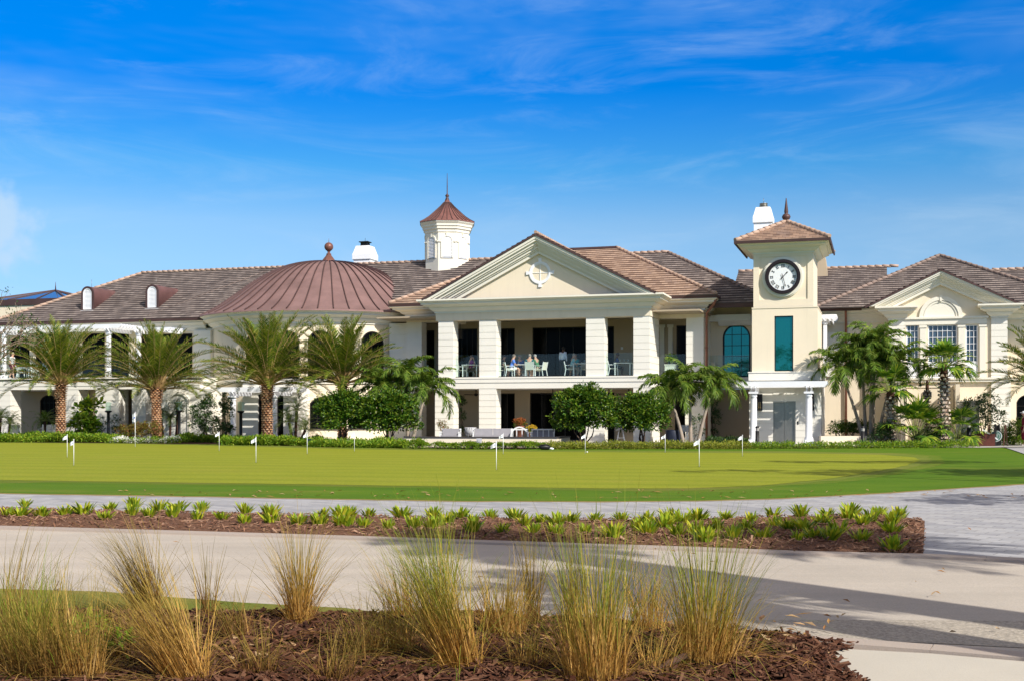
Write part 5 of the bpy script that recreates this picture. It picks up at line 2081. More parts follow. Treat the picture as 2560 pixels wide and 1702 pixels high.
# ---- pygmy date palms (fine, arching)
def pygmy(label, pos, stems, seed, L=1.25, nf=26, mat=None):
    r = random.Random(seed)
    t = thing('pygmy_palm', label, 'palm', pos, 0, 'pygmy date palms along the clubhouse')
    for (bx, tx, h) in stems:
        m = MB()
        m.tube([(bx, 0, -.05), ((bx + tx) / 2, .05, h * .5), (tx, 0, h)], [.09, .07, .08], 8)
        m.build('trunk', DATE_BARK, t)
        m = MB()
        for i in range(nf):
            q = (i + .5) / nf
            az = i * 2.39996 + r.uniform(-.3, .3)
            frond(m, (tx, 0, h + .03), az, R(84 - 80 * q), L * r.uniform(.8, 1.1), R(80 + 35 * q), .24, .017, 34, r, .15, .25, .15, .014, 1.3)
        m.build('crown', [mat or ADON_LEAF, CROWNSHAFT], t)
    return t


pygmy('feathery pygmy palm cluster right of the entrance pergola', (*AT(737, 63.2), 0), [(-.1, -.3, 1.15), (.2, .55, .75), (.0, .1, 1.75)], 51, 1.35)
pygmy('pygmy palm with dark upright crowns beside the black lamp post', (*AT(425, 71.0), 0), [(-.4, -.55, 1.55), (0, 0, 1.25), (.35, .45, 1.95)], 52, .85, 24, BUSH_DARK)
pygmy('pygmy palm over the white chair in the left loggia', (*AT(112, 72.0), 0), [(0, 0, 1.15)], 53, 1.05)
pygmy('pygmy palm cut by the left edge of the picture', (*AT(10, 71.0), 0), [(-.3, -.2, 1.35), (.2, .35, 1.0)], 54, 1.25)
pygmy('pygmy palm right of the leftmost date palm trunk', (*AT(196, 71.2), 0), [(0, .0, 1.2)], 55, 1.15)

# ---- shrubs
DX = 1 / 46.0
shrub('shrub', 'dark leafy round shrub left of its twin before the domed drum', 'shrub', (*AT(858, 60.0), 0),
      [(-.4, 0, 1.75, .85, .8, .75), (.5, .1, 1.75, .75, .8, .8), (0, 0, 1.2, 1.05, .9, .65), (.1, 0, 2.25, .6, .6, .5)], 10500, .15, .08, BUSH_LEAF, 61, group='glossy round shrubs along the green')
shrub('shrub', 'wider glossy round shrub just left of the terrace wall', 'shrub', (*AT(972, 59.5), 0),
      [(-.6, 0, 1.65, .9, .9, .8), (.5, 0, 1.7, .85, .8, .8), (0, .1, 2.1, .8, .8, .6), (.7, 0, 1.1, .75, .7, .55), (-.5, 0, 1.05, .85, .8, .5)], 12000, .15, .08, BUSH_LEAF, 62, group='glossy round shrubs along the green')
shrub('shrub', 'tall glossy round shrub over the right end of the terrace wall', 'shrub', (*AT(1462, 57.0), 0),
      [(-.5, 0, 1.9, .95, .9, .8), (.45, 0, 1.9, .9, .9, .8), (0, .1, 2.45, .75, .8, .5), (.7, 0, 1.25, .85, .8, .55), (-.75, 0, 1.15, .75, .7, .5), (.05, 0, 2.1, 1.0, .8, .6)], 13500, .15, .08, BUSH_LEAF, 63, group='glossy round shrubs along the green')
shrub('shrub', 'glossy round shrub in front of the portico right corner pillar', 'shrub', (*AT(1606, 57.4), 0),
      [(-.4, 0, 1.75, .85, .8, .75), (.45, 0, 1.55, .8, .8, .7), (0, .1, 2.15, .55, .6, .4), (0, 0, 1.15, 1.05, .8, .5)], 10500, .15, .08, BUSH_LEAF, 64, group='glossy round shrubs along the green')
shrub('shrub', 'tall dark leafy shrub against the pale wall left of the pergola', 'shrub', (*AT(512, 70.0), 0),
      [(-.35, 0, .8, .45, .4, .7), (.3, 0, .9, .55, .4, .8), (.1, 0, 1.8, .5, .4, .75), (.35, 0, 2.3, .35, .3, .4), (-.45, 0, 1.7, .3, .3, .5)], 3200, .14, .06, BUSH_DARK, 65, clump=.22)
shrub('shrub', 'slim dark shrub behind the left pergola column', 'shrub', (*AT(566, 66.5), 0), [(0, 0, .7, .3, .3, .6), (.05, 0, 1.6, .3, .3, .7), (-.05, 0, 2.2, .25, .3, .4)], 1500, .14, .06, BUSH_DARK, 66, clump=.2)
shrub('shrub', 'big-leaved bright green shrub beside the leftmost date palm', 'shrub', (*AT(212, 71.6), 0), [(0, 0, 1.0, .6, .5, .6), (-.2, 0, 1.8, .4, .4, .4), (.4, 0, 2.0, .4, .4, .35), (.35, 0, .6, .4, .4, .5)], 800, .36, .20, HEDGE_LEAF, 67, clump=.3, per=14)
shrub('flowering_shrub', 'wide shrub with red and yellow-green leaves in front of the second palm', 'shrub', (*AT(350, 68.0), 0), [(-.6, 0, .5, .75, .6, .5), (.4, 0, .6, .8, .6, .5), (0, 0, .75, .7, .6, .35)], 4200, .10, .05, CROTON_LEAF, 68, clump=.2)
shrub('slim_shrub', 'thin upright shrub just left of the lamp post at the left wing', 'shrub', (*AT(249, 72.6), 0), [(-.15, 0, .7, .28, .2, .55), (.2, 0, .75, .25, .2, .55)], 420, .13, .05, BUSH_DARK, 69, clump=.16, bark=BARK_PALE, r0=.02)
shrub('slim_shrub', 'thin upright shrub just right of the lamp post at the left wing', 'shrub', (*AT(287, 72.6), 0), [(-.05, 0, .9, .25, .2, .7), (.1, 0, .5, .22, .2, .4)], 420, .13, .05, BUSH_DARK, 70, clump=.16, bark=BARK_PALE, r0=.02)
shrub('slim_shrub', 'thin twiggy shrub against the lower left portico pillar', 'shrub', (*AT(1108, 64.6), 0), [(0, 0, 1.0, .32, .2, .3), (.05, 0, .75, .3, .2, .25)], 380, .12, .045, CROTON_LEAF, 71, clump=.16, bark=BARK_PALE, r0=.02)
shrub('slim_shrub', 'thin shrub behind the three-stemmed feather palm', 'shrub', (*AT(1742, 64.0), 0), [(0, 0, 1.2, .35, .2, .35), (.1, 0, .7, .3, .2, .4)], 420, .12, .045, BUSH_DARK, 72, clump=.16, bark=BARK_PALE, r0=.02)
shrub('climbing_plant', 'dark climbing plant on the wall right of the copper downspout', 'climber', tuple(W(U(1783, 5.6), 5.6)), [(0, 0, 2.0, .35, .3, .6), (.1, 0, 1.2, .25, .3, .7), (0, 0, .5, .2, .2, .4)], 900, .14, .07, BUSH_DARK, 73, clump=.2)
shrub('climbing_plant', 'dark climbing plant inside the lower left portico opening', 'climber', tuple(W(U(1150, 2.0), 2.0)), [(0, 0, 2.3, .22, .2, .4), (0, 0, 1.4, .2, .2, .6), (0, 0, .6, .2, .2, .4)], 700, .14, .07, BUSH_DARK, 74, clump=.18)
for i, (px, d, lab) in enumerate([(2096, 61.6, 'left end'), (2128, 61.8, 'middle'), (2156, 61.9, 'right end, behind the bollard')]):
    shrub('planter_shrub', 'leafy low shrub in the raised planter, ' + lab, 'shrub', (*AT(px, d), .45), [(-.15, 0, .35, .42, .3, .35), (.25, .1, .40, .4, .3, .34)], 1200, .10, .05, BUSH_LEAF, 80 + i, group='shrubs in the raised planter', clump=.18)
shrub('low_shrub', 'dark low shrub at the foot of the shorter fan palm', 'shrub', (*AT(2196, 58.9), 0), [(0, 0, .4, .5, .4, .4), (.3, 0, .7, .35, .3, .5)], 1000, .14, .05, BUSH_DARK, 84, clump=.2)
shrub('low_shrub', 'dark low plants under the low fan palm', 'shrub', (*AT(2318, 58.7), 0), [(-.4, 0, .25, .4, .3, .3), (.3, 0, .3, .45, .3, .35)], 900, .14, .05, BUSH_DARK, 85, clump=.2)

# ---- ten low shrubs along the terrace wall
proto = None
row = [(1040, 54.4), (1058, 54.7), (1103, 54.4), (1134, 54.6), (1168, 54.2), (1186, 54.7), (1215, 54.2), (1247, 54.4), (1277, 54.5), (1306, 54.2), (1332, 54.5), (1358, 54.7)]
words_ = ['first', 'second', 'third', 'fourth', 'fifth', 'sixth', 'seventh', 'eighth', 'ninth', 'tenth', 'eleventh', 'twelfth']
rr_ = random.Random(3)
for i, (px, d) in enumerate(row):
    lab = 'low bright shrub along the terrace wall, %s from the left' % words_[i]
    if proto is None:
        proto = shrub('low_shrub', lab, 'shrub', (*AT(px, d), 0), [(-.15, 0, .20, .36, .3, .20), (.18, 0, .22, .34, .3, .20), (0, 0, .28, .25, .25, .14)], 1300, .085, .04, HEDGE_LEAF, 90, group='low shrubs along the terrace wall', clump=.14, r0=.015)
    else:
        dup(proto, (*AT(px, d), 0), rr_.uniform(0, 6.28), lab, (lambda k: (k * 1.05, k * 1.05, k * .72))(rr_.uniform(.8, 1.1)))


# ---- groundcover strips and flowers (stuff)
def cover(name, label, px_poly, n, L, w, h, mat, seed, per=9, dens=.16, world_poly=None):
    r = random.Random(seed)
    pts = world_poly or [G(*p) for p in px_poly]
    P2 = pts

    def inside(x, y):
        c = False
        for i in range(len(P2)):
            a, b = P2[i], P2[i - 1]
            if (a[1] > y) != (b[1] > y) and x < (b[0] - a[0]) * (y - a[1]) / (b[1] - a[1]) + a[0]:
                c = not c
        return c
    x0, x1 = min(p[0] for p in pts), max(p[0] for p in pts)
    y0, y1 = min(p[1] for p in pts), max(p[1] for p in pts)
    m = MB()
    k = 0
    while k < n // per:
        x, y = r.uniform(x0, x1), r.uniform(y0, y1)
        if not inside(x, y):
            continue
        k += 1
        hh = h * (.55 + .9 * max(0, noise.noise((x * .9, y * .9, seed)) + .35)) * r.uniform(.5, 1.1)
        c = Vector((x, y, hh))
        for _ in range(per):
            o = rand_unit(r) * (dens * r.random() ** .5)
            d = (o.normalized() + UPZ * .5 + rand_unit(r) * .5).normalized()
            N = UPZ + rand_unit(r) * .6
            N = N - d * N.dot(d)
            if N.length > 1e-3:
                leaf_quad(m, c + o, d, N.normalized(), L * r.uniform(.7, 1.3), w, 0)
    return tag(m.build(name, mat), label, None, None, 'stuff')


def strip_poly(px0, d0, px1, d1, w):
    a, b = AT(px0, d0), AT(px1, d1)
    return [a, b, (b[0], b[1] + w), (a[0], a[1] + w)]


cover('groundcover', 'green groundcover hedge along the foot of the left wing', None, 15000, .13, .07, .33, HEDGE_LEAF, 101, world_poly=strip_poly(-60, 67.6, 298, 66.6, 2.6))
cover('groundcover', 'green groundcover at the foot of the lamp post and dark shrub', None, 5500, .13, .07, .26, HEDGE_LEAF, 102, world_poly=strip_poly(400, 67.5, 545, 66.5, 2.0))
cover('groundcover', 'green groundcover round the tallest palm and pergola feet', None, 9000, .13, .07, .30, HEDGE_LEAF, 103, world_poly=strip_poly(548, 61.0, 790, 59.6, 2.2))
cover('groundcover', 'dark groundcover below the twin round shrubs', None, 8000, .12, .06, .25, HEDGE_LEAF, 104, world_poly=strip_poly(770, 57.4, 1015, 55.0, 2.6))
cover('groundcover', 'yellow-green edging plants along the back of the putting green', None, 9500, .10, .05, .20, YELLOW_HEDGE, 105, world_poly=strip_poly(1372, 53.8, 1880, 54.0, 1.6))
cover('groundcover', 'low edging plants along the lawn before tower and right wing', None, 8500, .10, .045, .18, HEDGE_LEAF, 106, world_poly=strip_poly(1880, 54.2, 2445, 56.4, 1.6))
cover('groundcover', 'green plants behind the sandwich board at the right wing', None, 4500, .14, .06, .42, HEDGE_LEAF, 107, world_poly=strip_poly(2440, 60.5, 2700, 60.5, 2.5))
cover('white_flowers', 'white flower border in front of the red-leaved shrub', None, 2600, .085, .07, .24, FLOWER_WHITE, 108, per=6, dens=.10, world_poly=strip_poly(272, 66.0, 440, 65.4, .9))
cover('groundcover', 'leaves under the white flower border', None, 3200, .11, .05, .16, HEDGE_LEAF, 109, world_poly=strip_poly(268, 65.8, 446, 65.2, 1.2))
cover('groundcover', 'dark low plants in the shaded corner left of the tower', None, 1800, .14, .06, .22, BUSH_DARK, 110, world_poly=strip_poly(1775, 62.3, 1872, 61.8, 1.0))

# ---- ferns in the mulch bed
ferns_px = [(20, 1296), (48, 1298), (63, 1268), (105, 1298), (165, 1294), (210, 1292), (274, 1278), (262, 1306), (329, 1294), (335, 1270), (397, 1278), (373, 1298), (444, 1278), (432, 1300), (504, 1278), (494, 1304), (555, 1306), (613, 1290), (611, 1314), (677, 1294), (680, 1314), (746, 1318), (807, 1294), (798, 1320), (853, 1298), (849, 1322),
            (876, 1294), (864, 1322), (923, 1294), (908, 1326), (971, 1328), (1007, 1298), (1035, 1326), (1082, 1326), (1084, 1296), (1114, 1318), (1150, 1304), (1183, 1314), (1183, 1336), (1225, 1302), (1257, 1338), (1288, 1302), (1312, 1320), (1352, 1314), (1336, 1338), (1388, 1342), (1392, 1318), (1427, 1314), (1463, 1342), (1487, 1308), (1535, 1350), (1554, 1308), (1614, 1314), (1598, 1334), (1622, 1346), (1677, 1306), (1662, 1328), (1705, 1314), (1693, 1350),
            (1746, 1308), (1744, 1342), (1763, 1358), (1815, 1306), (1791, 1330), (1835, 1354), (1878, 1310), (1870, 1332), (1906, 1354), (1934, 1294), (1938, 1322), (1970, 1330), (2003, 1298), (2009, 1334), (1993, 1358), (2033, 1354), (2069, 1290), (2055, 1318), (2077, 1358), (2097, 1338), (2128, 1286), (2120, 1302), (2152, 1362), (2156, 1318), (2176, 1310), (2198, 1290), (2247, 1298), (2228, 1338), (2233, 1314), (2232, 1378)]
FERN_LABEL = 'bright green strap-leaved fern in the mulch bed beside the road'
fern_protos = []
for k in range(5):
    r = random.Random(200 + k)
    m = MB()
    for i in range(58):
        a = r.uniform(0, 2 * PI)
        rr = r.uniform(0, .14)
        p = Vector((math.cos(a) * rr, math.sin(a) * rr, 0))
        e = R(r.uniform(50, 88))
        d = Vector((math.cos(a) * math.cos(e), math.sin(a) * math.cos(e), math.sin(e)))
        L, w = r.uniform(.16, .40), r.uniform(.028, .046)
        wd = d.cross(UPZ).normalized()
        wd = (wd + rand_unit(r) * .5)
        wd = (wd - d * wd.dot(d)).normalized()
        N = wd.cross(d)
        pts = [p]
        segs = 5
        vs = []
        for s in range(segs + 1):
            t_ = s / segs
            c = p + d * (L * t_) + Vector((math.cos(a), math.sin(a), -.6)) * (L * .16 * t_ * t_)
            ww = w * (.35 + 1.0 * math.sin(PI * min(.97, .12 + .85 * t_)) ** .8) * (1 + .25 * math.sin(t_ * 17 + i)) * .5
            if s == segs:
                vs.append(c)
            else:
                vs += [c - wd * ww, c + wd * ww]
        fs = [(2 * s, 2 * s + 1, 2 * s + 3, 2 * s + 2) for s in range(segs - 1)] + [(2 * segs - 2, 2 * segs - 1, 2 * segs)]
        m.add(vs, fs)
    fern_protos.append(m.mesh('fern', FERN_LEAF))
for i, (px, py) in enumerate(ferns_px):
    r = random.Random(400 + i)
    o = bpy.data.objects.new('fern', fern_protos[i % 5])
    COL.objects.link(o)
    x, y = G(px, py)
    o.location = (x, y, mid_z(x, y) - .01)
    o.rotation_euler = (0, 0, r.uniform(0, 6.28))
    s = r.uniform(.44, .66)
    o.scale = (s * r.uniform(.9, 1.2), s * r.uniform(.9, 1.2), s)
    tag(o, FERN_LABEL, 'fern', 'ferns in the mulch bed')

# ---- ornamental grasses in the near bed
G_TAN = leaf('bunch_grass_tan', [(0.400, 0.214, 0.051), (0.600, 0.353, 0.102), (0.500, 0.279, 0.068), (0.240, 0.121, 0.030), (0.700, 0.456, 0.170)], .2, .6, .1, [(.27, .21, .035), (.44, .29, .07), (.20, .18, .025), (.52, .35, .11)])
G_GREEN = leaf('bunch_grass_green', [(0.380, 0.205, 0.047), (0.580, 0.344, 0.093), (0.240, 0.130, 0.034), (0.500, 0.279, 0.068), (0.680, 0.428, 0.153)], .2, .6, .1, [(.15, .22, .018), (.25, .28, .035), (.10, .16, .012), (.40, .29, .055)])
G_OLIVE = leaf('bunch_grass_olive', [(0.130, 0.060, 0.019), (0.280, 0.144, 0.043), (0.085, 0.047, 0.015), (0.440, 0.251, 0.072)], .2, .6, .1, [(.18, .145, .025), (.29, .21, .045), (.11, .10, .015), (.42, .29, .08)])


def grass_clump(label, px, py, h, n, spread, lean, mat, seed, w=.0042, base=.09, curl=1.0, zoff=0.0):
    r = random.Random(seed)
    x, y = G(px, py, .06)
    m = MB()
    for i in range(n):
        a = r.uniform(0, 2 * PI)
        rr = base * r.random() ** .6
        p = Vector((math.cos(a) * rr, math.sin(a) * rr * .8, 0))
        a2 = a + r.gauss(0, .7)
        tilt = abs(r.gauss(0, spread)) * (.6 + .8 * r.random()) + .02
        L = h * (r.uniform(.40, .92) if r.random() < .86 else r.uniform(.9, 1.18))
        if r.random() < .18:
            tilt += r.uniform(.4, 1.1)
            L *= r.uniform(.5, 1.0)
        d = Vector((math.cos(a2) * math.sin(tilt) + lean[0], math.sin(a2) * math.sin(tilt) + lean[1], math.cos(tilt))).normalized()
        g = curl * (r.uniform(.05, .5) + (r.uniform(.4, 1.3) if r.random() < .34 else 0)) * (1 + 2.6 * tilt)
        hd = Vector((d.x, d.y, 0))
        if hd.length < .05:
            hd = Vector((math.cos(a2), math.sin(a2), 0)) * .1
        ww = w * r.uniform(.6, 1.25)
        sd = Vector((-d.y, d.x, 0))
        if sd.length < .02:
            sd = Vector((1, 0, 0))
        sd = (sd.normalized() + Vector((r.uniform(-.6, .6), r.uniform(-.6, .6), 0))).normalized()
        K = 6
        vs, uv = [], []
        q = p.copy()
        dd = d.copy()
        for s in range(K + 1):
            t_ = s / K
            wk = ww * (1 - t_ ** 1.6) * .5 + .0006
            vs += [q - sd * wk, q + sd * wk]
            dd = (dd + hd.normalized() * (g * .10 * (t_ + .3)) - UPZ * (g * .16 * t_)).normalized()
            q = q + dd * (L / K)
        fs = [(2 * s, 2 * s + 1, 2 * s + 3, 2 * s + 2) for s in range(K)]
        uvs = [[(0, s / K), (1, s / K), (1, (s + 1) / K), (0, (s + 1) / K)] for s in range(K)]
        m.add(vs, fs, 0, True, uvs)
    o = m.build('ornamental_grass', mat, loc=(x, y, .04 + zoff))
    return tag(o, label, 'ornamental grass', 'clumps of tall ornamental grass in the near bed')


GR = [
    ('tall brown clump leaning left, second from the left by the verge', 372, 1520, .80, 520, .17, (-.30, .0), G_OLIVE, .10),
    ('large tan clump leaning left, rooted low at the bottom edge', 470, 1705, .86, 620, .17, (-.42, .05), G_TAN, .12),
    ('fan-shaped upright clump alone against the pale road', 748, 1558, .82, 430, .20, (-.04, 0), G_TAN, .075),
    ('small olive clump low between the leaning and the fan-shaped one', 590, 1602, .50, 300, .32, (-.25, 0), G_OLIVE, .10),
    ('wispy tan clump left of the big green-topped one', 1004, 1548, .66, 340, .20, (-.16, 0), G_TAN, .10),
    ('big green-topped clump with pale straw base leaning left', 1150, 1672, 1.02, 560, .125, (-.24, .05), G_GREEN, .13),
    ('upright green tuft behind the big green-topped clump', 1098, 1600, .98, 420, .10, (-.05, 0), G_GREEN, .09),
    ('rounded straw-coloured clump right of the big green-topped one', 1262, 1590, .60, 460, .22, (-.02, 0), G_TAN, .14),
    ('narrow dark upright clump standing like a post', 1332, 1560, .84, 190, .055, (.02, 0), G_OLIVE, .05),
    ('thin dark upright clump beside the widest clump', 1428, 1604, .80, 170, .07, (-.01, 0), G_OLIVE, .05),
    ('widest green and straw clump at the bottom edge', 1492, 1700, 1.06, 560, .135, (-.02, .03), G_GREEN, .17),
    ('short straw clump behind the widest clump', 1622, 1580, .62, 400, .16, (.0, 0), G_TAN, .11),
    ('rounded rightmost clump with green top and golden base', 1762, 1662, .96, 580, .155, (.03, .02), G_GREEN, .15),
    ('drooping straw tuft low at the right end of the grasses', 1840, 1650, .48, 260, .55, (.35, 0), G_TAN, .10),
    ('tan tuft spreading low left of centre', 905, 1652, .46, 280, .42, (-.05, 0), G_OLIVE, .12),
    ('sparse tuft at the bottom edge left of centre', 845, 1705, .46, 240, .38, (.1, 0), G_OLIVE, .12),
    ('low straw sprawl below the rounded straw-coloured clump', 1330, 1668, .45, 260, .60, (.1, 0), G_TAN, .12),
    ('low tuft between the widest and the rightmost clump', 1640, 1680, .48, 260, .50, (.1, 0), G_TAN, .12),
    ('green and yellow clump at the bottom left corner', 75, 1690, .72, 520, .22, (-.05, 0), G_GREEN, .14),
    ('wispy clump cut by the left edge', 8, 1640, .78, 380, .26, (.08, 0), G_OLIVE, .12),
    ('loose tan clump right of the bottom left corner clump', 205, 1700, .60, 420, .28, (-.12, 0), G_TAN, .13),
    ('loose green clump behind the bottom left corner', 150, 1625, .60, 320, .30, (-.15, 0), G_OLIVE, .12),
    ('low sprawling tuft between the two leaning clumps', 330, 1650, .55, 320, .42, (-.1, 0), G_OLIVE, .13),
    ('short tuft at the bottom between the left clumps', 640, 1690, .42, 240, .40, (-.15, 0), G_OLIVE, .11),
    ('dense brown-green clump at the bottom left, right of the corner', 128, 1702, .62, 460, .24, (-.2, 0), G_OLIVE, .14),
    ('long wispy stalks arching in from the left edge', 30, 1585, .80, 150, .24, (.12, 0), G_OLIVE, .08),
    ('tan clump with trailing blades left of the big green-topped one', 985, 1640, .50, 420, .34, (-.2, 0), G_TAN, .12),
    ('few thin stalks standing behind the tall brown clump', 520, 1540, .66, 110, .22, (-.06, 0), G_OLIVE, .06),
]
for i, (lab, px, py, h, n, sp, lean, mat, base) in enumerate(GR):
    grass_clump('ornamental grass, ' + lab, px, py, h, int(n * (.95 if n > 400 else .6)), sp * 1.25, lean, mat, 500 + i, base=base)

# weeds with broad green leaves in the bottom left corner
for i, (px, py, lab) in enumerate([(118, 1640, 'above the corner clump'), (265, 1655, 'between the left clumps'), (60, 1580, 'near the left edge'), (215, 1600, 'under the leaning brown clump')]):
    shrub('weed', 'small broad-leaved green weed ' + lab, 'weed', (*G(px, py, .05), .05), [(0, 0, .08, .13, .12, .07)], 90, .085, .04, HEDGE_LEAF, 600 + i, clump=.07, per=10, r0=.006)

# dry stalks lying over the bed
r = random.Random(77)
m = MB()
k = 0
while k < 520:
    x, y = G(r.uniform(-40, 2060), r.uniform(1556, 1735))
    if not near_in(x, y):
        k += .2
        continue
    k += 1
    a = r.uniform(0, 2 * PI); L = r.uniform(.12, .5); cv = r.gauss(0, .5)
    z0 = near_z(x, y) + r.uniform(.01, .04)
    w_ = r.uniform(.0010, .0022)
    vs = []
    for s in range(5):
        t_ = s / 4
        aa = a + cv * (t_ - .5)
        c = Vector((x + math.cos(aa) * L * (t_ - .5), y + math.sin(aa) * L * (t_ - .5), z0 + .05 * math.sin(PI * t_) * r.random()))
        sd = Vector((-math.sin(aa), math.cos(aa), .5)) * w_
        vs += [c - sd, c + sd]
    m.add(vs, [(2 * s, 2 * s + 1, 2 * s + 3, 2 * s + 2) for s in range(4)], 0, False, [[(0, 0)] * 4] * 4)
tag(m.build('dry_straw', G_OLIVE), 'dry grass stalks lying on the near mulch', None, None, 'stuff')

# fallen branch
m = MB()
a_, b_2 = Vector((*G(1592, 1702, .05), .06)), Vector((*G(1802, 1606, .16), .18))
pts = [a_.lerp(b_2, k / 8) + Vector((.012 * math.sin(k * 2.1), 0, .014 * math.cos(k * 1.7))) for k in range(9)]
m.tube(pts, [.022, .026, .022, .024, .020, .021, .017, .016, .009], 7)
m.tube([pts[5], pts[5] + Vector((.09, .05, .07))], [.012, .004], 5)
tag(m.build('fallen_branch', paint('dead_wood', (.085, .045, .03), .9, .3, 12)), 'dark dead branch lying across the grasses', 'branch')
m = MB()
p0 = Vector((*G(90, 1525, .02), .03))
m.tube([p0, p0 + Vector((.07, .02, .05)), p0 + Vector((.13, .03, .14)), p0 + Vector((.17, .03, .22))], [.008, .009, .007, .003], 5)
m.tube([p0 + Vector((.13, .03, .14)), p0 + Vector((.18, .03, .16))], [.005, .002], 5)
tag(m.build('twig', BARK), 'black curved twig sticking up from the left verge', 'twig')


# ---- sparse tree at the left edge and trees out of the frame whose shade falls into it
def bare_tree(label, pos, h, seed, mat, nleaf, leafL, spread=.5, r0=.12, levels=5, name='sparse_tree', cat='tree'):
    r = random.Random(seed)
    t = thing(name, label, cat, pos)
    m, tips = MB(), []

    def grow(p, d, L, rad, lv):
        q = p + d * L
        mid = p.lerp(q, .5) + rand_unit(r) * L * .06
        m.tube([p, mid, q], [rad, rad * .82, rad * .66], 6 if lv > 2 else 4, 0, False)
        if lv <= 2:
            tips.append((q, d))
        if lv == 0:
            return
        for _ in range(3 if lv > 1 else 2):
            dd = (d + rand_unit(r) * spread * 1.5 + UPZ * .12).normalized()
            grow(q, dd, L * r.uniform(.62, .85), rad * .62, lv - 1)
    grow(Vector((0, 0, -.1)), Vector((.05, 0, 1)).normalized(), h * .32, r0, levels)
    m.build('trunk', BARK_PALE, t)
    m = MB()
    for _ in range(nleaf):
        p, d = r.choice(tips)
        dd = (rand_unit(r) + d * .6).normalized()
        N = UPZ + rand_unit(r) * .6
        N = (N - dd * N.dot(dd)).normalized()
        leaf_quad(m, p + rand_unit(r) * leafL * 1.6, dd, N, leafL * r.uniform(.7, 1.2), leafL * .5)
    m.build('crown', mat, t)
    return t


bare_tree('sparse pale-barked tree reaching in at the left edge before the roof', (*AT(-95, 64), 0), 7.7, 702, BUSH_DARK, 1500, .15, .55, .15)


def shade_palm(label, pos, h, tr, L, nf, seed):
    r = random.Random(seed)
    t = thing('shade_palm', label, 'palm tree', pos)
    m = MB()
    m.tube([(0, 0, -.1), (.08, .05, h * .4), (0, 0, h)], [tr * 1.2, tr, tr * .8], 12)
    m.build('trunk', SMOOTH_TRUNK, t)
    m = MB()
    for i in range(nf):
        q = (i + .5) / nf
        frond(m, (0, 0, h), i * 2.39996, R(80 - 95 * q), L, R(70), .65, .06, 40, r, .2, .3, .12, .04, 1.3)
    m.build('crown', [ADON_LEAF, CROWNSHAFT], t)


shade_palm('tall palm beyond the right edge casting the long road shadow', (8.0, 3.7, 0), 9.6, .40, 1.3, 22, 711)
shade_palm('shorter palm beyond the right edge casting the near kerb shadow', (6.1, 4.2, 0), 5.6, .36, 1.5, 20, 712)
shade_palm('slim palm beyond the right edge', (11.2, 5.3, 0), 8.3, .26, 1.9, 18, 713)


def shade_tree(label, pos, blobs, n, seed):
    shrub('shade_tree', label, 'tree', pos, blobs, n, .24, .12, BUSH_LEAF, seed, r0=.16, clump=.45, bark=BARK_PALE, per=20)


shade_tree('leafy tree beyond the right edge shading the lawn', (16.8, 22.6, 0), [(-3.2, .3, 9.0, 1.6, .8, .35), (-1.0, -.3, 8.4, 1.5, .8, .35), (1.4, .2, 9.4, 1.6, .8, .4), (3.2, 0, 8.0, 1.5, .9, .4), (2.0, .6, 7.0, 1.4, .8, .4)], 2300, 721)
shade_tree('second leafy tree beyond the right edge shading the lawn', (20.2, 29.2, 0), [(-2.4, 0, 9.2, 1.6, .7, .3), (.2, .4, 8.6, 1.5, .7, .3), (2.2, 0, 9.6, 1.6, .8, .35)], 1500, 722)
shade_tree('third leafy tree beyond the right edge shading the right end of the lawn', (18.3, 27.0, 0), [(-1.2, 0, 4.8, 1.2, .8, .5), (1.2, .3, 5.4, 1.3, .9, .5), (0, -.6, 6.2, 1.4, .8, .4)], 2000, 724)
shade_tree('fourth leafy tree beyond the right edge shading the paved path', (12.9, 16.4, 0), [(-.3, 0, 4.9, .9, .6, .25), (1.2, .2, 5.5, 1.0, .6, .3)], 700, 723)

shade_tree('broad leafy tree across the road behind the viewer', (-14.5, -13.0, 0), [(-2, 0, 5.0, 2.2, 2, 1.6), (1.5, 0, 6.2, 2.2, 2, 1.6), (0, 1, 8.2, 2.0, 2, 1.4), (3.5, 0, 4.5, 1.8, 1.6, 1.2)], 5200, 725)
shade_tree('second broad leafy tree across the road behind the viewer', (-21.5, -16.0, 0), [(-2, 0, 5.4, 2.4, 2, 1.7), (1.5, 0, 6.0, 2.2, 2, 1.6), (0, 1, 7.6, 2.0, 2, 1.2)], 4200, 726)
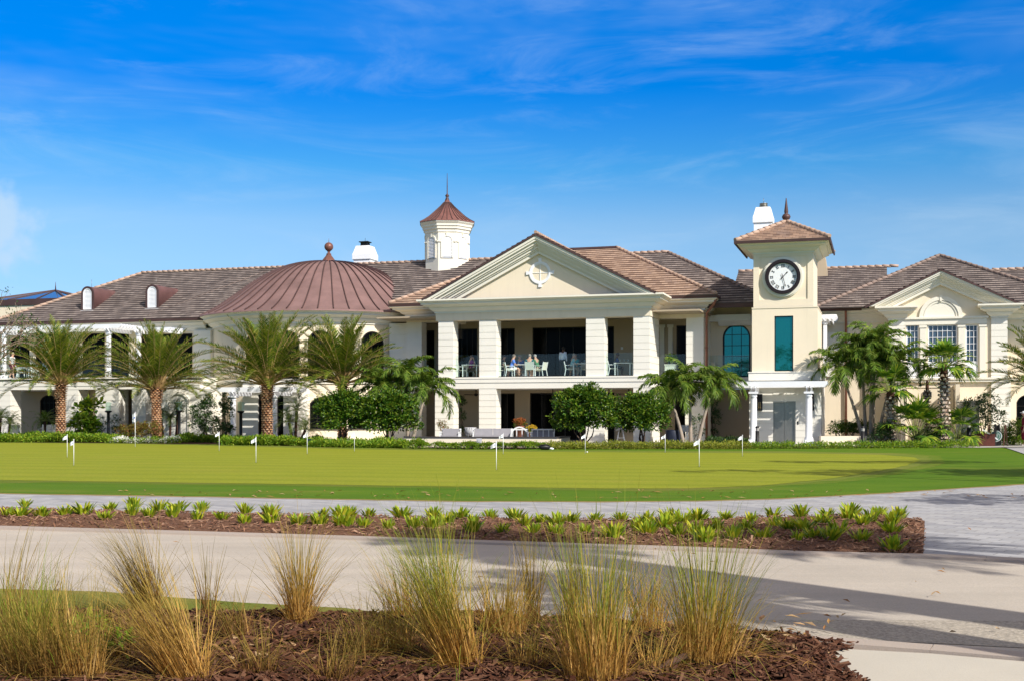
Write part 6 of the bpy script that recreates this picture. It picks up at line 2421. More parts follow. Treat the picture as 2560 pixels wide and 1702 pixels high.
# ================================================================== PERGOLAS
def pergola(label, W0, cols, px_range, v0, v1, zt, zb, nraft, colh, raft_out=.35, square=False):
    """white timber pergola in the facade frame: columns, two beams and closely set rafters."""
    t = thing('pergola', label, 'pergola', W(*W0, 0), ROT)
    ou, ov = W0
    for (u, v, z0) in cols:
        m = MB()
        x, y = u - ou, v - ov
        if square:
            m.box(x - .15, x + .15, y - .15, y + .15, z0, z0 + .25)
            m.box(x - .10, x + .10, y - .10, y + .10, z0 + .25, zb - .12)
            m.box(x - .14, x + .14, y - .14, y + .14, zb - .12, zb)
        else:
            m.box(x - .24, x + .24, y - .24, y + .24, z0, z0 + .30)
            m.lathe([(.22, z0 + .30), (.22, z0 + .38), (.17, z0 + .44), (.165, zb - .40), (.15, zb - .26), (.18, zb - .24), (.18, zb - .20), (.15, zb - .18), (.16, zb - .12), (.22, zb - .10)], (x, y), 20)
            m.box(x - .23, x + .23, y - .23, y + .23, zb - .10, zb)
        m.build('column', WHITE, t)
    u0, u1 = px_range
    h = zt - zb
    xs = sorted({c[0] for c in cols})
    if len(xs) == 1:
        xs = [xs[0], u1 - .35]
    for x in xs:
        for du in (-.13, .08):
            m = MB()
            y0, y1 = v0 - raft_out - ov, v1 + .1 - ov
            m.prism([(y0, zb + h * .30), (y0 + .18, zb + .002), (y1, zb + .002), (y1, zb + h * .52), (y0, zb + h * .52)], 'x', x + du - ou, x + du + .05 - ou)
            m.build('beam', WHITE, t)
    nr = max(5, round((v1 - v0 + raft_out) / .30))
    for k in range(nr):
        v = v0 - raft_out + .12 + (v1 - v0 + raft_out - .05) * k / (nr - 1) - ov
        m = MB()
        a_, b_ = u0 - ou, u1 - ou
        m.prism([(a_, zb + h * .66), (a_ + .14, zb + h * .40), (b_ - .14, zb + h * .40), (b_, zb + h * .66), (b_, zb + h * .88), (a_, zb + h * .88)], 'y', v - .03, v + .03)
        m.build('rafter', WHITE, t)
    return t


VT = -1.7
pergola('white pergola on two round columns over the lift door of the clock tower', (TU, -.9),
        [(U(1884, VT), VT, 0), (U(2022, VT), VT, 0)], (U(1838, VT), U(2068, VT)), VT, -.25, H(1955, 949, VT), H(1955, 978, VT), 12, 2.9)
VP = -3.0
pergola('white pergola on two round columns at the domed drum entrance', (U(640, VP), VP + 1),
        [(U(583, VP), VP, 0), (U(686, VP), VP, 0)], (U(549, VP), U(730, VP)), VP, -1.2, H(640, 964, VP), H(640, 988, VP), 11, 2.9)
pergola('long white pergola along the left balcony above the leftmost palm', (U(150, .7), 1.4),
        [(U(10, .7), .7, 3.85), (U(272, .7), .7, 3.85)], (U(-60, .7), U(309, .7)), .7, 2.9, H(150, 812, .7), H(150, 833, .7), 20, 3.0, square=True)
pergola('short white pergola along the left balcony above the second palm', (U(390, 1.6), 2.2),
        [(U(347, 1.6), 1.6, 3.85)], (U(343, 1.6), U(433, 1.6)), 1.6, 2.9, H(390, 818, 1.6), H(390, 833, 1.6), 9, 3.0, square=True)
pergola('small white stepped pergola on the balcony just right of the clock tower', (U(2080, 5.0), 6),
        [(U(2063, 5.0), 5.0, 3.7)], (U(2040, 5.0), U(2092, 5.0)), 5.0, 7.6, H(2080, 785, 5.0), H(2080, 806, 5.0), 8, 3.0, square=True)

# ================================================================== GARDEN WALLS AND STEPS
WALLP = stucco('garden_wall_stucco', (.76, .67, .52), .12)
CAPD = paint('dark_coping', (.05, .045, .045), .7, .15, 3)


def poly_wall(name, label, pts, h, t_, cap=None, cap_h=.05, mat=None):
    e = thing(name, label, 'wall', (*pts[0], 0))
    m, c = MB(), MB()
    P = [Vector((p[0] - pts[0][0], p[1] - pts[0][1])) for p in pts]
    path = [(p.x, p.y) for p in P]
    m.sweep([(0, 0), (0, h), (-t_, h), (-t_, 0)], path)
    m.build('wall', mat or WALLP, e)
    if cap:
        c.sweep([(.04, h), (.04, h + cap_h), (-t_ - .04, h + cap_h), (-t_ - .04, h)], path)
        c.build('coping', cap, e)
    return e


dW = 57.6
tw_ = poly_wall('terrace_wall', 'low cream terrace wall with dark coping in front of the portico', [AT(1011, dW + 1.6), AT(1012, dW), AT(1392, dW - .9), AT(1425, dW + 1.4)], .45, .25, CAPD, .06)
m = MB()
x, y = AT(1198, dW - .55)
ox, oy = tw_.location.x, tw_.location.y
m.box(x - ox - .13, x - ox + .13, y - oy - .18, y - oy - .02, .05, .44)
m.box(x - ox - .07, x - ox + .07, y - oy - .20, y - oy - .17, .24, .38)
m.build('utility_box', paint('grey_box', (.42, .42, .44), .5, .05), tw_)
dP = 59.4
poly_wall('planter_wall', 'low cream raised planter wall right of the tower base', [AT(2052, dP + .2), AT(2214, dP + .5)], .50, .25)
m = MB()
m.add([(*AT(2052, dP + .4), .46), (*AT(2214, dP + .7), .46), (*AT(2214, dP + 3.6), .46), (*AT(2052, dP + 3.6), .46)], [(0, 1, 2, 3)])
tag(m.build('planter_soil', SOIL), 'dark soil filling the raised planter', None, None, 'structure')
# stair walls of the right wing
st = thing('stair_block', 'cream stair walls with handrails climbing to the right wing', 'stairs', (*AT(2355, 64.0), 0), ROT)


def lu(px, v):
    return U(px, v)


su0 = U(2355, 2.6)
m = MB()
vv = 3.4
m.box(U(2392, 1.6) - su0, U(2451, 1.6) - su0, -.9, -.7, 0, H(2420, 1003, 1.6))
m.box(U(2390, 1.6) - su0, U(2453, 1.6) - su0, -.95, -.65, H(2420, 1003, 1.6), H(2420, 999, 1.6))
m.build('wall', WALLP, st)
for a, b in ((2250, 2262), (2390, 2401)):
    m = MB()
    m.box(U(a, 2.2) - su0, U(b, 2.2) - su0, -.3, 2.6, 0, H(2350, 958, 2.2))
    m.build('wall', WALLP, st)
m = MB()
m.box(U(2262, 3.5) - su0, U(2390, 3.5) - su0, 1.2, 1.4, 0, H(2350, 966, 3.5))
m.box(U(2262, 3.5) - su0, U(2390, 3.5) - su0, 1.15, 1.4, H(2350, 966, 3.5), H(2350, 961, 3.5))
m.build('wall', WALLP, st)
m = MB()
u0 = U(2318, 3.5) - su0
m.box(u0 - .22, u0 + .22, 1.12, 1.2, H(2318, 990, 3.5), H(2318, 977, 3.5))
m.build('wall_lamp', BLACK, st)
for k in range(4):
    m = MB()
    m.box(U(2378, 1.2) - su0, U(2415, 1.2) - su0, -1.75 + k * .22, -.92, k * .16, (k + 1) * .16)
    m.build('step', paint('step_concrete', (.50, .47, .42), .8, .08, 3) if k == 0 else bpy.data.materials['step_concrete'], st)
m = MB()
zt_ = H(2410, 1045, 1.4)
a_, b_3 = (U(2408, 1.4) - su0, -1.2, zt_), (U(2450, 1.4) - su0, -1.2, zt_ - .42)
m.tube([(a_[0] - .12, a_[1], a_[2] - .02), a_, b_3, (b_3[0], b_3[1], 0)], .022, 6)
m.tube([(a_[0], a_[1], a_[2]), (a_[0], a_[1], 0)], .02, 6)
m.build('handrail', BLACK, st)
for px in (2264, 2386):
    m = MB()
    u_ = U(px, 2.2) - su0
    z_ = H(px, 972, 2.2)
    m.tube([(u_, -.36, z_ - 1.0), (u_, -.36, z_), (u_, -.05, z_)], .025, 6)
    m.build('handrail', BLACK, st)

# ================================================================== LIGHTS AND SIGNS
LAMPG = glass_clear('lantern_glass', (.80, .92, .86), .12)
for i, (px, d, ztop, lab) in enumerate([(271, 70.5, 1005, 'black lamp post with glass lantern between the slim shrubs at the left wing'), (448, 70.5, 1004, 'black lamp post with glass lantern beside the dark pygmy palms'), (602, 65.5, 1004, 'black lamp post with glass lantern behind the left pergola column')]):
    t = thing('lamp_post', lab, 'lamp post', (*AT(px, d), 0), 0, 'lamp posts along the left wing')
    hz = CAMH + (HORIZON - ztop) * d / FPX
    m = MB()
    m.lathe([(.12, 0), (.12, .12), (.085, .16), (.085, hz - .62), (.10, hz - .60), (.20, hz - .54), (.20, hz - .48), (.01, hz - .47)], n=12)
    m.build('post', BLACK, t)
    m = MB()
    m.lathe([(.15, hz - .48), (.17, hz - .04)], n=8, smooth=False)
    m.lathe([(.18, hz - .04), (.18, hz), (.01, hz + .03)], n=8, smooth=False)
    m.build('lantern', LAMPG, t)

for i, (px, py0, d, lab) in enumerate([(1893, 1064, 60.2, 'black path bollard in front of the lift door'), (2157, 1064, 57.3, 'black path bollard in front of the raised planter'), (2422, 1055, 59.0, 'black path bollard beside the stair wall')]):
    t = thing('bollard_light', lab, 'bollard light', (*AT(px, d), 0), 0, 'black path bollards')
    h = CAMH + (HORIZON - py0) * d / FPX
    m = MB()
    m.lathe([(.10, 0), (.10, h - .24), (.01, h - .239)], n=14)
    m.build('post', BLACK, t)
    m = MB()
    m.lathe([(.085, h - .24), (.085, h - .10)], n=14)
    for z in (h - .21, h - .17, h - .13):
        m.lathe([(.06, z), (.10, z - .01), (.10, z)], n=14)
    m.build('light_head', paint('bollard_lens', (.55, .52, .48), .3, .1), t)
    m = MB()
    m.lathe([(.10, h - .10), (.10, h - .02), (.06, h), (.001, h)], n=14)
    m.build('cap', BLACK, t)

# sandwich board with a round emblem, and the dark wooden crate beside it
sb = thing('sandwich_board', 'black sandwich board with round green emblem at the end of the lawn', 'sign', (*AT(2493, 59.2), 0), R(-38))
SIGNB = paint('sign_black', (.012, .010, .010), .4, .1)
for s in (-1, 1):
    m = MB()
    m.beam((0, s * .30, 0), (0, s * .03, 1.02), .75, .03, up=(1, 0, 0))
    m.xform(Matrix.Identity(4))
    m.build('panel', SIGNB, sb)
    m = MB()
    for x in (-.39, .39):
        m.beam((x, s * .31, 0), (x, s * .03, 1.06), .04, .04)
    m.build('leg', paint('sign_wood', (.13, .06, .04), .6, .2, 5) if s < 0 else bpy.data.materials['sign_wood'], sb)
M = Matrix.Translation((0, -.20, .50)) @ Matrix.Rotation(R(-15), 4, 'X')
m = MB()
for r0, r1, y, mi in ((.25, .285, -.012, 0), (.0, .25, -.006, 1), (.17, .185, -.010, 0)):
    if r0 == 0:
        m.add([(r1 * math.cos(2 * PI * k / 32), y, r1 * math.sin(2 * PI * k / 32)) for k in range(32)], [tuple(range(32))], mi)
    else:
        m.ring([(r1 * math.cos(2 * PI * k / 32), r1 * math.sin(2 * PI * k / 32)) for k in range(32)], [(r0 * math.cos(2 * PI * k / 32), r0 * math.sin(2 * PI * k / 32)) for k in range(32)], y, .01, mi)
for k in range(3):
    m.beam((-.09 + .06 * k, -.011, -.10), (.0 + .05 * k, -.011, .11), .018, .004, 0, up=(0, 1, 0))
m.xform(M)
m.build('emblem', [paint('emblem_pale', (.62, .66, .62), .4, .03), paint('emblem_green', (.10, .22, .17), .4, .1)], sb)
cr = thing('wooden_crate', 'dark red wooden crate open at the top beside the sandwich board', 'crate', (*AT(2462, 59.0), 0), R(-10))
RW = paint('red_brown_wood', (.085, .022, .014), .55, .25, 4)
for a in ((-.42, .42, -.28, -.25), (-.42, .42, .25, .28), (-.42, -.39, -.25, .25), (.39, .42, -.25, .25)):
    m = MB()
    m.box(*a, 0, .62)
    m.box(a[0] - .01, a[1] + .01, a[2] - .01, a[3] + .01, .57, .60)
    m.build('side_panel', RW, cr)
m = MB()
m.beam((-.10, -.05, .82), (.52, -.32, .34), .07, .05)
tag(m.build('white_pole', WHITE, loc=(*AT(2462, 59.0), 0)), 'white pole leaning on the edge of the crate', 'pole')

# ================================================================== PUTTING GREEN
flagdata = [
    (184.5, 1162, 1098, 'nearer of the two flags on the left part of the green', 1),
    (168, 1142, 1086, 'farther of the two flags on the left part of the green', 1),
    (338, 1116, 1030, 'tall flag hanging limp in front of the red-leaved shrub', 2),
    (548, 1126, 1079, 'flag left of the tallest date palm trunk', 0),
    (640, 1155, 1092, 'flag standing on the green before the tallest date palm', 0),
    (768, 1134, 1081, 'flag in front of the pygmy palm cluster', 0),
    (886, 1127, 1082, 'flag in front of the twin round shrubs', 0),
    (1241, 1173, 1103, 'nearest flag, in the middle of the green', 1),
    (1258, 1134, 1083, 'flag standing behind the nearest one by the terrace wall', 0),
    (1463, 1132, 1084, 'flag with a ball lying at its foot', 0),
    (1663, 1130, 1085, 'flag below the three-stemmed feather palm', 0),
    (1748, 1165, 1097, 'flag on the green left of the tree shadow', 1),
    (1856, 1139, 1087, 'flag before the shaded corner left of the tower', 0)]
FLAGW = paint('flag_cloth', (.80, .82, .86), .7, .03)
FLAGB = paint('flag_blue_mark', (.05, .12, .42), .7, .1)
CUPM = paint('hole_cup', (.01, .012, .008), .9, .1)
for i, (px, pb2, pt, lab, kind) in enumerate(flagdata):
    r = random.Random(900 + i)
    x, y = G(px, pb2, .012)
    h = (pb2 - pt) / FPX * y
    t = thing('golf_flag', 'small white golf ' + lab, 'golf flag', (x, y, .012), 0, 'flags on the putting green')
    m = MB()
    m.tube([(0, 0, -.05), (0, 0, h)], .009 if kind < 2 else .013, 8)
    m.lathe([(.016, h), (.012, h + .015), (.001, h + .02)], n=8)
    m.build('flagstick', WHITE, t)
    m = MB()
    m.lathe([(.001, .003), (.054, .003)], n=20)
    m.build('hole', CUPM, t)
    m = MB()
    fw, fh = (.165, .14) if kind < 2 else (.17, .46)
    N = 8
    vs, fs = [], []
    dirx = -1
    yaw = r.uniform(-.5, .5)
    for a in range(N + 1):
        s = a / N
        xx = dirx * fw * s * math.cos(yaw)
        yy = fw * s * math.sin(yaw) + .02 * math.sin(s * 7 + i)
        drop = (.62 * fw * s ** 1.2) if kind < 2 else .5 * fw * s
        top = h - .012 - drop
        hh = fh * (1 - .35 * s) if kind < 2 else fh * (1 - .25 * s)
        vs += [(xx, yy, top), (xx, yy, top - hh)]
    for a in range(N):
        fs.append((2 * a, 2 * a + 1, 2 * a + 3, 2 * a + 2))
    m.add(vs, fs, 0, True)
    # printed mark, a small blue shape sewn near the middle of the cloth, on both sides
    for off in (-.004, .004):
        c0 = Vector(vs[6]) * .5 + Vector(vs[7]) * .5
        k_ = fh * .22
        m.add([(c0.x - k_ * .6, c0.y + off, c0.z - k_ * .5), (c0.x + k_ * .6, c0.y + off, c0.z - k_ * .2), (c0.x + k_ * .5, c0.y + off, c0.z + k_ * .7), (c0.x - k_ * .2, c0.y + off, c0.z + k_ * .2)], [(0, 1, 2, 3)], 1)
    m.build('flag', [FLAGW, FLAGB], t)
m = MB()
m.lathe([(.03 * math.sin(PI * k / 8) + .0005, .03 - .03 * math.cos(PI * k / 8)) for k in range(9)], n=12)
tag(m.build('golf_ball', WHITE, loc=(*G(1468, 1131.5), .012)), 'white golf ball lying by a flagstick at the back of the green', 'golf ball')
gb = thing('golf_bag', 'small black bag lying on the lawn edge before the terrace wall', 'bag', (*G(1364, 1124), .006), .2)
m = MB()
m.tube([(-.28, 0, .10), (-.2, 0, .13), (.0, .02, .13), (.15, 0, .11), (.2, 0, .09)], [.06, .12, .125, .11, .06], 12)
m.build('bag_body', BLACK, gb)
m = MB()
m.tube([(.17, -.02, .07), (.30, -.05, .05), (.36, -.05, .05)], [.05, .05, .02], 8)
m.build('pocket', WHITE, gb)
m = MB()
m.tube([(-.2, -.1, .2), (0, -.16, .26), (.14, -.08, .18)], .014, 6)
m.build('strap', BLACK, gb)
m = MB()
m.box(-.14, .14, -.14, .14, 0, .34)
m.box(-.16, .16, -.16, .16, .34, .38)
tag(m.build('utility_bin', paint('dark_green_bin', (.02, .045, .035), .5, .1), loc=(*AT(776, 59.0), 0)), 'small dark green box beside the low shrubs left of the terrace', 'box')

# ================================================================== FURNITURE
CHW = paint('white_powder_coat', (.78, .79, .78), .4, .03)
SLING = paint('cream_sling', (.70, .68, .58), .7, .05)


def chair_proto():
    t = thing('patio_chair', 'x', 'chair', (0, 0, 0), 0, 'white patio chairs on the balcony')
    m = MB()
    m.box(-.24, .24, -.23, .25, .42, .455)
    m.build('seat', SLING, t)
    m = MB()
    m.prism([(-.235, .455), (-.21, .455), (-.29, .85), (-.315, .85)], 'x', -.22, .22)
    m.build('backrest', SLING, t)
    for x in (-1, 1):
        m = MB()
        m.beam((x * .245, .24, .0), (x * .245, .22, .64), .032, .032)
        m.build('leg', CHW, t)
        m = MB()
        m.beam((x * .245, -.30, .0), (x * .245, -.22, .45), .032, .032)
        m.beam((x * .245, -.22, .45), (x * .245, -.318, .87), .032, .032)
        m.build('leg', CHW, t)
        m = MB()
        m.beam((x * .25, -.27, .645), (x * .25, .26, .655), .045, .025)
        m.build('armrest', CHW, t)
    return t


def table_proto(sz, hh=.74):
    t = thing('patio_table', 'x', 'table', (0, 0, 0), 0, 'patio tables on the balcony')
    m = MB()
    m.box(-sz / 2, sz / 2, -sz / 2, sz / 2, hh - .03, hh)
    m.build('tabletop', CHW, t)
    for x in (-1, 1):
        for y in (-1, 1):
            m = MB()
            m.beam((x * (sz / 2 - .06), y * (sz / 2 - .06), 0), (x * (sz / 2 - .06), y * (sz / 2 - .06), hh - .03), .045, .045)
            m.build('leg', CHW, t)
    return t


FZ = F2 + .003
PV = 1.25       # row behind the railing
chp = chair_proto()
chairs = [(1158, PV, -80, 'white patio chair facing right in the left balcony bay, before the person in purple'),
          (1274, PV, -62, 'white patio chair of the person in the blue shirt'),
          (1326, PV - .2, 5, 'white patio chair seen square from behind, under the person in teal'),
          (1352, PV + .15, 75, 'white patio chair facing left under the person in green'),
          (1424, PV, -72, 'white patio chair of the person in the pale aqua shirt'),
          (1531, PV, -65, 'white patio chair in the right balcony bay between the pillars'),
          (1300, PV + 1.25, 180, 'patio chair on the far side of the table of four'),
          (1174, PV + .5, 190, 'patio chair under the person in purple'),
          (1452, PV + .9, 150, 'patio chair under the red-haired person'),
          (1255, PV + .8, -90, 'patio chair in the dark behind the person in blue')]
for i, (px, v, a, lab) in enumerate(chairs):
    loc = W(U(px, v), v, FZ)
    rz = ROT + R(a)
    if i == 0:
        chp.location, chp.rotation_euler, chp['label'] = loc, (0, 0, rz), lab
    else:
        dup(chp, loc, rz, lab)
tbp = table_proto(.95)
for i, (px, v, lab) in enumerate([(1180, PV - .1, 'white square table beside the person in purple'), (1303, PV + .45, 'white square table of the group of four'), (1456, PV + .1, 'white square table beside the waiter at the right end of the wide bay'), (1560, PV, 'white square table set with glasses in the right balcony bay')]):
    loc = W(U(px, v), v, FZ)
    if i == 0:
        tbp.location, tbp.rotation_euler, tbp['label'] = loc, (0, 0, ROT), lab
    else:
        dup(tbp, loc, ROT, lab)
# tableware
GLW = glass_clear('drinking_glass', (.9, .95, .97), .2)
r = random.Random(40)
for i, (px, v, lab) in enumerate([(1172, PV, 'table of the person in purple, left one'), (1188, PV - .1, 'table of the person in purple, right one'), (1296, PV + .3, 'table of the group of four'), (1450, PV, 'table beside the waiter, left one'), (1461, PV + .1, 'table beside the waiter, right one'), (1550, PV - .1, 'table in the right balcony bay, left one'), (1560, PV - .2, 'table in the right balcony bay, middle one'), (1570, PV, 'table in the right balcony bay, right one')]):
    m = MB()
    m.lathe([(.035, .001), (.012, .012), (.012, .07), (.04, .10), (.042, .17), (.036, .20)], n=12)
    tag(m.build('drinking_glass', GLW, loc=W(U(px, v), v, FZ + .741)), 'drinking glass on the ' + lab, 'glass')
# square white planter with clipped shrub in the right bay; armchairs there
pl = thing('planter_pot', 'cream square planter box behind the glass of the right bay', 'planter', W(U(1678, FV + .8), FV + .8, FZ), ROT)
m = MB()
m.box(-.32, .32, -.28, .28, .0, .72)
m.box(-.35, .35, -.31, .31, .66, .72)
m.build('pot', SLING, pl)
shrub('potted_shrub', 'round clipped shrub standing in the cream planter of the right bay', 'shrub', tuple(W(U(1678, FV + .8), FV + .8, FZ + .70)), [(0, 0, .30, .34, .3, .28)], 700, .10, .05, HEDGE_LEAF, 301, clump=.14, r0=.02)
dup(chp, W(U(1060, FV + 1.1), FV + 1.1, FZ), ROT + R(20), 'patio chair in the narrow opening left of the portico pillars')
dup(chp, W(U(1785, 5.0), 5.0, FZ), ROT + R(-30), 'patio chair behind the glass left of the big arched window')
# left balcony seating
dup(chp, W(U(55, 1.2), 1.2, 3.86), ROT + R(-70), 'patio chair on the left balcony beside the person in white')
dup(chp, W(U(84, 1.2), 1.2, 3.86), ROT + R(60), 'patio chair on the left balcony, half behind the palm')
dup(tbp, W(U(69, 1.3), 1.3, 3.86), ROT, 'white square table on the left balcony')

# terrace furniture
CUSH = paint('grey_cushion', (.30, .29, .31), .9, .08, 3)


def lounge(label, px, d, rz, w, dep, back=True, arms=2, name='lounge_chair', cushion=True, curved=False, z0=.06):
    t = thing(name, label, 'outdoor seat', (*AT(px, d), z0), rz, None)
    if cushion:
        m = MB()
        m.box(-w / 2 + .06, w / 2 - .06, -dep / 2 + .05, dep / 2 - .02, .32, .47)
        m.build('seat_cushion', CUSH, t)
        m = MB()
        n = max(1, round(w / .9))
        for k in range(n):
            a = -w / 2 + .07 + (w - .14) * k / n
            m.box(a + .01, a + (w - .14) / n - .01, -dep / 2 + .07, -dep / 2 + .22, .47, .80)
        m.build('back_cushion', CUSH, t)
    m = MB()
    m.box(-w / 2, w / 2, -dep / 2, dep / 2, .26, .32)
    m.build('seat', CHW, t)
    m = MB()
    y = -dep / 2
    m.box(-w / 2, w / 2, y, y + .05, .74, .80)
    nb = max(3, round(w / .3))
    if curved:
        prev = None
        for k in range(13):
            a = PI * k / 12
            p = (-w / 2 * math.cos(a), y + .02, .42 + .46 * math.sin(a))
            if prev:
                m.beam(prev, p, .06, .07)
            prev = p
    for k in range(nb + 1):
        x = -w / 2 + .025 + (w - .05) * k / nb
        m.box(x - .02, x + .02, y + .004, y + .046, .32, .742)
    m.build('backrest', CHW, t)
    for s in (-1, 1):
        m = MB()
        x = s * (w / 2 - .03)
        m.box(x - .03, x + .03, -dep / 2, dep / 2, .60, .65)
        m.box(x - .026, x + .026, dep / 2 - .08, dep / 2 - .02, .32, .60)
        m.box(x - .026, x + .026, -.02, .03, .32, .60)
        m.build('armrest', CHW, t)
        for yy in (-dep / 2 + .04, dep / 2 - .04):
            m = MB()
            m.box(x - .025, x + .025, yy - .025, yy + .025, 0, .26)
            m.build('leg', CHW, t)
    return t


lounge('white slatted armchair at the left end of the terrace behind the coping', 1126, 60.2, R(175), 1.0, .8)
lounge('white terrace sofa with grey back cushions', 1232, 60.4, R(180), 2.0, .85, name='sofa')
lounge('white curved-back armchair in front of the sofa', 1300, 59.6, R(-5), .85, .75, cushion=False, curved=True)
lounge('white lattice-backed armchair at the right end of the terrace', 1356, 59.5, R(4), 1.15, .8)
WICK = paint('grey_wicker', (.42, .42, .43), .8, .2, 20)


def wicker(label, px, d, h=.8, rz=0, stool=False):
    t = thing('wicker_stool' if stool else 'wicker_chair', label, 'stool' if stool else 'chair', (*AT(px, d), .06), rz)
    m = MB()
    zs = h * (.62 if stool else .5)
    m.lathe([(.05, zs), (.24, zs + .02), (.30, zs + h * .22), (.29, h * 1.0), (.27, h * 1.0), (.28, zs + h * .22), (.22, zs + .05), (.01, zs + .04)], n=16)
    for k in range(16):
        a = 2 * PI * k / 16
        m.beam((.245 * math.cos(a), .245 * math.sin(a), zs), (.305 * math.cos(a + .3), .305 * math.sin(a + .3), h), .02, .02)
    m.build('seat', WICK, t)
    for k in range(4):
        a = PI / 4 + k * PI / 2
        m = MB()
        m.tube([(.14 * math.cos(a), .14 * math.sin(a), zs + .02), (.30 * math.cos(a), .30 * math.sin(a), 0)], .02, 6)
        m.build('leg', CHW, t)
    m = MB()
    zr = zs * .45
    for k in range(4):
        a, b2 = PI / 4 + k * PI / 2, PI / 4 + (k + 1) * PI / 2
        q = .23
        m.beam((q * math.cos(a), q * math.sin(a), zr), (q * math.cos(b2), q * math.sin(b2), zr), .016, .016)
    m.build('footrest', CHW, t)
    return t


wicker('grey wicker tub chair on the terrace before the lower left portico opening', 1176, 62.0, .85)
wicker('tall grey wicker stool under the lower right portico opening', 1552, 62.5, 1.05, stool=True)
wicker('grey wicker stool between tub planter and feather palm', 1712, 63.5, .95, stool=True)
pt = thing('tub_planter', 'large round black tub beside the round shrub at the portico corner', 'planter', (*AT(1682, 61.0), .03), 0)
m = MB()
m.lathe([(.34, 0), (.38, .3), (.38, .72), (.36, .76), (.33, .72), (.33, .55), (.01, .54)], n=24)
m.build('pot', paint('black_tub', (.02, .025, .045), .5, .25, 6), pt)

# white garden chairs at the left wing
for i, (px, d, lab, rz) in enumerate([(38, 71.8, 'white garden chair in front of the leftmost pillar', 20), (112, 73.5, 'white garden chair under the pygmy palm in the left loggia', 0), (132, 73.5, 'white garden chair close to the leftmost date palm trunk', -15)]):
    o = dup(chp, (*AT(px, d), .03), R(180 + rz), lab, 1.08)
    o['group'] = 'white garden chairs at the left wing'

# flower pots on the terrace
for i, (px, d, z, lab, mat, s) in enumerate([(1299, 63.2, .95, 'rust-coloured flower mound in a terracotta pot behind the sofa', FLOWER_RUST, .30), (1330, 63.0, .62, 'yellow flowers in a terracotta pot behind the sofa', FLOWER_YELLOW, .24)]):
    t = thing('flower_pot', lab, 'flower pot', (*AT(px, d), .03))
    m = MB()
    m.lathe([(.16, 0), (.24, z - .1), (.26, z - .1), (.26, z), (.22, z), (.22, z - .08), (.01, z - .09)], n=18)
    m.build('pot', paint('terracotta', (.22, .08, .045), .8, .2, 4) if i == 0 else bpy.data.materials['terracotta'], t)
    m = MB()
    rr = random.Random(60 + i)
    foliage(m, [(0, 0, z + s * .5, s, s, s * .75)], 900, .07, .04, rr, .10, 12)
    m.build('flowers', mat, t)
    m = MB()
    foliage(m, [(0, 0, z + s * .2, s * .9, s * .9, s * .5)], 500, .10, .05, rr, .12, 12)
    m.build('leaves', BUSH_LEAF, t)

# ceiling fans under the balcony
for i, (px, v, lab) in enumerate([(1190, 3.4, 'black ceiling fan in the lower left portico bay'), (1382, 3.2, 'black ceiling fan in the wide lower bay, left one'), (1408, 3.9, 'black ceiling fan in the wide lower bay, right one'), (1572, 3.4, 'black ceiling fan in the lower right portico bay')]):
    t = thing('ceiling_fan', lab, 'ceiling fan', W(U(px, v), v, ZS), ROT + i * .7, 'ceiling fans under the balcony')
    m = MB()
    m.lathe([(.03, .02), (.03, -.20), (.11, -.22), (.11, -.32), (.05, -.36), (.001, -.37)], n=12)
    m.build('motor', BLACK, t)
    for k in range(5):
        m = MB()
        a = 2 * PI * k / 5
        M = Matrix.Rotation(a, 4, 'Z') @ Matrix.Translation((0, 0, -.28)) @ Matrix.Rotation(R(12), 4, 'X')
        m.prism([(.10, -.03), (.70, -.08), (.74, 0), (.70, .08), (.10, .03)], 'z', -.008, .008)
        m.xform(M)
        m.build('blade', BLACK, t)

# ================================================================== PEOPLE
SKIN = {'light': paint('skin_light', (.55, .32, .22), .5, .06, 6), 'dark': paint('skin_dark', (.09, .045, .028), .5, .06, 6)}
EYE = paint('eye_dark', (.02, .015, .012), .2, .0)
LIP = paint('lip', (.38, .15, .12), .5, .05)
cloth_cache = {}


def cloth(c):
    k = tuple(c)
    if k not in cloth_cache:
        cloth_cache[k] = paint('cloth_%d' % len(cloth_cache), c, .85, .12, 5)
    return cloth_cache[k]


def skinned(name, verts, edges, mat, parent, root=0, sub=1):
    """a body or garment grown as one smooth surface round its skeleton; verts = (co, rx, ry)."""
    me = bpy.data.meshes.new(name)
    me.from_pydata([v[0] for v in verts], edges, [])
    o = bpy.data.objects.new(name, me)
    COL.objects.link(o)
    md = o.modifiers.new('Skin', 'SKIN')
    md.use_smooth_shade = True
    sd = me.skin_vertices[0].data
    seen = set()
    adj = {}
    for a, b in edges:
        adj.setdefault(a, []).append(b); adj.setdefault(b, []).append(a)
    for i, v in enumerate(verts):
        sd[i].radius = (v[1], v[2])
        sd[i].use_root = False
    for i in [root] + list(range(len(verts))):
        if i in seen:
            continue
        sd[i].use_root = True
        st_ = [i]
        while st_:
            k = st_.pop()
            if k in seen:
                continue
            seen.add(k)
            st_ += adj.get(k, [])
    s = o.modifiers.new('Subdivision', 'SUBSURF')
    s.levels = s.render_levels = sub
    dg = bpy.context.evaluated_depsgraph_get()
    ev = o.evaluated_get(dg)
    nm = bpy.data.meshes.new_from_object(ev)
    nm.name = name
    o.modifiers.clear()
    o.data = nm
    nm.materials.clear()
    nm.materials.append(mat)
    for p in nm.polygons:
        p.use_smooth = True
    o.parent = parent
    return o


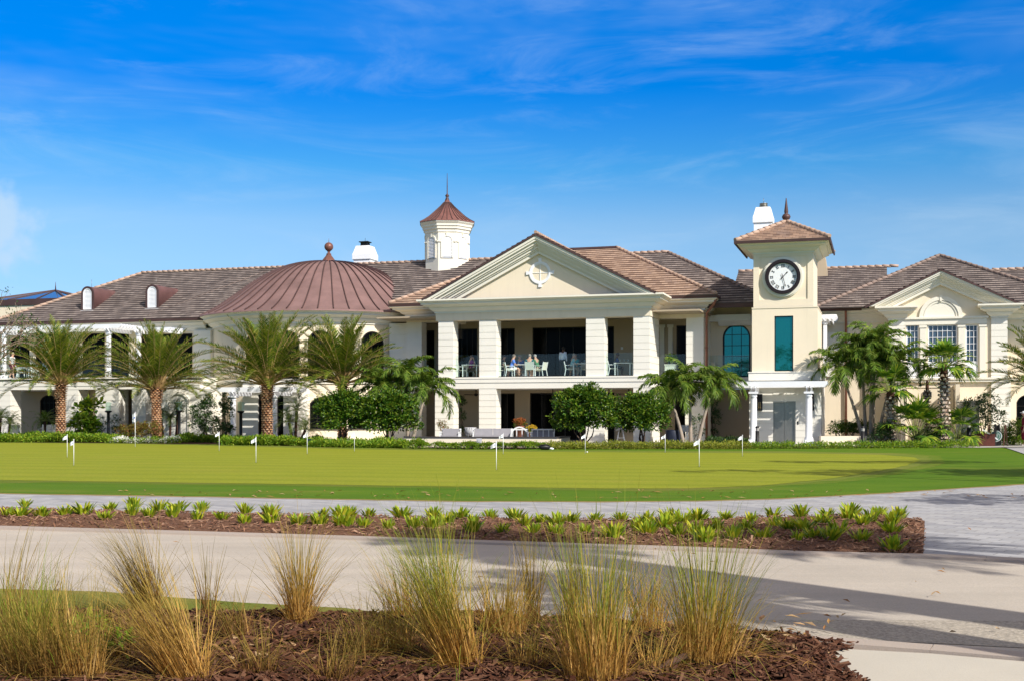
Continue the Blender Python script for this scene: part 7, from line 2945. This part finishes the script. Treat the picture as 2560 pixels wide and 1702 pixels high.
def person(label, loc, rz, pose, skin='light', top=(.5, .5, .5), bottom=(.5, .5, .5), hair=(.3, .3, .3), long_legs=False, long_sleeve=False, apron=None, arm='table', lean=.0, skirt=False, cap=None, seed=0):
    r = random.Random(seed)
    t = thing('person', label, 'person', loc, rz)
    sk = SKIN[skin]
    V = Vector
    sit = pose == 'sit'
    hz = .50 if sit else .92
    ly = .03 + lean
    pel = V((0, 0, hz)); bel = V((0, .02 + lean * .3, hz + .16)); che = V((0, .03 + lean * .8, hz + .36)); sho = V((0, .02 + lean, hz + .50)); nek = V((0, .04 + lean * 1.15, hz + .58)); hd = V((0, .07 + lean * 1.25, hz + .70)); crown = V((0, .065 + lean * 1.25, hz + .78))
    vs, es = [], []

    def add(co, rx, ry, frm=None):
        vs.append((tuple(co), rx, ry))
        if frm is not None:
            es.append((frm, len(vs) - 1))
        return len(vs) - 1
    p0 = add(pel, .155, .11)
    p1 = add(bel, .145, .105, p0)
    p2 = add(che, .165, .11, p1)
    p3 = add(sho, .12, .075, p2)
    p4 = add(nek, .055, .055, p3)
    p5 = add(hd, .078, .092, p4)
    p6 = add(crown, .062, .072, p5)
    nose = add(hd + V((0, .112, .005)), .014, .014, p5)
    for s in (-1, 1):
        add(hd + V((s * .088, -.005, .0)), .012, .02, p5)
    arms, legs = [], []
    for s in (-1, 1):
        shd = add(sho + V((s * .185, 0, -.03)), .056, .056, p3)
        if arm == 'table':
            el = sho + V((s * .25, .10, -.30)); wr = sho + V((s * .14, .33, -.27)); pm = wr + V((-s * .05, .07, -.005))
        elif arm == 'face' and s > 0:
            el = sho + V((s * .21, .20, -.22)); wr = hd + V((s * .09, .10, -.09)); pm = hd + V((s * .085, .075, -.015))
        elif arm == 'face':
            el = sho + V((s * .25, .10, -.30)); wr = sho + V((s * .14, .33, -.27)); pm = wr + V((-s * .05, .07, 0))
        elif arm == 'walk':
            el = sho + V((s * .24, -.05 * s, -.30)); wr = sho + V((s * .25, .10 * s + .06, -.54)); pm = wr + V((0, .03, -.08))
        else:
            el = sho + V((s * .24, .0, -.30)); wr = sho + V((s * .23, .06, -.55)); pm = wr + V((0, .02, -.08))
        e_ = add(el, .042, .042, shd)
        w_ = add(wr, .028, .026, e_)
        h_ = add(pm, .034, .018, w_)
        arms.append((sho + V((s * .185, 0, -.03)), el, wr))
        # fingers: five short unequal chains rooted in the palm
        d = (pm - wr).normalized()
        sd = d.cross(V((0, 0, 1)))
        if sd.length < .3:
            sd = V((0, 1, 0))
        sd.normalize()
        for k, (ln, of) in enumerate(((.07, -.026), (.08, -.009), (.075, .009), (.06, .025))):
            b0 = pm + d * .02 + sd * of
            curl = V((0, 0, -.014 - .004 * k))
            f1 = add(b0, .009, .009, h_)
            f2 = add(b0 + d * ln * .5 + curl * .5, .0085, .0085, f1)
            add(b0 + d * ln * .85 + curl * 1.8, .007, .007, f2)
        b0 = pm - d * .02 + sd * .030 * s
        f1 = add(b0, .011, .011, h_)
        add(b0 + d * .035 + sd * .022 * s, .009, .009, f1)
    for s in (-1, 1):
        hip = pel + V((s * .09, .0, -.02))
        if sit:
            kn = V((s * .12, .44, hz + .02)); an = V((s * .12, .42 + r.uniform(-.12, .08), .09)); toe = an + V((0, .15, -.05))
        elif arm == 'walk':
            kn = V((s * .10, .10 * s + .06, .50)); an = V((s * .10, .20 * s - .04, .09 + (.05 if s < 0 else 0))); toe = an + V((0, .15, -.05))
        else:
            kn = V((s * .11, .03, .50)); an = V((s * .12, .0, .09)); toe = an + V((0, .15, -.05))
        a_ = add(hip, .09, .09, p0)
        k_ = add(kn, .062, .062, a_)
        mid = kn.lerp(an, .35) + V((0, -.015, 0))
        m_ = add(mid, .056, .056, k_)
        n_ = add(an, .038, .038, m_)
        add(toe, .040, .032, n_)
        legs.append((hip, kn, an, toe))
    skinned('body', vs, es, sk, t, 0, 1)
    # shirt
    vs, es = [], []
    q0 = add(pel + V((0, 0, .02)), .172, .128); q1 = add(bel, .168, .128, q0); q2 = add(che, .182, .128, q1); q3 = add(sho, .135, .092, q2)
    add(sho + V((0, .01, .04)), .075, .07, q3)
    for sh, el, wr in arms:
        a_ = add(sh, .074, .074, q3)
        m_ = add(sh.lerp(el, .72 if not long_sleeve else .95), .062, .062, a_)
        if long_sleeve:
            add(el.lerp(wr, .85), .042, .042, m_)
    skinned('shirt', vs, es, cloth(top), t, 0, 1)
    # trousers, shorts or skirt
    vs, es = [], []
    q0 = add(pel + V((0, 0, .06)), .168, .125)
    for hip, kn, an, toe in legs:
        a_ = add(hip, .112, .112, q0)
        if skirt:
            m_ = add(hip.lerp(kn, .6), .15, .13, a_)
            add(kn.lerp(an, .55), .16, .15, m_)
        elif long_legs:
            m_ = add(kn, .08, .08, a_)
            add(an + V((0, 0, .03)), .065, .065, m_)
        else:
            add(hip.lerp(kn, .82), .092, .092, a_)
    skinned('skirt' if skirt else ('trousers' if long_legs else 'shorts'), vs, es, cloth(bottom), t, 0, 1)
    for hip, kn, an, toe in legs:
        vs, es = [], []
        b0 = add(an + V((0, -.03, -.045)), .045, .042); b1 = add(an + V((0, .06, -.05)), .047, .036, b0); add(toe + V((0, .03, .0)), .042, .028, b1)
        skinned('shoe', vs, es, cloth((.7, .7, .7)) if not long_legs else BLACK, t, 0, 1)
    # hair or cap, eyes and mouth
    m = MB()
    c = hd + V((0, -.012, .028))
    prof = []
    for k in range(9):
        a = PI / 2 * k / 8
        prof.append((.088 * math.cos(a) + .001, .098 * math.sin(a)))
    s0 = len(m.v)
    m.lathe([(.080, -.045)] + prof, n=16)
    m.xform(Matrix.Translation(c) @ Matrix.Rotation(R(18), 4, 'X') @ Matrix.Diagonal((1, 1.12, 1, 1)), s0)
    if cap:
        m.box(c.x - .06, c.x + .06, c.y + .05, c.y + .17, c.z + .015, c.z + .028)
    m.build('cap' if cap else 'hair', cloth(cap or hair), t)
    for s in (-1, 1):
        m = MB()
        m.lathe([(.011 * math.sin(PI * k / 6) + .0003, -.011 * math.cos(PI * k / 6)) for k in range(7)], n=8)
        m.xform(Matrix.Translation(hd + V((s * .031, .088, .018))))
        m.build('eye', EYE, t)
    m = MB()
    m.box(-.024, .024, hd.y + .082, hd.y + .096, hd.z - .046, hd.z - .036)
    m.build('mouth', LIP, t)
    if apron:
        m = MB()
        m.prism([(-.15, hz - .45), (.15, hz - .45), (.17, hz + .05), (.10, hz + .36), (-.10, hz + .36), (-.17, hz + .05)], 'y', .155 + lean * .5, .17 + lean * .5)
        m.box(-.178, .178, -.135, .16, hz + .03, hz + .07)
        m.build('apron', cloth(apron), t)
    return t


def at(px, v, z=FZ):
    return W(U(px, v), v, z)


person('person in a purple shirt seated in the left balcony bay, hand to the face', at(1176, PV + .3), ROT + R(-60), 'sit', top=(.28, .05, .30), bottom=(.12, .10, .11), hair=(.14, .09, .06), arm='face', skirt=True, seed=1)
person('person in a bright blue shirt and white shorts seated at the table of four', at(1277, PV), ROT + R(-62), 'sit', top=(.12, .25, .78), bottom=(.75, .75, .72), hair=(.20, .16, .13), lean=.10, seed=2)
person('person in a grey-blue shirt seated behind the table of four, facing out', at(1302, PV + 1.2), ROT + R(178), 'sit', top=(.07, .13, .34), bottom=(.2, .2, .2), hair=(.34, .32, .30), lean=.14, seed=3)
person('person in a dark teal shirt seated with back turned at the table of four', at(1323, PV - .15), ROT + R(8), 'sit', top=(.015, .15, .18), bottom=(.45, .36, .27), hair=(.30, .26, .22), lean=.12, seed=4)
person('white-haired person in a green shirt seated at the right of the table of four', at(1345, PV + .15), ROT + R(70), 'sit', top=(.07, .19, .09), bottom=(.62, .56, .46), hair=(.42, .40, .38), lean=.12, seed=5)
person('waiter standing on the balcony in white shirt and dark apron', at(1407, PV + .75), ROT + R(-25), 'stand', 'dark', top=(.62, .68, .78), bottom=(.02, .02, .025), hair=(.02, .018, .016), long_legs=True, long_sleeve=True, apron=(.018, .022, .035), arm='down', seed=6)
person('person in a pale aqua shirt seated beside the waiter, facing right', at(1428, PV), ROT + R(-68), 'sit', top=(.30, .55, .60), bottom=(.30, .26, .22), hair=(.30, .27, .25), lean=.08, long_legs=True, seed=7)
person('red-haired person in a teal shirt seated beyond the waiter', at(1444, PV + .85), ROT + R(150), 'sit', top=(.03, .30, .36), bottom=(.2, .2, .2), hair=(.34, .12, .05), lean=.12, seed=8)
person('person in dark clothes seated in the dark behind the one in blue', at(1254, PV + .8), ROT + R(-90), 'sit', top=(.03, .03, .04), bottom=(.03, .03, .03), hair=(.10, .06, .05), lean=.08, seed=9)
person('person in a dark blue shirt seated in the right balcony bay', at(1537, PV + .1), ROT + R(-68), 'sit', 'dark', top=(.03, .05, .16), bottom=(.05, .05, .06), hair=(.03, .02, .02), lean=.08, seed=10)
person('person in a white shirt and dark red shorts walking on the left balcony', W(U(30, 1.2), 1.2, 3.86), ROT + R(-80), 'stand', top=(.75, .76, .76), bottom=(.20, .03, .035), hair=(.5, .40, .28), arm='walk', seed=11)
person('person in a light blue shirt seated on the left balcony behind the palm', W(U(116, 1.3), 1.3, 3.86), ROT + R(80), 'sit', top=(.35, .55, .72), bottom=(.6, .58, .52), hair=(.4, .32, .25), seed=12)
person('person in a dark red dress and pale cap standing at the right edge', (*AT(2562, 60.0), .0), R(75), 'stand', top=(.24, .015, .04), bottom=(.22, .012, .035), hair=(.08, .05, .04), arm='down', skirt=True, cap=(.6, .6, .62), seed=13)

m = MB()
m.box(-.50, .50, -.04, .04, -.62, -.05)
m.tube([(0, 0, -.05), (0, 0, .9)], .025, 6)
o = m.build('television', BLACK, loc=W(U(1150, 2.2), 2.2, H(1150, 822, 2.2)), rotz=ROT - .9)
tag(o, 'black television hanging from the ceiling of the left balcony bay', 'television')
